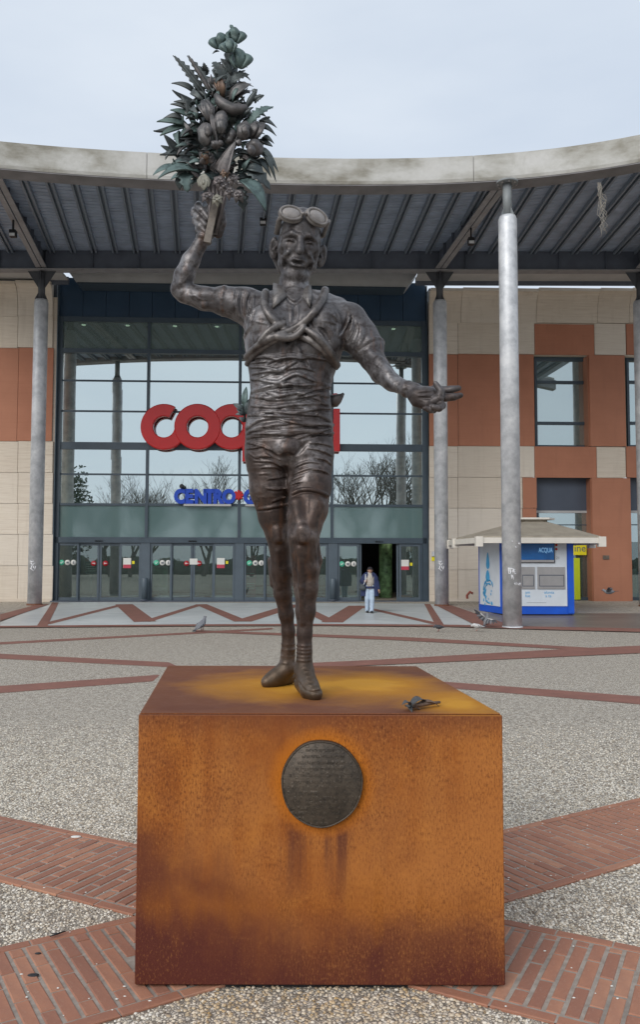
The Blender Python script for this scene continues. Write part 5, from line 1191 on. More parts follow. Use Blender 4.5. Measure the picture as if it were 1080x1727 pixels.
def field_obj(name, fld, mat, parent, cull=None):
    V_, Q = fld.mesh(); org = ORG[parent.name] if parent is not None else Vector((0, 0, 0)); V_ = V_ - np.array(org)
    me = bpy.data.meshes.new(name); me.vertices.add(len(V_)); me.vertices.foreach_set('co', V_.astype(np.float32).ravel()); me.loops.add(Q.size); me.loops.foreach_set('vertex_index', Q.astype(np.int32).ravel()); me.polygons.add(len(Q)); me.polygons.foreach_set('loop_start', np.arange(len(Q), dtype=np.int32) * 4)
    me.update(calc_edges=True); me.polygons.foreach_set('use_smooth', np.ones(len(Q), bool)); me.materials.append(mat); o = bpy.data.objects.new(name, me); COL.objects.link(o)
    if parent is not None: o.parent = parent
    ORG[o.name] = org; print(name, len(Q)); return o

ST = thing('bronze_statue', 'bronze cyclist statue with goggles on his head holding up a bouquet on the rusted block', 'statue', (P3(500, 1150, 0)[0], D0, PH))
lo = np.min([P3(280, 1180, -.5), P3(280, 340, .4), P3(280, 340, -.5)], axis=0); hi = np.max([P3(790, 340, .42), P3(790, 340, -.5)], axis=0)
B = Field((lo[0], D0 - .42, PH - .03), (hi[0], D0 + .42, hi[2] + .02), .0044)
q = PX
def ch(pts, k=.012, mode='add'): B.chain([(P3(a, b, dy), r * q) for a, b, dy, r in pts], k, mode)
# legs
ch([(452, 768, .01, 37), (455, 825, .03, 33.5), (463, 872, .05, 26.5), (469, 900, .05, 20.5), (472, 920, .06, 17.5), (474.5, 962, .10, 17.6), (477, 1000, .13, 15), (483, 1035, .155, 12.6), (486.5, 1064, .17, 10.8), (486.5, 1092, .18, 12.2)], .02)
ch([(523, 768, -.01, 38), (522, 820, -.05, 36), (519.5, 858, -.09, 32.5), (514, 886, -.12, 27.5), (511, 905, -.14, 24), (511.5, 928, -.13, 20.5), (516.5, 958, -.10, 20), (516.5, 992, -.08, 19.2), (515.5, 1030, -.075, 15.8), (513.8, 1068, -.075, 11.8), (514, 1098, -.075, 13)], .02)
ch([(478, 945, .16, 15), (480, 985, .18, 13)], .025); ch([(520, 950, -.02, 17), (519, 990, -.01, 15)], .025)      # calves behind
ch([(468, 893, .0, 10), (470, 908, .0, 9)], .012); ch([(510, 893, -.205, 11), (511, 908, -.208, 9.5)], .012)        # knee caps
ch([(506, 925, -.19, 5), (508, 990, -.145, 5), (511, 1050, -.11, 3.5)], .014); ch([(468, 930, .02, 4), (472, 990, .085, 4)], .014)
ch([(500, 850, -.17, 11), (505, 880, -.19, 8)], .02); ch([(536, 850, -.16, 12), (524, 882, -.18, 8)], .02)       # thigh muscles over the knee
# feet
gx = lambda px, Y: (px - 540) / F * Y
B.chain([((gx(511, 4.0), 4.03, PH + .045), .041), ((gx(516, 3.95), 3.95, PH + .048), .041), ((gx(524, 3.87), 3.875, PH + .036), .044), ((gx(532, 3.83), 3.832, PH + .025), .036)], .02)
B.chain([((gx(514, 3.97), 3.975, PH + .16), .040), ((gx(514, 3.97), 3.975, PH + .11), .044), ((gx(522, 3.9), 3.90, PH + .062), .043)], .02)
B.chain([((gx(488, 4.27), 4.30, PH + .038), .040), ((gx(474, 4.24), 4.255, PH + .040), .041), ((gx(460, 4.2), 4.22, PH + .032), .039), ((gx(452, 4.2), 4.205, PH + .024), .031)], .02)
B.chain([((gx(486.5, 4.22), 4.235, PH + .16), .037), ((gx(485, 4.22), 4.24, PH + .09), .042), ((gx(470, 4.22), 4.225, PH + .055), .042)], .02)
# trunk
secs = []
for py, xl, xr_, hd, dy in ((497, 446, 556, 30, .035), (508, 428, 574, 37, .03), (522, 419, 590, 44, .02), (545, 413, 590, 50, .01), (575, 412, 583, 53, 0), (605, 416, 574, 52, 0), (635, 421, 563, 48, 0), (660, 423, 557, 46, 0), (690, 418, 560, 47, 0), (720, 414, 562, 49, 0), (750, 414, 562, 48, 0), (772, 417, 560, 45, .0), (790, 424, 553, 36, .01)):
    a, b = P3(xl, py, dy), P3(xr_, py, dy); secs.append(((a[2] + b[2]) / 2, (a[0] + b[0]) / 2, D0 + dy, (b[0] - a[0]) / 2, hd * q))
B.loft(secs, .03)
ch([(450, 545, -.10, 30), (452, 570, -.10, 26)], .05); ch([(545, 548, -.10, 31), (545, 575, -.10, 27)], .05)
ch([(496, 478, .03, 26), (497, 505, .03, 30)], .02); ch([(478, 512, .05, 15), (436, 513, .045, 18)], .03); ch([(518, 512, .05, 15), (570, 522, .045, 20)], .03)
# raised arm on the left
ch([(438, 528, .0, 32), (415, 516, .0, 29), (378, 508, .0, 25.5)], .03); ch([(392, 509, 0, 22), (345, 504, .0, 20), (312, 494, .0, 17.5), (304, 488, .0, 15.5)], .012)
ch([(304, 488, .0, 15.5), (311, 466, -.01, 17.2), (322, 440, -.03, 15), (337, 414, -.045, 11.2), (344, 402, -.05, 10.2)], .015); ch([(330, 498, -.035, 11), (352, 497, -.03, 10)], .02)
# lowered arm on the right
ch([(568, 545, .0, 34), (588, 544, -.01, 31), (606, 567, -.03, 29.5), (620, 587, -.05, 29)], .03); ch([(608, 570, -.03, 22), (628, 605, -.07, 21), (644, 629, -.14, 18.5), (662, 645, -.20, 14.5), (686, 656, -.27, 11.5)], .012)
ch([(650, 632, -.2, 10), (668, 650, -.25, 8)], .016)
ch([(306, 478, -.045, 7), (314, 458, -.05, 9), (326, 434, -.055, 5)], .016); ch([(300, 484, .0, 8), (304, 468, .0, 8)], .014); ch([(360, 499, -.045, 9), (335, 500, -.045, 8)], .016); ch([(318, 500, -.04, 5), (345, 514, -.035, 7), (365, 516, -.03, 6)], .014)
ch([(626, 598, -.125, 9), (640, 612, -.165, 9), (656, 632, -.225, 6)], .014); ch([(636, 628, -.14, 8), (652, 645, -.20, 8)], .014); ch([(672, 648, -.255, 4), (690, 653, -.295, 3)], .01)
ch([(500, 835, -.13, 12), (494, 870, -.15, 9), (497, 890, -.165, 5)], .016); ch([(531, 900, -.12, 6), (536, 945, -.09, 7), (530, 985, -.07, 5)], .016); ch([(500, 940, -.13, 6), (500, 985, -.10, 6)], .016); ch([(458, 945, .12, 7), (461, 985, .13, 6)], .016)
# sleeve hems
for (x, y, dy, ux, uy, r, h_) in ((377, 508, .0, .12, 1, 26, 4), ): pass
def hem(c, ax, r, t, k=.004, ry=1.0):     # ring of cloth round a limb
    c = np.array(c); ax = np.array(ax) / np.linalg.norm(ax); u = np.cross(ax, (0, 1, 0)); u /= np.linalg.norm(u); v = np.cross(ax, u); n_ = 18
    for i in range(n_):
        a, b = 2 * math.pi * i / n_, 2 * math.pi * (i + 1) / n_; B.cone(c + (u * math.cos(a) + v * math.sin(a)) * r, c + (u * math.cos(b) + v * math.sin(b)) * r, t, t, k)
hem(P3(378, 508, .0), P3(345, 504, 0) - P3(392, 509, 0), 22.5 * q, 4.2 * q); hem(P3(622, 590, -.053), P3(628, 605, -.07) - P3(608, 570, -.03), 27 * q, 3.4 * q)
# fist round the stem
W0 = (344, 402, -.05); B.ell(P3(352, 375, -.02), np.array((19, 15, 30)) * q, None, .012); ch([(345, 402, -.05, 11), (351, 385, -.03, 15)], .015)
for pts in ([(336, 346, -.02, 6.5), (334, 348, -.06, 6.2), (341, 355, -.085, 6), (351, 368, -.09, 5)], [(329, 355, -.02, 6.5), (328, 359, -.06, 6.2), (336, 367, -.085, 6), (347, 380, -.088, 5)], [(330, 370, -.02, 6.2), (330, 373, -.055, 6), (338, 382, -.08, 5.6), (347, 392, -.082, 4.8)], [(334, 384, -.03, 5.6), (335, 387, -.05, 5.4), (341, 394, -.07, 5), (348, 400, -.072, 4.2)], [(368, 394, -.04, 8.5), (375, 376, -.06, 7.5), (374, 358, -.075, 6.6), (369, 350, -.08, 5.2)]): ch(pts, .005)
hem(P3(344, 404, -.05), P3(351, 385, -.03) - P3(337, 414, -.045), 11 * q, 3.4 * q, .006)
# open hand
ch([(686, 656, -.27, 12.8), (700, 660, -.29, 13.5)], .012); B.ell(P3(716, 668, -.31), np.array((27, 20, 15.5)) * q, None, .014); ch([(703, 676, -.32, 10), (722, 681, -.34, 10.5)], .012)
for pts in ([(732, 658, -.30, 7.5), (748, 659, -.315, 6.8), (762, 657, -.325, 6), (774, 655, -.325, 4.6)], [(735, 668, -.32, 7.5), (752, 670.5, -.34, 6.8), (766, 669.5, -.345, 5.9), (777, 667, -.34, 4.5)], [(734, 678, -.33, 6.8), (746, 684, -.37, 6.2), (741, 689, -.40, 5.4), (731, 687, -.405, 4.6)], [(724, 684, -.335, 6.2), (732, 691, -.37, 5.6), (726, 692, -.395, 4.8), (717, 688, -.40, 4.2)], [(728, 678, -.345, 8.0), (742, 672, -.365, 7.0), (744, 660, -.37, 5.8), (735, 647, -.37, 4.2)]): ch(pts, .0035)
for a, b in (((705, 664), (730, 662)), ((706, 671), (728, 672)), ((712, 678), (716, 686))): B.stroke([a, b], 1.6, .006, 'sub')
hem(P3(688, 656.5, -.272), P3(700, 660, -.29) - P3(662, 646, -.2), 11.5 * q, 2.4 * q, .006)
# ------------------------------------------------ head
HC = P3(505.5, 410, -.01); yaw, roll, pit = R(5), R(-6), R(17)
r_ = np.array(Matrix.Rotation(-roll, 3, 'Y') @ Matrix.Rotation(yaw, 3, 'Z') @ Matrix.Rotation(pit, 3, 'X'))
HR, HU, HF_ = r_ @ np.array((1, 0, 0)), r_ @ np.array((0, 0, 1)), r_ @ np.array((0, -1, 0))
def H(a, b, c): return HC + (HR * a + HU * b + HF_ * c) * q
HM = np.array([HR, -HF_, HU])
def he(a, b, c, ra, rb, rc, k=8, mode='add'): B.ell(H(a, b, c), np.array((ra, rc, rb)) * q, HM, k * q, mode)
def hc(pts, k=5, mode='add'): B.chain([(H(a, b, c), r * q) for a, b, c, r in pts], k * q, mode)
def hm(pts, k=5, mode='add'):
    hc(pts, k, mode); hc([(-a, b, c, r) for a, b, c, r in pts], k, mode)
he(0, 16, -8, 36, 43, 44, 6); he(0, -16, 4, 32.5, 38, 34, 10); he(0, -49, 24, 15, 10, 11, 10); hm([(22, -38, 4, 12), (13, -52, 18, 10)], 8)
hm([(24, -6, 20, 9), (16, -10, 28, 7)], 9); hm([(27, -14, 12, 8), (22, -34, 12, 8)], 9)
hc([(0, 20, 30, 12)], 10); hm([(5, 8, 36.5, 4.4), (15, 11, 34, 4.6), (27, 4, 23, 4.6)], 3.5)          # brow
hm([(17, -3, 44, 9.8)], 4, 'sub'); hm([(9, -1, 41, 4)], 4, 'sub')                                   # eye hollows
hm([(17.5, -3, 26, 9.4)], 2.0); hm([(8.5, -4.5, 34, 1.4), (13, -.4, 36, 1.7), (19, .2, 35, 1.8), (26.5, -4.5, 27.5, 1.4)], 1.2); hm([(9, -5.5, 34, 1.0), (16, -9, 34.6, 1.4), (22, -8, 31.5, 1.4), (26.5, -5, 27, 1.2)], 1.4); hm([(9, -13, 34, 2.0), (17, -15.5, 31.5, 2.6), (26, -10, 25, 1.8)], 3)
hm([(10.5, -4, 35.8, .8), (17, -3, 37.4, 1.0), (22, -4, 33.5, .7)], 1.0, 'sub'); hm([(8, 2.5, 37.5, .9), (17, 5.2, 36.5, 1.0), (22, 4, 33, .6)], 1.5, 'sub')
hc([(0, 9, 37, 4.8), (.3, 0, 41, 5.0), (.6, -9, 47, 6.2), (.8, -16, 51, 7.2)], 3.5); hm([(8.2, -17.5, 44, 5.0)], 3); hm([(4.2, -23.0, 47, 2.1)], 2, 'sub'); hm([(13.2, -13, 40, 1.4), (13.8, -18.5, 39, 1.3)], 2, 'sub')
hm([(12.5, -19, 41, 1.7), (17.5, -27, 36, 1.9), (20.5, -36, 30, 1.6), (19.5, -45, 25, 1.0)], 3.5, 'sub'); hm([(18, -20, 36.5, 3.6), (23, -29, 30, 3.8), (24.5, -38, 24, 2.8)], 5)
he(0, -33, 32, 18, 12, 8, 6); hc([(-14.5, -33.5, 34.5, 1.2), (-7, -29.0, 40, 2.0), (0, -29.6, 41.6, 1.9), (7, -29.0, 40, 2.0), (14.5, -33.5, 34.5, 1.2)], 2.2); hc([(-13, -36.5, 34.5, 1.4), (-6, -39.6, 39.2, 2.5), (6, -39.6, 39.2, 2.5), (13, -36.5, 34.5, 1.4)], 2.2)
he(0, -34.4, 43, 12, 2.1, 9, 1.4, 'sub'); hc([(-9, -44.6, 37, 1.6), (9, -44.6, 37, 1.6)], 3.5, 'sub'); hc([(0, -24.5, 43, 1.1), (0, -27.6, 42, 1.0)], 2, 'sub')
he(0, -56, 26, 15, 9, 9, 8)
hm([(1.6, 16, 39.5, 1.0), (2.2, 8, 39, 1.0)], 1.6, 'sub'); hc([(-20, 25, 32, 1.0), (0, 27, 37.5, 1.1), (20, 25, 32, 1.0)], 2.2, 'sub'); hc([(-19, 20, 33, .9), (0, 20.5, 39, 1.0), (19, 20, 33, .9)], 2, 'sub'); hm([(27, -1, 25, .9), (31, -4, 17, .8)], 1.5, 'sub'); hm([(27, 1.5, 25, .9), (31.5, 2, 17, .8)], 1.5, 'sub'); hm([(26, -14, 27, .7), (27, -26, 21, .6)], 3, 'sub')
for s_, ax_, bz in ((-1, -40.5, -13), (1, 39, -15)):         # ears
    he(ax_ + s_ * 3, bz, -6, 7.5, 18.5, 5.5, 4); he(ax_ + s_ * 3.5, bz + 1, 0.5, 4.2, 12.5, 4.2, 2, 'sub'); hc([(ax_, bz - 16, -4, 4.5), (ax_ - s_ * 3, bz - 8, -2, 4)], 4)
    hc([(ax_ - s_ * 1, bz + 4, -1, 2), (ax_ + s_ * 2, bz - 4, 0, 2.2), (ax_ - s_ * 1, bz - 9, 0, 2.2)], 2)
hc([(-32, 5, 4, 4), (-34, -8, -2, 3.5), (-33, -16, -4, 2.5)], 5); hc([(32, 5, 4, 4), (34, -8, -2, 3)], 5)  # side hair
hc([(-33, -26, -26, 12), (-22, -44, -26, 12)], 10)        # back of the neck and hair
hm([(15, -50, -2, 6), (4, -78, 4, 4)], 6); hc([(1, -66, 12, 5), (0, -72, 12, 4)], 5)
# ------------------------------------------------ cloth: collar, placket, pockets, folds
rf = random.Random(12)
def S_(pts, r, k=.006, mode='add', **kw): B.stroke(pts, r, k, mode, **kw)
# collar leaves
S_([(481, 497), (488, 507), (496, 513), (503, 508), (510, 500)], 4.0, .004, 'sub'); S_([(497, 512), (497, 540)], 1.6, .004, 'sub'); S_([(491, 512), (491, 545)], 1.4, .005); S_([(503, 512), (503, 540)], 1.2, .005)
# breast pockets
for sx_, x0 in ((1, 424), (1, 545)):
    w_ = 30 if x0 == 424 else 26; S_([(x0, 541), (x0 + w_, 547)], 2.0, .004); S_([(x0, 541), (x0 + 2, 566), (x0 + 6, 585)], 1.2, .004); S_([(x0 + w_, 547), (x0 + w_ - 1, 570)], 1.2, .004)
for i in range(26):      # soft chest folds running to the armpits
    x = rf.uniform(425, 575); y = rf.uniform(520, 600); s_ = 1 if x < 500 else -1; L = rf.uniform(14, 34); dx = -s_ * L * rf.uniform(.3, .8); S_([(x, y), (x + dx * .5, y + L * .35), (x + dx * .8, y + L * .8)], rf.uniform(1.6, 3.4), .010, rf.choice(['add', 'add', 'sub']), off=.004)
for i in range(16):      # gathers where the sleeves join
    t = i / 15; x = 398 + 32 * t + rf.uniform(-2, 2); S_([(x, 488 + 8 * t), (x - 4 + rf.uniform(-3, 3), 510), (x - 2, 534)], rf.uniform(1.5, 2.8), .007, 'add' if i % 2 else 'sub')
for i in range(16):
    t = rf.random(); a = (583 + 30 * t, 525 + 28 * t); b = (572 + 30 * t + rf.uniform(-6, 6), 560 + 28 * t); S_([a, ((a[0] + b[0]) / 2 + 5, (a[1] + b[1]) / 2), b], rf.uniform(1.4, 2.8), .008, 'add' if i % 2 else 'sub')
for i in range(7): S_([(618 + i * 2, 570 + i), (610 + i, 584), (600, 590 + i)], 1.6, .006, 'add' if i % 2 else 'sub')
# wrapped waist: many near horizontal folds, deepest around the hips
FOLD = [([(424, 612), (470, 606), (520, 603), (560, 607)], 3.0), ([(430, 640), (455, 628), (484, 620), (506, 605)], 3.4), ([(441, 655), (470, 645), (500, 630), (540, 646), (556, 652)], 3.6), ([(443, 655), (452, 663), (480, 668), (515, 668)], 4.0), ([(424, 668), (450, 672), (500, 663), (556, 668)], 3.4), ([(470, 656), (520, 652), (557, 656)], 3.4), ([(505, 662), (535, 672), (560, 690)], 3.6), ([(420, 700), (450, 694), (500, 697), (540, 700), (562, 712)], 4.0), ([(415, 722), (440, 706), (480, 702)], 4.2), ([(413, 735), (430, 722), (470, 716), (520, 712), (562, 716)], 3.4), ([(416, 738), (450, 730), (510, 724), (562, 730)], 4.0), ([(430, 735), (480, 733), (530, 727), (563, 731)], 3.6), ([(424, 684), (460, 688), (505, 682), (558, 690)], 3.0)]
for pts, r in FOLD:
    S_(pts, r * .8, .010, off=.001); S_([(x, y + r * 1.3) for x, y in pts], r * .5, .006, 'sub')
for i in range(22):
    y = 606 + 140 * (i + rf.uniform(-.4, .4)) / 22; x = rf.choice([414, 414, 440, 470, 500]) + rf.uniform(0, 14); L = rf.uniform(45, 120); sl_ = rf.choice([-1, 1]) * rf.uniform(.02, .24); bow = rf.uniform(-7, 5); pts = [(min(x + L * t, 564), y + sl_ * L * t + bow * math.sin(math.pi * t)) for t in (0, .25, .5, .75, 1)]
    S_(pts, rf.uniform(1.3, 2.3), .010, off=.001); S_([(a, b + rf.uniform(3, 4)) for a, b in pts], rf.uniform(1.0, 1.9), .007, 'sub')
# shirt front below the crossing, with stitched pocket
S_([(430, 600), (465, 600), (490, 597), (520, 600), (552, 607)], 2.2, .004); S_([(482, 602), (482, 622), (474, 627), (455, 620)], 1.2, .003); S_([(455, 620), (482, 602)], 1.0, .003)
# shorts: folds on both thighs, crotch, hems
for (pts, r) in (([(417, 746), (440, 752), (458, 760)], 2.2), ([(416, 757), (430, 756), (446, 752)], 1.8), ([(430, 770), (455, 768), (476, 776)], 2.4), ([(428, 777), (458, 778), (480, 788)], 2.2), ([(440, 789), (462, 787), (482, 796)], 1.8), ([(436, 800), (455, 799)], 1.6), ([(452, 808), (470, 806), (482, 803)], 2.0), ([(450, 824), (468, 826), (484, 823)], 2.0), ([(460, 846), (474, 840), (486, 838)], 2.2), ([(522, 747), (545, 748), (560, 753)], 2.0), ([(520, 756), (540, 759), (560, 768)], 2.2), ([(490, 792), (505, 784), (522, 778), (540, 781)], 2.2), ([(488, 803), (504, 796), (525, 789), (552, 796)], 2.0), ([(490, 812), (502, 806), (512, 802)], 1.8), ([(524, 793), (540, 792), (556, 800)], 1.6), ([(490, 818), (500, 814), (510, 812)], 2.0), ([(534, 772), (550, 776), (559, 784)], 1.8), ([(420, 764), (427, 771), (440, 774)], 1.6)):
    S_(pts, r * 1.15, .006); S_([(a, b + r * 1.5) for a, b in pts], r * .7, .005, 'sub')
S_([(448, 760), (466, 770), (480, 772), (500, 765), (520, 745)], 3.4, .012, 'sub'); B.ell(P3(484, 757, -.125), np.array((15, 12, 13)) * q, None, .03)
ch([(485, 772, -.13, 8), (486, 800, -.10, 6), (485, 850, -.06, 4)], .02, 'sub')
S_([(494, 832), (505, 826), (522, 825), (540, 829), (557, 838)], 3.0, .004, taper=False); S_([(494, 837), (506, 831), (522, 830), (540, 834), (556, 843)], 1.6, .003, 'sub', taper=False); S_([(422, 838), (450, 838), (476, 838)], 1.1, .003); S_([(430, 858), (450, 857), (470, 853), (486, 850)], 2.6, .004, taper=False); S_([(430, 862), (450, 861), (470, 857), (486, 854)], 1.3, .003, 'sub', taper=False)
S_([(430, 842), (438, 849), (434, 858), (428, 850), (431, 842)], 1.1, .002, taper=False)
# veins, tendons, laces
for v in ([(452, 862), (462, 880), (476, 892), (482, 884), (484, 860)], [(486, 872), (489, 895), (496, 918), (500, 945), (496, 962)], [(466, 955), (476, 962), (488, 955)], [(476, 962), (479, 985)], [(493, 955), (491, 990), (496, 1020)], [(530, 905), (534, 945), (532, 985)], [(310, 478), (316, 467), (326, 460), (331, 446)], [(318, 500), (331, 498), (335, 505), (356, 506)], [(616, 604), (622, 612), (632, 613), (641, 621)], [(521, 838), (520, 866)], [(505, 1000), (508, 1050)], [(672, 648), (690, 650)], [(676, 655), (694, 655)]): S_(v, 1.15, .004)
for y in (1088, 1094, 1100, 1107, 1113): S_([(501, y), (514, y + 2), (527, y)], 1.6, .004, taper=False)
for y in (1086, 1095, 1106): S_([(475, y), (486, y + 2), (498, y)], 1.4, .004, taper=False)
for i in range(5): y = 1122 + i * 8; S_([(508 + i * 3, y), (516 + i * 3, y + 4), (524 + i * 3.4, y)], 1.3, .003); S_([(508 + i * 3, y + 5), (516 + i * 3, y + 1), (524 + i * 3.4, y + 5)], 1.0, .003)
S_([(505, 1150), (512, 1163), (526, 1168), (543, 1164), (550, 1158)], 1.4, .003, 'sub', taper=False); S_([(466, 1112), (474, 1118), (484, 1119)], 1.6, .004)
B.d[:, :, B.ax[2] < PH - .004] = .08
# light weathering of the surface
nx = None
def up3(a, shape, f):
    for ax in range(3):
        i = np.arange(shape[ax]) / f; i0 = np.minimum(i.astype(int), a.shape[ax] - 2); t = (i - i0).astype(np.float32); sh = [1, 1, 1]; sh[ax] = -1; a = np.take(a, i0, ax) * (1 - t.reshape(sh)) + np.take(a, i0 + 1, ax) * t.reshape(sh)
    return a
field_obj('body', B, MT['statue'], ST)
# turned down collar
MT['shirt'] = mk_bronze('shirt_bronze', (.125, .112, .106), (.215, .20, .193), (.06, .052, .048), None, .5, .4, .42)
for cp in ([(461, 479), (470, 481), (478, 487), (484, 501), (473, 511), (461, 521), (460, 500)], [(525, 482), (518, 484), (513, 490), (511, 501), (517, 510), (523, 520), (527, 500)]):
    P_ = []
    for i, (a, b) in enumerate(cp):
        p = Vector(tuple(P3(a, b, (.0, -.03, -.06)[i]))) if i < 3 else Vector(tuple(B.surf(a, b))); P_.append(p + Vector((0, -.016 if i in (0, 1, 2, 6) else -.022, 0)))
    cn = sum(P_, Vector()) / len(P_) + Vector((0, -.008, 0)); n_ = len(P_); mb = MB(); off = Vector((0, .022, -.004)); mb.add(P_ + [cn] + [p + off for p in P_] + [cn + off], [(i, (i + 1) % n_, n_) for i in range(n_)] + [(n_ + 1 + (i + 1) % n_, n_ + 1 + i, 2 * n_ + 1) for i in range(n_)] + [(i + n_ + 1, (i + 1) % n_ + n_ + 1, (i + 1) % n_, i) for i in range(n_)]); mb.sm = [True] * len(mb.f); obj('collar', mb, MT['shirt'], ST)
# crossed racing tyre worn over the shoulders: two flattened loops
def tyre(lines, name):
    fld = Field(B.lo + np.array((.2, 0, 1.2)), (B.lo + B.n * B.h) - np.array((.3, .1, 0.3)), .006)
    for pts, r0, r1, off, grooves in lines:
        A = B.trace(pts, 3, off, 30)
        if pts[0][1] < 500: A = np.vstack([A[0] + (0, .16, -.03), A[0] + (0, .10, .0), A[0] + (0, .045, .012), A[1:]])
        for i in range(len(A) - 1): fld.cone(A[i], A[i + 1], (r0 + (r1 - r0) * i / len(A)) * q, (r0 + (r1 - r0) * (i + 1) / len(A)) * q, .004)
        for g_ in grooves:
            A2 = A.copy(); A2[:, 2] += g_ * q; A2[:, 1] -= (r0 + r1) / 2 * q * 1.02
            for i in range(len(A2) - 1): fld.cone(A2[i], A2[i + 1], 1.3 * q, 1.3 * q, .003, 'sub')
    return field_obj(name, fld, MT['tyre'], ST)
MT['tyre'] = mk_bronze('tyre_bronze', (.115, .102, .098), (.20, .185, .178), (.045, .038, .036), None, .5, .6, .42)
tyre([([(452, 484), (445, 500), (444, 515), (449, 530), (459, 541), (470, 550), (488, 563), (505, 566), (524, 575), (545, 592), (560, 610), (571, 626)], 6.6, 5.0, -.010, []), ([(524, 567), (546, 584), (563, 604), (574, 626)], 4.0, 4.6, -.014, []),
      ([(548, 489), (550, 498), (544, 509), (532, 527), (516, 545), (498, 557), (478, 566), (458, 571), (440, 581), (424, 594), (414, 607), (410, 622)], 6.8, 5.0, -.026, []), ([(476, 570), (458, 579), (440, 590), (425, 603), (416, 617), (412, 630)], 3.4, 5.4, -.008, []),
      ([(478, 548), (462, 553), (447, 566), (440, 578)], 6, 5, -.022, []), ([(520, 560), (540, 574), (556, 594), (568, 618)], 5.5, 7, -.028, []), ([(470, 572), (490, 577), (505, 570), (513, 556)], 6, 5, -.034, [])], 'tyre')
# goggles pushed up on the forehead
MT['goggle'] = mk_bronze('goggle_bronze', (.20, .185, .175), (.32, .30, .29), (.12, .105, .10), None, .5, .25, .45, .2); MT['lens'] = mk_bronze('lens_bronze', (.26, .24, .23), (.36, .34, .33), (.18, .165, .16), None, .5, .15, .5, .2)
def oval(c, u, v, nrm, a, b, r, mb, n_=36, sq=.0):
    mb.tube([c + u * (math.cos(t) * a * (1 + sq * math.cos(2 * t + .8))) + v * (math.sin(t) * b) for t in np.linspace(0, 2 * math.pi, n_)], r, 8, cap=False)
gm = MB(); vv = lambda a: Vector(tuple(a)); lens = []
for (a, b, c, tilt, sd_) in ((-20.5, 41, 33, .12, -1), (23, 42, 30, -.40, 1)):
    c_ = vv(H(a, b, c)); nrm = vv(HF_ * .86 + HU * .42 + HR * (.12 if sd_ < 0 else .38)).normalized(); u = vv(HR * math.cos(tilt * .5) + HU * math.sin(tilt * .5)); u = (u - nrm * u.dot(nrm)).normalized(); v = nrm.cross(u)
    oval(c_ + nrm * .010, u, v, nrm, 18.3 * q, 11.8 * q, 2.6 * q, gm); oval(c_ - nrm * .006, u, v, nrm, 18.0 * q, 12 * q, 3.6 * q, gm)
    l = MB(); l.lathe(c_, [(17.5 * q, -.012), (17.5 * q, .008), (13 * q, .015), (7 * q, .0185), (0, .020)], 28, axis=nrm, xa=u, sy=12 / 18.5); lens.append(l)
gm.tube([vv(H(-3, 42, 38.5)), vv(H(1, 45, 39.5)), vv(H(5, 42, 38))], 2.8 * q, 8)
gm.tube([vv(H(-34, 43, 27)), vv(H(-39, 30, 14)), vv(H(-40.5, 8, 6))], [3.4 * q, 5 * q, 5 * q], 8, flat=.55); gm.tube([vv(H(-36, 42, 25)), vv(H(-40, 24, -4)), vv(H(-30, 14, -44)), vv(H(0, 10, -56))], 4 * q, 8); gm.tube([vv(H(44, 40, 22)), vv(H(39, 18, -2)), vv(H(30, 14, -44)), vv(H(0, 10, -56))], 4 * q, 8)
GG = obj('goggles', gm, MT['goggle'], ST)
for l in lens: obj('goggle_lens', l, MT['lens'], GG)
# fruit and sprig tucked in the back pocket
MT['pat'] = mk_bronze('green_patina', (.085, .130, .128), (.16, .235, .23), (.03, .044, .046), (.075, .105, .085), .5, .3, .5); MT['patd'] = mk_bronze('dark_patina', (.042, .062, .068), (.095, .125, .13), (.018, .024, .028), (.10, .09, .078), .45, .35, .46)
MT['brz'] = mk_bronze('brown_bronze', (.115, .095, .092), (.19, .165, .165), (.042, .036, .036), (.075, .095, .095), .5, .5, .46); MT['brn'] = mk_bronze('warm_bronze', (.14, .085, .055), (.21, .14, .10), (.05, .035, .03), None, .5, .4, .5); MT['pale'] = mk_bronze('pale_patina', (.22, .215, .175), (.32, .31, .265), (.12, .11, .09), None, .5, .2, .55)
mb = MB(); mb.tube([vv(P3(556, 680, .07)), vv(P3(564, 676, .05)), vv(P3(571, 672, .045)), vv(P3(577, 667, .045)), vv(P3(580, 663.5, .045))], [9 * q, 12 * q, 8.5 * q, 4 * q, 2 * q], 12); obj('pocket_fruit', mb, MT['brz'], ST)
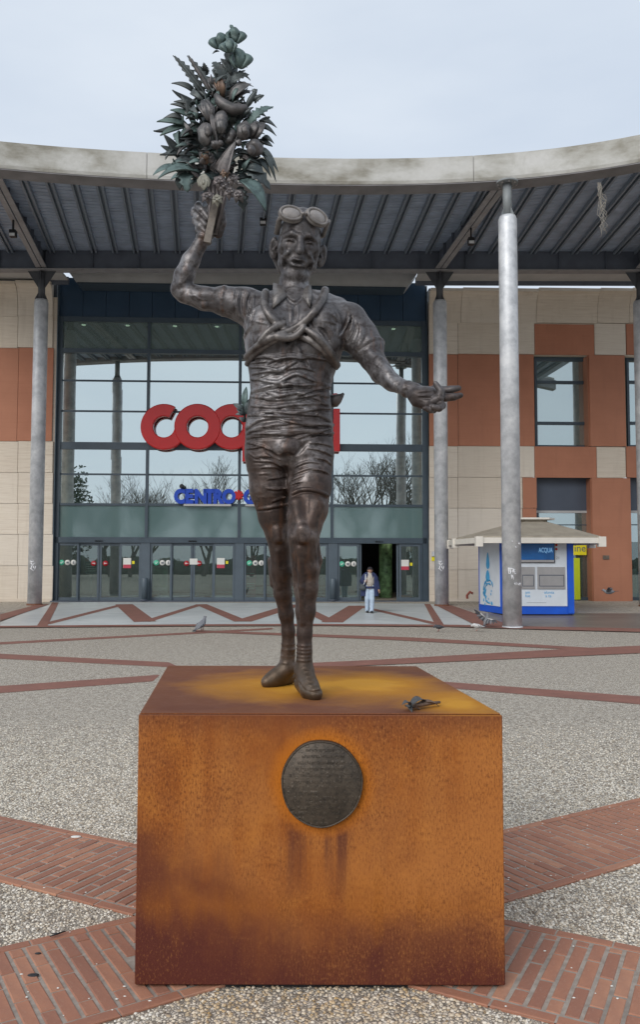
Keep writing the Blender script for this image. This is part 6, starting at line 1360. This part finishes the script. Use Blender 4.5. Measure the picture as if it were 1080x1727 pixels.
# ------------------------------------------------------------------ bouquet
MT['wood'] = mk_bronze('grip_bronze', (.14, .118, .098), (.215, .188, .16), (.07, .058, .05), None, .5, .2, .55)
def leafmesh(base, tip, w, nrm, curl=.15, fold=.25, teeth=0, th=.0035, seg=9, shape=1.0, roll=0.0, side=0.0):
    base, tip = Vector(base), Vector(tip); X = tip - base; L = X.length; X.normalize(); N_ = Vector(nrm); N_ = (N_ - X * N_.dot(X)).normalized(); Y_ = N_.cross(X); mb = MB(); top_, bot = [], []
    V_ = []; F_ = []
    for i in range(seg + 1):
        t = i / seg; ww = w * (math.sin(math.pi * min(1, .04 + t * .96) ** shape) ** .8 if shape > 0 else min(1, t / .12 + .3) * max(0, 1 - t) ** .75) * (1 if not teeth else 1 + .28 * (1 if i % 2 else -1)); ww = max(ww, .0015)
        c = base + X * (L * t) + N_ * (L * curl * (t * (1 - t) * 4 - .0) - L * curl * 1.2 * t * t) + Y_ * (side * L * math.sin(math.pi * t)); h = th * (.4 + .6 * math.sin(math.pi * min(.97, .05 + t * .93)))
        for (s_, f_) in ((-1, 1), (-.5, .35), (0, 0), (.5, .35), (1, 1)): V_.append(c + Y_ * (s_ * ww / 2) + N_ * (f_ * fold * ww * .5 + (h if abs(s_) < .9 else h * .3)))
        for (s_, f_) in ((-1, 1), (-.5, .35), (0, 0), (.5, .35), (1, 1)): V_.append(c + Y_ * (s_ * ww / 2) + N_ * (f_ * fold * ww * .5 - (h if abs(s_) < .9 else h * .3)))
    for i in range(seg):
        a, b = i * 10, (i + 1) * 10
        for j in range(4): F_.append((a + j, b + j, b + j + 1, a + j + 1)); F_.append((a + 5 + j + 1, b + 5 + j + 1, b + 5 + j, a + 5 + j))
        F_.append((a, a + 5, b + 5, b)); F_.append((a + 4, b + 4, b + 9, a + 9))
    F_.append((0, 1, 2, 3, 4, 9, 8, 7, 6, 5)); e = seg * 10; F_.append((e + 5, e + 6, e + 7, e + 8, e + 9, e + 4, e + 3, e + 2, e + 1, e)); mb.add(V_, F_, True); return mb
Zq = lambda zx, zy, dy=0.0: Vector(tuple(P3(230 + zx / 4, 20 + zy / 4, dy - .06)))
q4 = q / 4
bm_ = MB()      # the bundled stems and dark heart of the bouquet
bm_.bar(Zq(478, 1560, -.06), Zq(545, 1250, -.055), .034, .020, (0, 1, 0)); BQ = obj('bouquet', bm_, MT['wood'], ST)
hb = MB(); rb_ = random.Random(2)
for (zx, zy, rx, rz) in ((520, 1150, 85, 110), (540, 1000, 130, 120), (520, 850, 170, 140), (560, 700, 130, 130), (610, 560, 75, 110), (640, 430, 52, 110), (645, 280, 42, 70)):
    hb.ell(Zq(zx, zy, .06), rx * q4, rx * q4 * .62, rz * q4)
for i in range(len(hb.v)):
    v = Vector(hb.v[i]); n_ = Vector((math.sin(v.x * 90 + v.z * 40), math.sin(v.y * 80), math.sin(v.z * 95 + v.x * 30))); hb.v[i] = tuple(v + n_ * .008)
obj('heart', hb, MT['patd'], BQ)
for k in range(5):
    x = 500 + k * 24; s = MB(); s.tube([Zq(492 + k * 10, 1500, -.035 + .012 * (k % 2)), Zq(x, 1270, -.04), Zq(x + 8 * (k - 2), 1130, -.03)], .011, 7); obj('stem', s, MT['brz'], BQ)
def LF(a, b, w, dy0=.0, dy1=-.02, nrm=(0, -1, .35), mat='patd', **k):
    obj('leaf', leafmesh(Zq(*a, dy0), Zq(*b, dy1), w * q4, nrm, **k), MT[mat], BQ)
def POD(a, b, r, dy0=-.02, dy1=-.04, mat='brz', name='bud', n_=11, tipr=.25, wave=0.0):
    A, Bq = Zq(*a, dy0), Zq(*b, dy1); m = 9; pr = []
    for i in range(m + 1):
        t = i / m; pr.append(max(.002, r * q4 * (math.sin(math.pi * (.06 + .90 * t)) ** .7) * (1 - .25 * t)))
    mb = MB(); pts_ = [A.lerp(Bq, i / m) + Vector((wave * math.sin(3.14 * i / m), 0, 0)) for i in range(m + 1)]; mb.tube(pts_, pr, n_); return obj(name, mb, MT[mat], BQ)
def FRUIT(zx, zy, rx, rz, dy=-.08, mat='brz', rings=True, ang=0.0, name='fruit'):
    c = Zq(zx, zy, dy); mb = MB(); Rm = Matrix.Rotation(ang, 3, 'Y'); mb.ell(c, rx * q4, rx * q4 * .9, rz * q4, Rm, 20, 14); ph = zx * .7
    for i in range(len(mb.v)):
        v = Vector(mb.v[i]) - c; a = math.atan2(v.x, -v.y); h = v.z / (rz * q4); kk = 1 - .10 * math.exp(-((math.sin(a * .5 + 1.6 * h + ph) * 3) ** 2)) + .07 * math.sin(3 * a + ph + 1.5 * h) + .06 * math.sin(5 * a + 4 * h + ph) + .05 * math.sin(7 * h + ph); mb.v[i] = tuple(c + Vector((v.x * kk, v.y * kk, v.z * (1 + .07 * math.sin(2 * a + ph)))))
    o = obj(name, mb, MT[mat], BQ)
    if rings:
        for (ox, sd, ww) in ((-.55, .5, 1.25), (.66, -.25, .6)) if int(zx) % 2 == 0 else ((.5, -.5, 1.2), (-.66, .25, .65)):
            LF((zx + ox * rx * .9, zy + rz * .95), (zx + ox * rx * .7, zy - rz * 1.02), rx * ww, dy - rx * q4 * (.75 if abs(ox) > .3 else .98), dy - rx * q4 * .35, (ox * .9, -1, .1), mat, curl=.30, fold=-.35, th=.005, side=sd * .55, seg=10, shape=.9)
# crown of rounded pods
for zx, zy, rx, rz, dy, a in ((665, 162, 52, 62, -.05, -.5), (568, 200, 52, 62, -.06, .5), (628, 232, 48, 50, -.11, .2), (697, 318, 54, 76, -.06, -.2), (630, 300, 44, 60, -.02, 0)): FRUIT(zx, zy, rx * .86, rz * .92, dy, 'pat' if zy != 300 else 'patd', zy != 300, a, 'seed_pod')
LF((650, 130), (634, 84), 26, -.05, -.05, mat='pat'); LF((560, 270), (514, 278), 16, -.05, -.06); LF((600, 250), (512, 225), 24, -.03, -.06); LF((720, 370), (745, 345), 18, -.04, -.06)
# feathered sprays at the upper left
for a, b, w, t in (((475, 600), (250, 282), 62, 1), ((440, 560), (300, 330), 40, 1), ((540, 610), (345, 285), 60, 1), ((470, 430), (455, 345), 46, 1)): LF(a, b, w, -.01, -.06, mat='patd' if t else 'pat', teeth=1, seg=17, curl=.06, fold=.5, th=.008, shape=.8)
POD((470, 560), (260, 300), 17, -.03, -.07, 'patd', 'stalk'); POD((530, 590), (352, 296), 18, -.03, -.08, 'brz', 'stalk')
# fingers of leaves fanning to the left
for a, b, w, m_ in (((400, 560), (250, 460), 46, 'patd'), ((410, 625), (236, 546), 44, 'patd'), ((400, 660), (262, 590), 40, 'patd'), ((390, 690), (236, 612), 42, 'patd'), ((370, 715), (234, 655), 50, 'pat'), ((380, 760), (300, 560), 40, 'patd'), ((390, 770), (330, 600), 46, 'patd'), ((345, 770), (142, 722), 58, 'pat'), ((320, 740), (190, 700), 48, 'patd'), ((350, 770), (160, 832), 56, 'pat'), ((300, 760), (118, 830), 40, 'patd'), ((420, 800), (280, 850), 76, 'pat'), ((400, 840), (255, 862), 60, 'patd'), ((420, 900), (265, 910), 92, 'patd'), ((300, 1000), (180, 830), 64, 'patd'), ((280, 980), (165, 905), 46, 'patd'), ((300, 960), (160, 960), 36, 'patd'), ((260, 930), (195, 985), 40, 'patd'), ((430, 960), (300, 950), 60, 'patd')):
    LF(a, b, w, .0, -.05, mat=m_, curl=rb_.uniform(-.12, .2), fold=.45, th=.008, shape=.75, side=rb_.uniform(-.06, .06))
# upper middle buds and leaves
LF((600, 470), (518, 326), 84, -.04, -.06, mat='patd', teeth=1, seg=12); LF((570, 480), (515, 388), 50, -.02, -.05); LF((640, 430), (572, 306), 50, -.04, -.06, mat='patd'); LF((630, 500), (750, 408), 78, -.02, -.05, mat='patd', teeth=1, seg=10); LF((640, 400), (740, 360), 44, -.01, -.04)
for dx in (-42, -20, 4, 26): LF((585, 590), (555 + dx * 1.5, 425 + abs(dx) * .6), 52, -.06, -.10 + .001 * abs(dx), mat='brn' if dx in (-20, 4) else 'brz', curl=.2, fold=.5, th=.006)
LF((540, 560), (486, 440), 60, -.05, -.08, mat='brz'); LF((620, 600), (765, 474), 82, -.06, -.09, mat='brz', curl=.1, teeth=0); LF((660, 610), (768, 520), 50, -.05, -.07, mat='brz')
# long curved pod across the middle
mb = MB(); P_ = [Zq(*p, -.11) for p in ((535, 560), (560, 605), (600, 640), (650, 662), (705, 660), (750, 640))]; mb.tube(P_, [16 * q4, 33 * q4, 40 * q4, 40 * q4, 34 * q4, 12 * q4], 12); obj('long_pod', mb, MT['brz'], BQ)
POD((740, 650), (815, 525), 24, -.07, -.09, 'patd', 'stalk'); POD((770, 600), (862, 565), 20, -.07, -.09, 'patd', 'stalk'); LF((790, 560), (812, 520), 40, -.08, -.09, teeth=1); LF((800, 620), (855, 556), 44, -.07, -.09, teeth=1)
LF((740, 800), (912, 615), 66, -.06, -.08, mat='pat', teeth=1, seg=15, th=.007); LF((760, 760), (880, 640), 40, -.05, -.07); LF((830, 680), (915, 640), 32, -.05, -.07)
# heart of the bouquet: buds, folded flowers, rose
for dx in (-38, -14, 14, 40): LF((505, 760), (455 + dx * 1.1, 565 + abs(dx)), 66, -.11, -.14 + .0012 * abs(dx), mat='brz', curl=.16, fold=.5, th=.007)
FRUIT(572, 742, 46, 72, -.13, 'brz', False, .15); FRUIT(572, 775, 34, 50, -.16, 'brz', False); FRUIT(466, 830, 50, 80, -.14, 'brz', False, -.1); FRUIT(486, 800, 28, 42, -.18, 'brz', False); FRUIT(726, 805, 48, 64, -.13, 'brz', False, .2); FRUIT(735, 800, 26, 34, -.17, 'brz', False); FRUIT(638, 845, 32, 52, -.12, 'brz', False, .5); FRUIT(800, 920, 60, 52, -.12, 'brz', False, .4); FRUIT(775, 935, 30, 34, -.17, 'brz', False)
LF((790, 860), (860, 735), 110, -.09, -.11, mat='brz', curl=.2, shape=.8); LF((775, 850), (815, 730), 60, -.10, -.12, mat='brz'); LF((540, 900), (500, 640), 34, -.12, -.14, mat='brz'); POD((545, 950), (530, 700), 14, -.13, -.15, 'brz', 'stalk')
FRUIT(535, 900, 36, 28, -.15, 'brz', False); FRUIT(568, 888, 20, 20, -.16, 'brz', False); FRUIT(690, 885, 24, 24, -.14, 'brz', False)
for k in range(9):      # rose
    a = k * 2.4; r_ = 12 + k * 4.6; c0 = (468 + r_ * .35 * math.cos(a), 978 + r_ * .35 * math.sin(a)); LF((c0[0] - 26 * math.sin(a), c0[1] + 26 * math.cos(a)), (c0[0] + r_ * math.cos(a) + 16 * math.sin(a), c0[1] + r_ * math.sin(a) - 16 * math.cos(a)), 46, -.14, -.15 + .002 * k, (math.cos(a) * .8, -.6, -math.sin(a) * .8), 'brn' if k < 4 else 'brz', curl=.3, fold=.3)
FRUIT(470, 982, 20, 18, -.165, 'brn', False, 0, 'rose')
# big dark pointed leaf in front
LF((585, 1100), (668, 872), 150, -.13, -.16, (-.5, -1, .1), 'brz', curl=.02, fold=.45, th=.006, shape=-1, seg=14)
# broad green leaves
LF((425, 1085), (142, 1088), 104, -.09, -.12, (0, -.75, .65), 'pat', curl=.12, fold=.35, th=.006, shape=.85, seg=12); LF((400, 1040), (240, 1000), 90, -.06, -.09, (0, -.8, .6), 'patd', curl=.15); LF((300, 1050), (108, 1082), 66, -.06, -.10, (0, -.8, .6), 'pat', curl=.1); LF((330, 1080), (345, 1210), 86, -.09, -.11, (0, -.9, .4), 'pat', curl=.1, teeth=1, seg=8); LF((300, 1110), (290, 1195), 60, -.07, -.08, mat='patd')
for dx, dy_ in ((-34, 20), (0, 44), (34, 20)): LF((455, 1120), (455 + dx, 1170 + dy_ - 10), 58, -.15, -.155, (0, -1, .2), 'pale', curl=.05, fold=.15)
LF((455, 1190), (458, 1090), 78, -.148, -.15, (0, -1, .2), 'pale', curl=.05, fold=.2)
LF((700, 1140), (888, 1312), 112, -.10, -.13, (.25, -.8, .5), 'pat', curl=.14, fold=.35, th=.006, shape=.85, seg=12); LF((690, 1150), (880, 1300), 70, -.08, -.10, (.3, -.7, .3), 'patd', curl=.18); LF((700, 1180), (725, 1340), 74, -.08, -.10, mat='patd', curl=.1, teeth=1); LF((730, 1080), (905, 1165), 100, -.07, -.09, mat='patd', curl=.2, teeth=1, seg=10); LF((740, 1060), (860, 1075), 70, -.09, -.11, mat='patd')
# right hand fringe
for a, b, w in (((830, 930), (955, 1050), 44), ((850, 960), (940, 1105), 40), ((820, 1000), (905, 1090), 44), ((820, 940), (930, 985), 40), ((820, 870), (918, 905), 44), ((840, 800), (930, 805), 40), ((840, 760), (932, 752), 40), ((830, 740), (905, 715), 36), ((850, 860), (920, 868), 36), ((800, 700), (866, 690), 34), ((780, 1020), (850, 1060), 60), ((700, 740), (780, 640), 46), ((700, 960), (790, 1010), 60), ((650, 760), (640, 680), 50), ((690, 1010), (770, 1100), 50)): LF(a, b, w, -.03, -.08, mat='patd', curl=rb_.uniform(-.1, .25), fold=.4, th=.008, shape=.8)
# little flowers round the binding
for zx, zy, r_, m_ in ((560, 1150, 50, 'brz'), (650, 1130, 44, 'brz'), (600, 1090, 34, 'brn'), (690, 1240, 48, 'brz'), (545, 1270, 42, 'pale'), (630, 1220, 46, 'brz'), (480, 1250, 46, 'brz'), (590, 1180, 40, 'brz')):
    for k in range(6):
        a = k * 1.047 + zx; LF((zx, zy), (zx + r_ * math.cos(a), zy + r_ * math.sin(a)), r_ * .8, -.13, -.14, (0, -1, .2), m_, curl=.25, fold=.3, seg=5)
    FRUIT(zx, zy, r_ * .28, r_ * .28, -.155, m_, False, 0, 'flower_centre')
for k in range(150):     # small leaves filling the body of the bouquet
    a = rb_.uniform(0, 6.283); t = rb_.random(); zy = 520 + 640 * t; half = 60 + 190 * math.sin(min(1, t * 1.15) * math.pi * .62); zx = 540 + half * rb_.uniform(-.95, 1.0); L = rb_.uniform(70, 130); an = math.atan2(zy - 1150, zx - 540) + rb_.gauss(0, .5); LF((zx, zy), (zx + L * math.cos(an), zy + L * math.sin(an)), rb_.uniform(26, 52), rb_.uniform(-.09, .05), rb_.uniform(-.13, .03), (rb_.gauss(0, .4), -1, .3), rb_.choice(['patd', 'patd', 'brz', 'pat']), curl=rb_.uniform(-.1, .3), fold=.4, seg=6, th=.006)
for k in range(95):     # spiky fringe all round the outline
    t = rb_.random(); zy = 420 + 700 * t; half = 40 + 205 * math.sin(min(1, t * 1.1) * math.pi * .6); s_ = rb_.choice((-1, 1)); zx = (560 if zy > 560 else 620) + s_ * half * rb_.uniform(.45, .85); L = rb_.uniform(60, 120); an = (math.pi if s_ < 0 else 0) + s_ * (-.55 + .9 * t) * 1.0 + rb_.gauss(0, .28); dx_, dz_ = math.cos(an), math.sin(an)
    LF((zx, zy), (zx + L * dx_, zy + L * dz_), rb_.uniform(20, 40), rb_.uniform(-.07, .05), rb_.uniform(-.12, .06), (rb_.gauss(0, .3), -1, .4), rb_.choice(['patd', 'patd', 'patd', 'pat', 'brz']), curl=rb_.uniform(-.15, .25), fold=.5, seg=7, th=.007, teeth=rb_.choice((0, 0, 1)), shape=.8)
# sprig tucked behind the hip
sp = MB(); sp.tube([vv(P3(414, 712, .05)), vv(P3(411, 690, .04)), vv(P3(413, 660, .03))], .006, 6); SPR = obj('pocket_sprig', sp, MT['patd'], ST)
for a, b, w in (((412, 690), (415, 652), 11), ((412, 695), (394, 680), 10), ((413, 700), (400, 690), 9), ((414, 700), (425, 668), 10), ((413, 712), (404, 704), 8), ((415, 690), (428, 676), 8), ((412, 700), (398, 698), 7)): obj('leaf', leafmesh(vv(P3(*a, .0)), vv(P3(*b, -.02)), w * q, (0, -1, .3), .15, .4, 0, .004), MT['pat' if w > 10 else 'patd'], SPR)
# broken bronze sprig lying on the block
def onblock(px, py, dz=0.0): p = atZ(px, py, PH + dz); return Vector((p.x, p.y, PH + dz))
fb = thing('broken_sprig', 'broken bronze sprig of leaves lying at the right front of the rusted block', 'bronze fragment', onblock(705, 1190))
sp = MB(); sp.tube([onblock(690, 1191, .012), onblock(705, 1189, .02), onblock(742, 1184, .016)], [.012, .010, .006], 7); obj('stem', sp, MT['brn'], fb)
for a, b, w, dz0, dz1, m_ in (((692, 1193), (681, 1182), 9, .015, .055, 'brz'), ((690, 1192), (722, 1178), 13, .02, .035, 'brz'), ((700, 1190), (743, 1184), 7, .012, .02, 'brn'), ((688, 1193), (710, 1194), 6, .01, .008, 'brn'), ((685, 1191), (695, 1196), 10, .012, .012, 'brz'), ((696, 1188), (704, 1180), 9, .02, .03, 'patd')): obj('leaf', leafmesh(onblock(*a, dz0), onblock(*b, dz1), w * .0028, (0, -.5, 1), .15, .4, 0, .003), MT[m_], fb)
# ------------------------------------------------------------------ person walking out of the doors
MT['skin'] = plain('skin', (.36, .20, .135), .55, 0, .05); MT['coat'] = plain('navy_coat', (.018, .028, .085), .8, 0, .25, 14); MT['trou'] = plain('pale_jeans', (.40, .49, .60), .85, 0, .12, 14); MT['knit'] = plain('oatmeal_knit', (.42, .38, .33), .9, 0, .15, 30); MT['cap'] = plain('dark_cap', (.022, .018, .022), .85); MT['shoe'] = plain('black_shoe', (.014, .014, .016), .45); MT['bag'] = plain('grey_bag', (.055, .068, .075), .7, 0, .15, 10)
gp = G(624, 1033.5); PX0, PY_, GZ = gp.x, gp.y, gz(gp.y); HT = (atY(625, 957, PY_).z - GZ); s_ = HT / 1.60
PE = thing('person', 'person in dark cap, long open navy coat and pale jeans walking from the doors', 'person', (PX0, PY_, GZ))
pp = lambda x, y, z: np.array((PX0 + x * s_, PY_ + y * s_, GZ + z * s_))
def fld(): return Field(pp(-.55, -.45, -.03), pp(.55, .40, 1.68), .0105)
def C(f, pts, k=.02): f.chain([(pp(x, y, z), r * s_) for x, y, z, r in pts], k)
b = fld()
C(b, [(0, .01, .86, .085), (0, 0, 1.05, .10), (0, -.01, 1.24, .12), (0, -.02, 1.32, .085), (.005, -.03, 1.41, .05)], .05)
C(b, [(-.08, -.0, .86, .065), (-.09, -.05, .48, .05), (-.085, .02, .10, .04)]); C(b, [(.08, 0, .86, .065), (.075, -.10, .48, .05), (.055, -.14, .10, .04)])
b.ell(pp(.01, -.05, 1.50), np.array((.072, .088, .108)) * s_, None, .01); b.ell(pp(.012, -.145, 1.487), np.array((.015, .022, .02)) * s_, None, .008); b.ell(pp(.012, -.10, 1.43), np.array((.04, .035, .028)) * s_, None, .01)
for sx in (-1, 1): b.ell(pp(.01 + sx * .075, -.04, 1.49), np.array((.012, .02, .032)) * s_, None, .006); b.ell(pp(.012 + sx * .028, -.135, 1.515), np.array((.013, .016, .009)) * s_, None, .002, 'sub')
b.ell(pp(.012, -.142, 1.452), np.array((.022, .012, .006)) * s_, None, .002, 'sub')
C(b, [(-.16, 0, 1.30, .06), (-.25, .02, 1.12, .05), (-.17, -.17, 1.12, .04), (-.15, -.19, 1.14, .03)]); C(b, [(.16, 0, 1.30, .06), (.24, .02, 1.05, .05), (.31, -.03, .83, .036), (.33, -.05, .78, .03)])
for k in range(4): C(b, [(-.15 + .0, -.20, 1.16 - .018 * k, .011), (-.125, -.225, 1.155 - .018 * k, .0105), (-.12, -.20, 1.15 - .018 * k, .009)], .004); C(b, [(.322 + .012 * k, -.07 + .012 * k, .765, .0105), (.326 + .011 * k, -.085 + .01 * k, .725, .010), (.322 + .010 * k, -.10 + .01 * k, .695 + .006 * k, .0085)], .004)
C(b, [(-.155, -.2, 1.12, .012), (-.13, -.22, 1.185, .010)], .004); C(b, [(.318, -.075, .78, .012), (.295, -.10, .745, .010)], .004)
field_obj('body', b, MT['skin'], PE)
t = fld(); C(t, [(-.06, 0, .93, .125), (.06, 0, .93, .125)], .03); C(t, [(-.075, 0, .88, .105), (-.095, -.05, .50, .083), (-.09, .02, .075, .070)], .02); C(t, [(.075, 0, .88, .105), (.078, -.10, .50, .083), (.06, -.135, .075, .070)], .02)
t.d[:, :, t.ax[2] < GZ + .045 * s_] = .08; t.d[:, :, t.ax[2] > GZ + .98 * s_] = .08; field_obj('trousers', t, MT['trou'], PE)
k = fld(); C(k, [(0, -.02, .93, .125), (0, -.035, 1.08, .145), (0, -.03, 1.24, .15), (0, -.02, 1.33, .10)], .05); C(k, [(0, -.04, 1.36, .075), (0, -.045, 1.395, .072)], .02); field_obj('jumper', k, MT['knit'], PE)
w = fld(); C(w, [(-.03, -.02, .95, .142), (-.03, -.02, .89, .145)], .02); C(w, [(.03, -.02, .95, .142), (.03, -.02, .89, .145)], .02); w.d[:, :, (w.ax[2] < GZ + .86 * s_) | (w.ax[2] > GZ + .945 * s_)] = .08; field_obj('waistband', w, MT['coat'], PE)
c = fld()
for sx in (-1, 1):
    C(c, [(sx * .09, .03, 1.345, .10), (sx * .17, .03, 1.20, .125), (sx * .185, .03, .95, .125), (sx * .20, .02, .62, .125)], .04); C(c, [(sx * .02, .09, 1.30, .11), (sx * .05, .10, .95, .14), (sx * .07, .10, .62, .15)], .05)
C(c, [(-.16, .0, 1.31, .085), (-.265, .02, 1.12, .08), (-.20, -.13, 1.11, .062)], .03); C(c, [(.16, 0, 1.31, .085), (.255, .02, 1.06, .078), (.305, -.02, .87, .062)], .03)
c.chain([(pp(-.01, -.26, .5), .095 * s_), (pp(-.01, -.24, 1.0), .118 * s_), (pp(0, -.21, 1.34), .092 * s_)], .02, 'sub'); c.d[:, :, c.ax[2] < GZ + .58 * s_] = .08; C(c, [(-.09, -.09, 1.37, .035), (-.085, -.14, 1.25, .03)], .02); C(c, [(.09, -.09, 1.37, .035), (.085, -.14, 1.25, .03)], .02); field_obj('coat', c, MT['coat'], PE)
h = fld(); h.ell(pp(.01, -.035, 1.555), np.array((.088, .10, .068)) * s_, None, .01); C(h, [(-.03, -.125, 1.545, .022), (.05, -.125, 1.545, .022)], .015); field_obj('cap', h, MT['cap'], PE)
hh = fld(); C(hh, [(-.06, .0, 1.50, .03), (-.062, .0, 1.43, .028)], .01); C(hh, [(.08, .0, 1.50, .03), (.082, .0, 1.43, .028)], .01); C(hh, [(-.05, .035, 1.5, .05), (.07, .035, 1.5, .05), (.01, .04, 1.44, .05)], .02); field_obj('hair', hh, MT['cap'], PE)
for x0, y0 in ((-.09, .02), (.06, -.14)):
    f = fld(); C(f, [(x0, y0 + .05, .045, .045), (x0, y0 - .06, .04, .046), (x0 + .005, y0 - .13, .03, .036)], .02); f.d[:, :, f.ax[2] < GZ] = .08; field_obj('shoe', f, MT['shoe'], PE)
bg_ = Field(pp(-.5, -.35, .6), pp(0, .15, 1.45), .0105); C(bg_, [(-.28, -.13, .95, .075), (-.235, -.14, .88, .08), (-.30, -.12, .88, .075)], .03); V_, Q = bg_.mesh(); mb = MB(); mb.add([tuple(v) for v in V_], [tuple(int(i) for i in f) for f in Q], True)
SB = top('shoulder_bag', mb, MT['bag'], 'dark grey bag hanging at the side of the person in the navy coat', 'bag', recalc=False)
stp = MB(); stp.tube([Vector(tuple(pp(-.24, -.14, .95))), Vector(tuple(pp(-.165, -.235, 1.14))), Vector(tuple(pp(-.15, -.135, 1.36)))], .016, 6); obj('strap', stp, MT['kwhite'], SB)

# ------------------------------------------------------------------ pigeons
MT['pg'] = plain('pigeon_grey', (.17, .175, .19), .7, 0, .3, 40); MT['pgd'] = plain('pigeon_dark', (.05, .052, .06), .7, 0, .4, 40); MT['pgw'] = plain('pigeon_white', (.50, .49, .48), .7, 0, .2, 40); MT['pgb'] = plain('pigeon_beak', (.12, .09, .08), .5); MT['pgp'] = plain('pigeon_leg', (.30, .10, .08), .6)
def pigeon(p, head, label, sc=1.0, pitch=0.0, wings='folded', mat='pg', legs=True, low=False):
    p = Vector(p); t = thing('pigeon', label, 'pigeon', p, 'pigeons about the plaza'); Rz = Matrix.Rotation(head, 3, 'Z') @ Matrix.Rotation(-pitch, 3, 'Y'); o = p + Vector((0, 0, .10 * sc))
    A = lambda x, y, z: o + Rz @ (Vector((x, y, z)) * sc)
    b_ = MB(); b_.tube([A(-.14, 0, .0), A(-.10, 0, .005), A(-.02, 0, .02), A(.06, 0, .045), A(.10, 0, .075), A(.12, 0, .10 if not low else .06), A(.14, 0, .125 if not low else .05), A(.165, 0, .12 if not low else .035)], [.012 * sc, .035 * sc, .062 * sc, .058 * sc, .042 * sc, .032 * sc, .034 * sc, .014 * sc], 12); obj('body', b_, MT[mat], t)
    k_ = MB(); hx = A(.165, 0, .12 if not low else .035); k_.tube([hx, A(.195, 0, .11 if not low else .018)], [.012 * sc, .003 * sc], 6); obj('beak', k_, MT['pgb'], t)
    tl = MB()
    for i in range(5): a = (i - 2) * .13; tl.bar(A(-.09, 0, .005 + .002 * i), A(-.24, -.15 * math.tan(a) * (2 if wings != 'folded' else .8), -.02), .035 * sc, .005 * sc)
    obj('tail', tl, MT['pgd'], t)
    for s1 in (-1, 1):
        if wings == 'folded':
            wg = MB(); wg.tube([A(.07, s1 * .045, .045), A(.0, s1 * .062, .035), A(-.09, s1 * .045, .01), A(-.19, s1 * .015, -.01)], [.015 * sc, .036 * sc, .03 * sc, .006 * sc], 8, flat=.9); w_ = obj('wing', wg, MT[mat], t)
            br = MB(); br.bar(A(-.02, s1 * .09, .055), A(-.06, s1 * .075, -.01), .016 * sc, .012 * sc); br.bar(A(-.07, s1 * .082, .04), A(-.11, s1 * .062, -.005), .016 * sc, .012 * sc); obj('wing_bar', br, MT['pgd'], w_)
        else:
            up_ = {'spread': (.25, -.02), 'up': (1.1, .1), 'flap': (1.35 if s1 > 0 else -.05, .1)}[wings]; wg = MB(); base = A(.05, s1 * .03, .05); d = Rz @ Vector((-.1, s1 * math.cos(up_[0]), math.sin(up_[0]))); mid_ = base + d * .15 * sc; c_ = MB(); c_.tube([base, mid_, mid_ + d * .06 * sc], [.03 * sc, .026 * sc, .012 * sc], 8, flat=.6); w_ = obj('wing', c_, MT['pgw' if wings == 'flap' else mat], t)
            tipv = mid_ + d * (.10 * sc) + Rz @ Vector((-.06 * sc, 0, 0)); bk_ = Rz @ Vector((-1, 0, 0))
            for i in range(7):
                t_ = i / 6; st_ = base.lerp(mid_ + d * .05 * sc, t_); dirn = bk_.lerp(d, t_ ** 1.5 * .8).normalized(); nn = bk_.cross(d)
                f_ = leafmesh(st_, st_ + dirn * (.13 + .08 * t_) * sc, .052 * sc, nn, .08, .1, 0, .004 * sc, 5); obj('feather', f_, MT['pgd' if (i % 2 and wings == 'flap') or i > 4 else mat], w_)
    if legs:
        lg = MB()
        for s1 in (-1, 1): lg.tube([A(.01, s1 * .025, -.03), Vector((A(.015, s1 * .025, 0).x, A(.015, s1 * .025, 0).y, p.z + .006))], .006 * sc, 5); fo = A(.015, s1 * .025, 0); lg.tube([Vector((fo.x, fo.y, p.z + .006)), Vector((fo.x, fo.y, p.z + .006)) + Rz @ Vector((.04, 0, 0)) * sc], .005 * sc, 5)
        obj('legs', lg, MT['pgp'], t)
    return t
pgp = lambda px, py, l=.024: Vector((G(px, py).x, G(px, py).y, gz(G(px, py).y) + l))
pigeon(pgp(340, 1065), .9, 'brown grey pigeon pecking on the gravel left of the statue legs', 1.25, .35, mat='pg')
pigeon(pgp(741, 1066), 3.3, 'small dark pigeon pecking on the gravel right of the statue', .85, -.15, mat='pgd', low=True)
pigeon(pgp(806, 1065.5), 3.0, 'small pale pigeon in front of the flapping one', .95, -.1, mat='pgw', low=True)
pt = pgp(822, 1058); pigeon(pt + Vector((0, 0, .03)), .5, 'striped pigeon flapping its raised wings as it lands by the front column', 1.08, .75, wings='flap', mat='pg')
pf = atY(1029, 1000, 24.0); pigeon(pf - Vector((0, 0, .1)), 2.75, 'pigeon flying with spread wings in front of the terracotta pier at right', 1.05, -.3, wings='spread', mat='pg', legs=False)
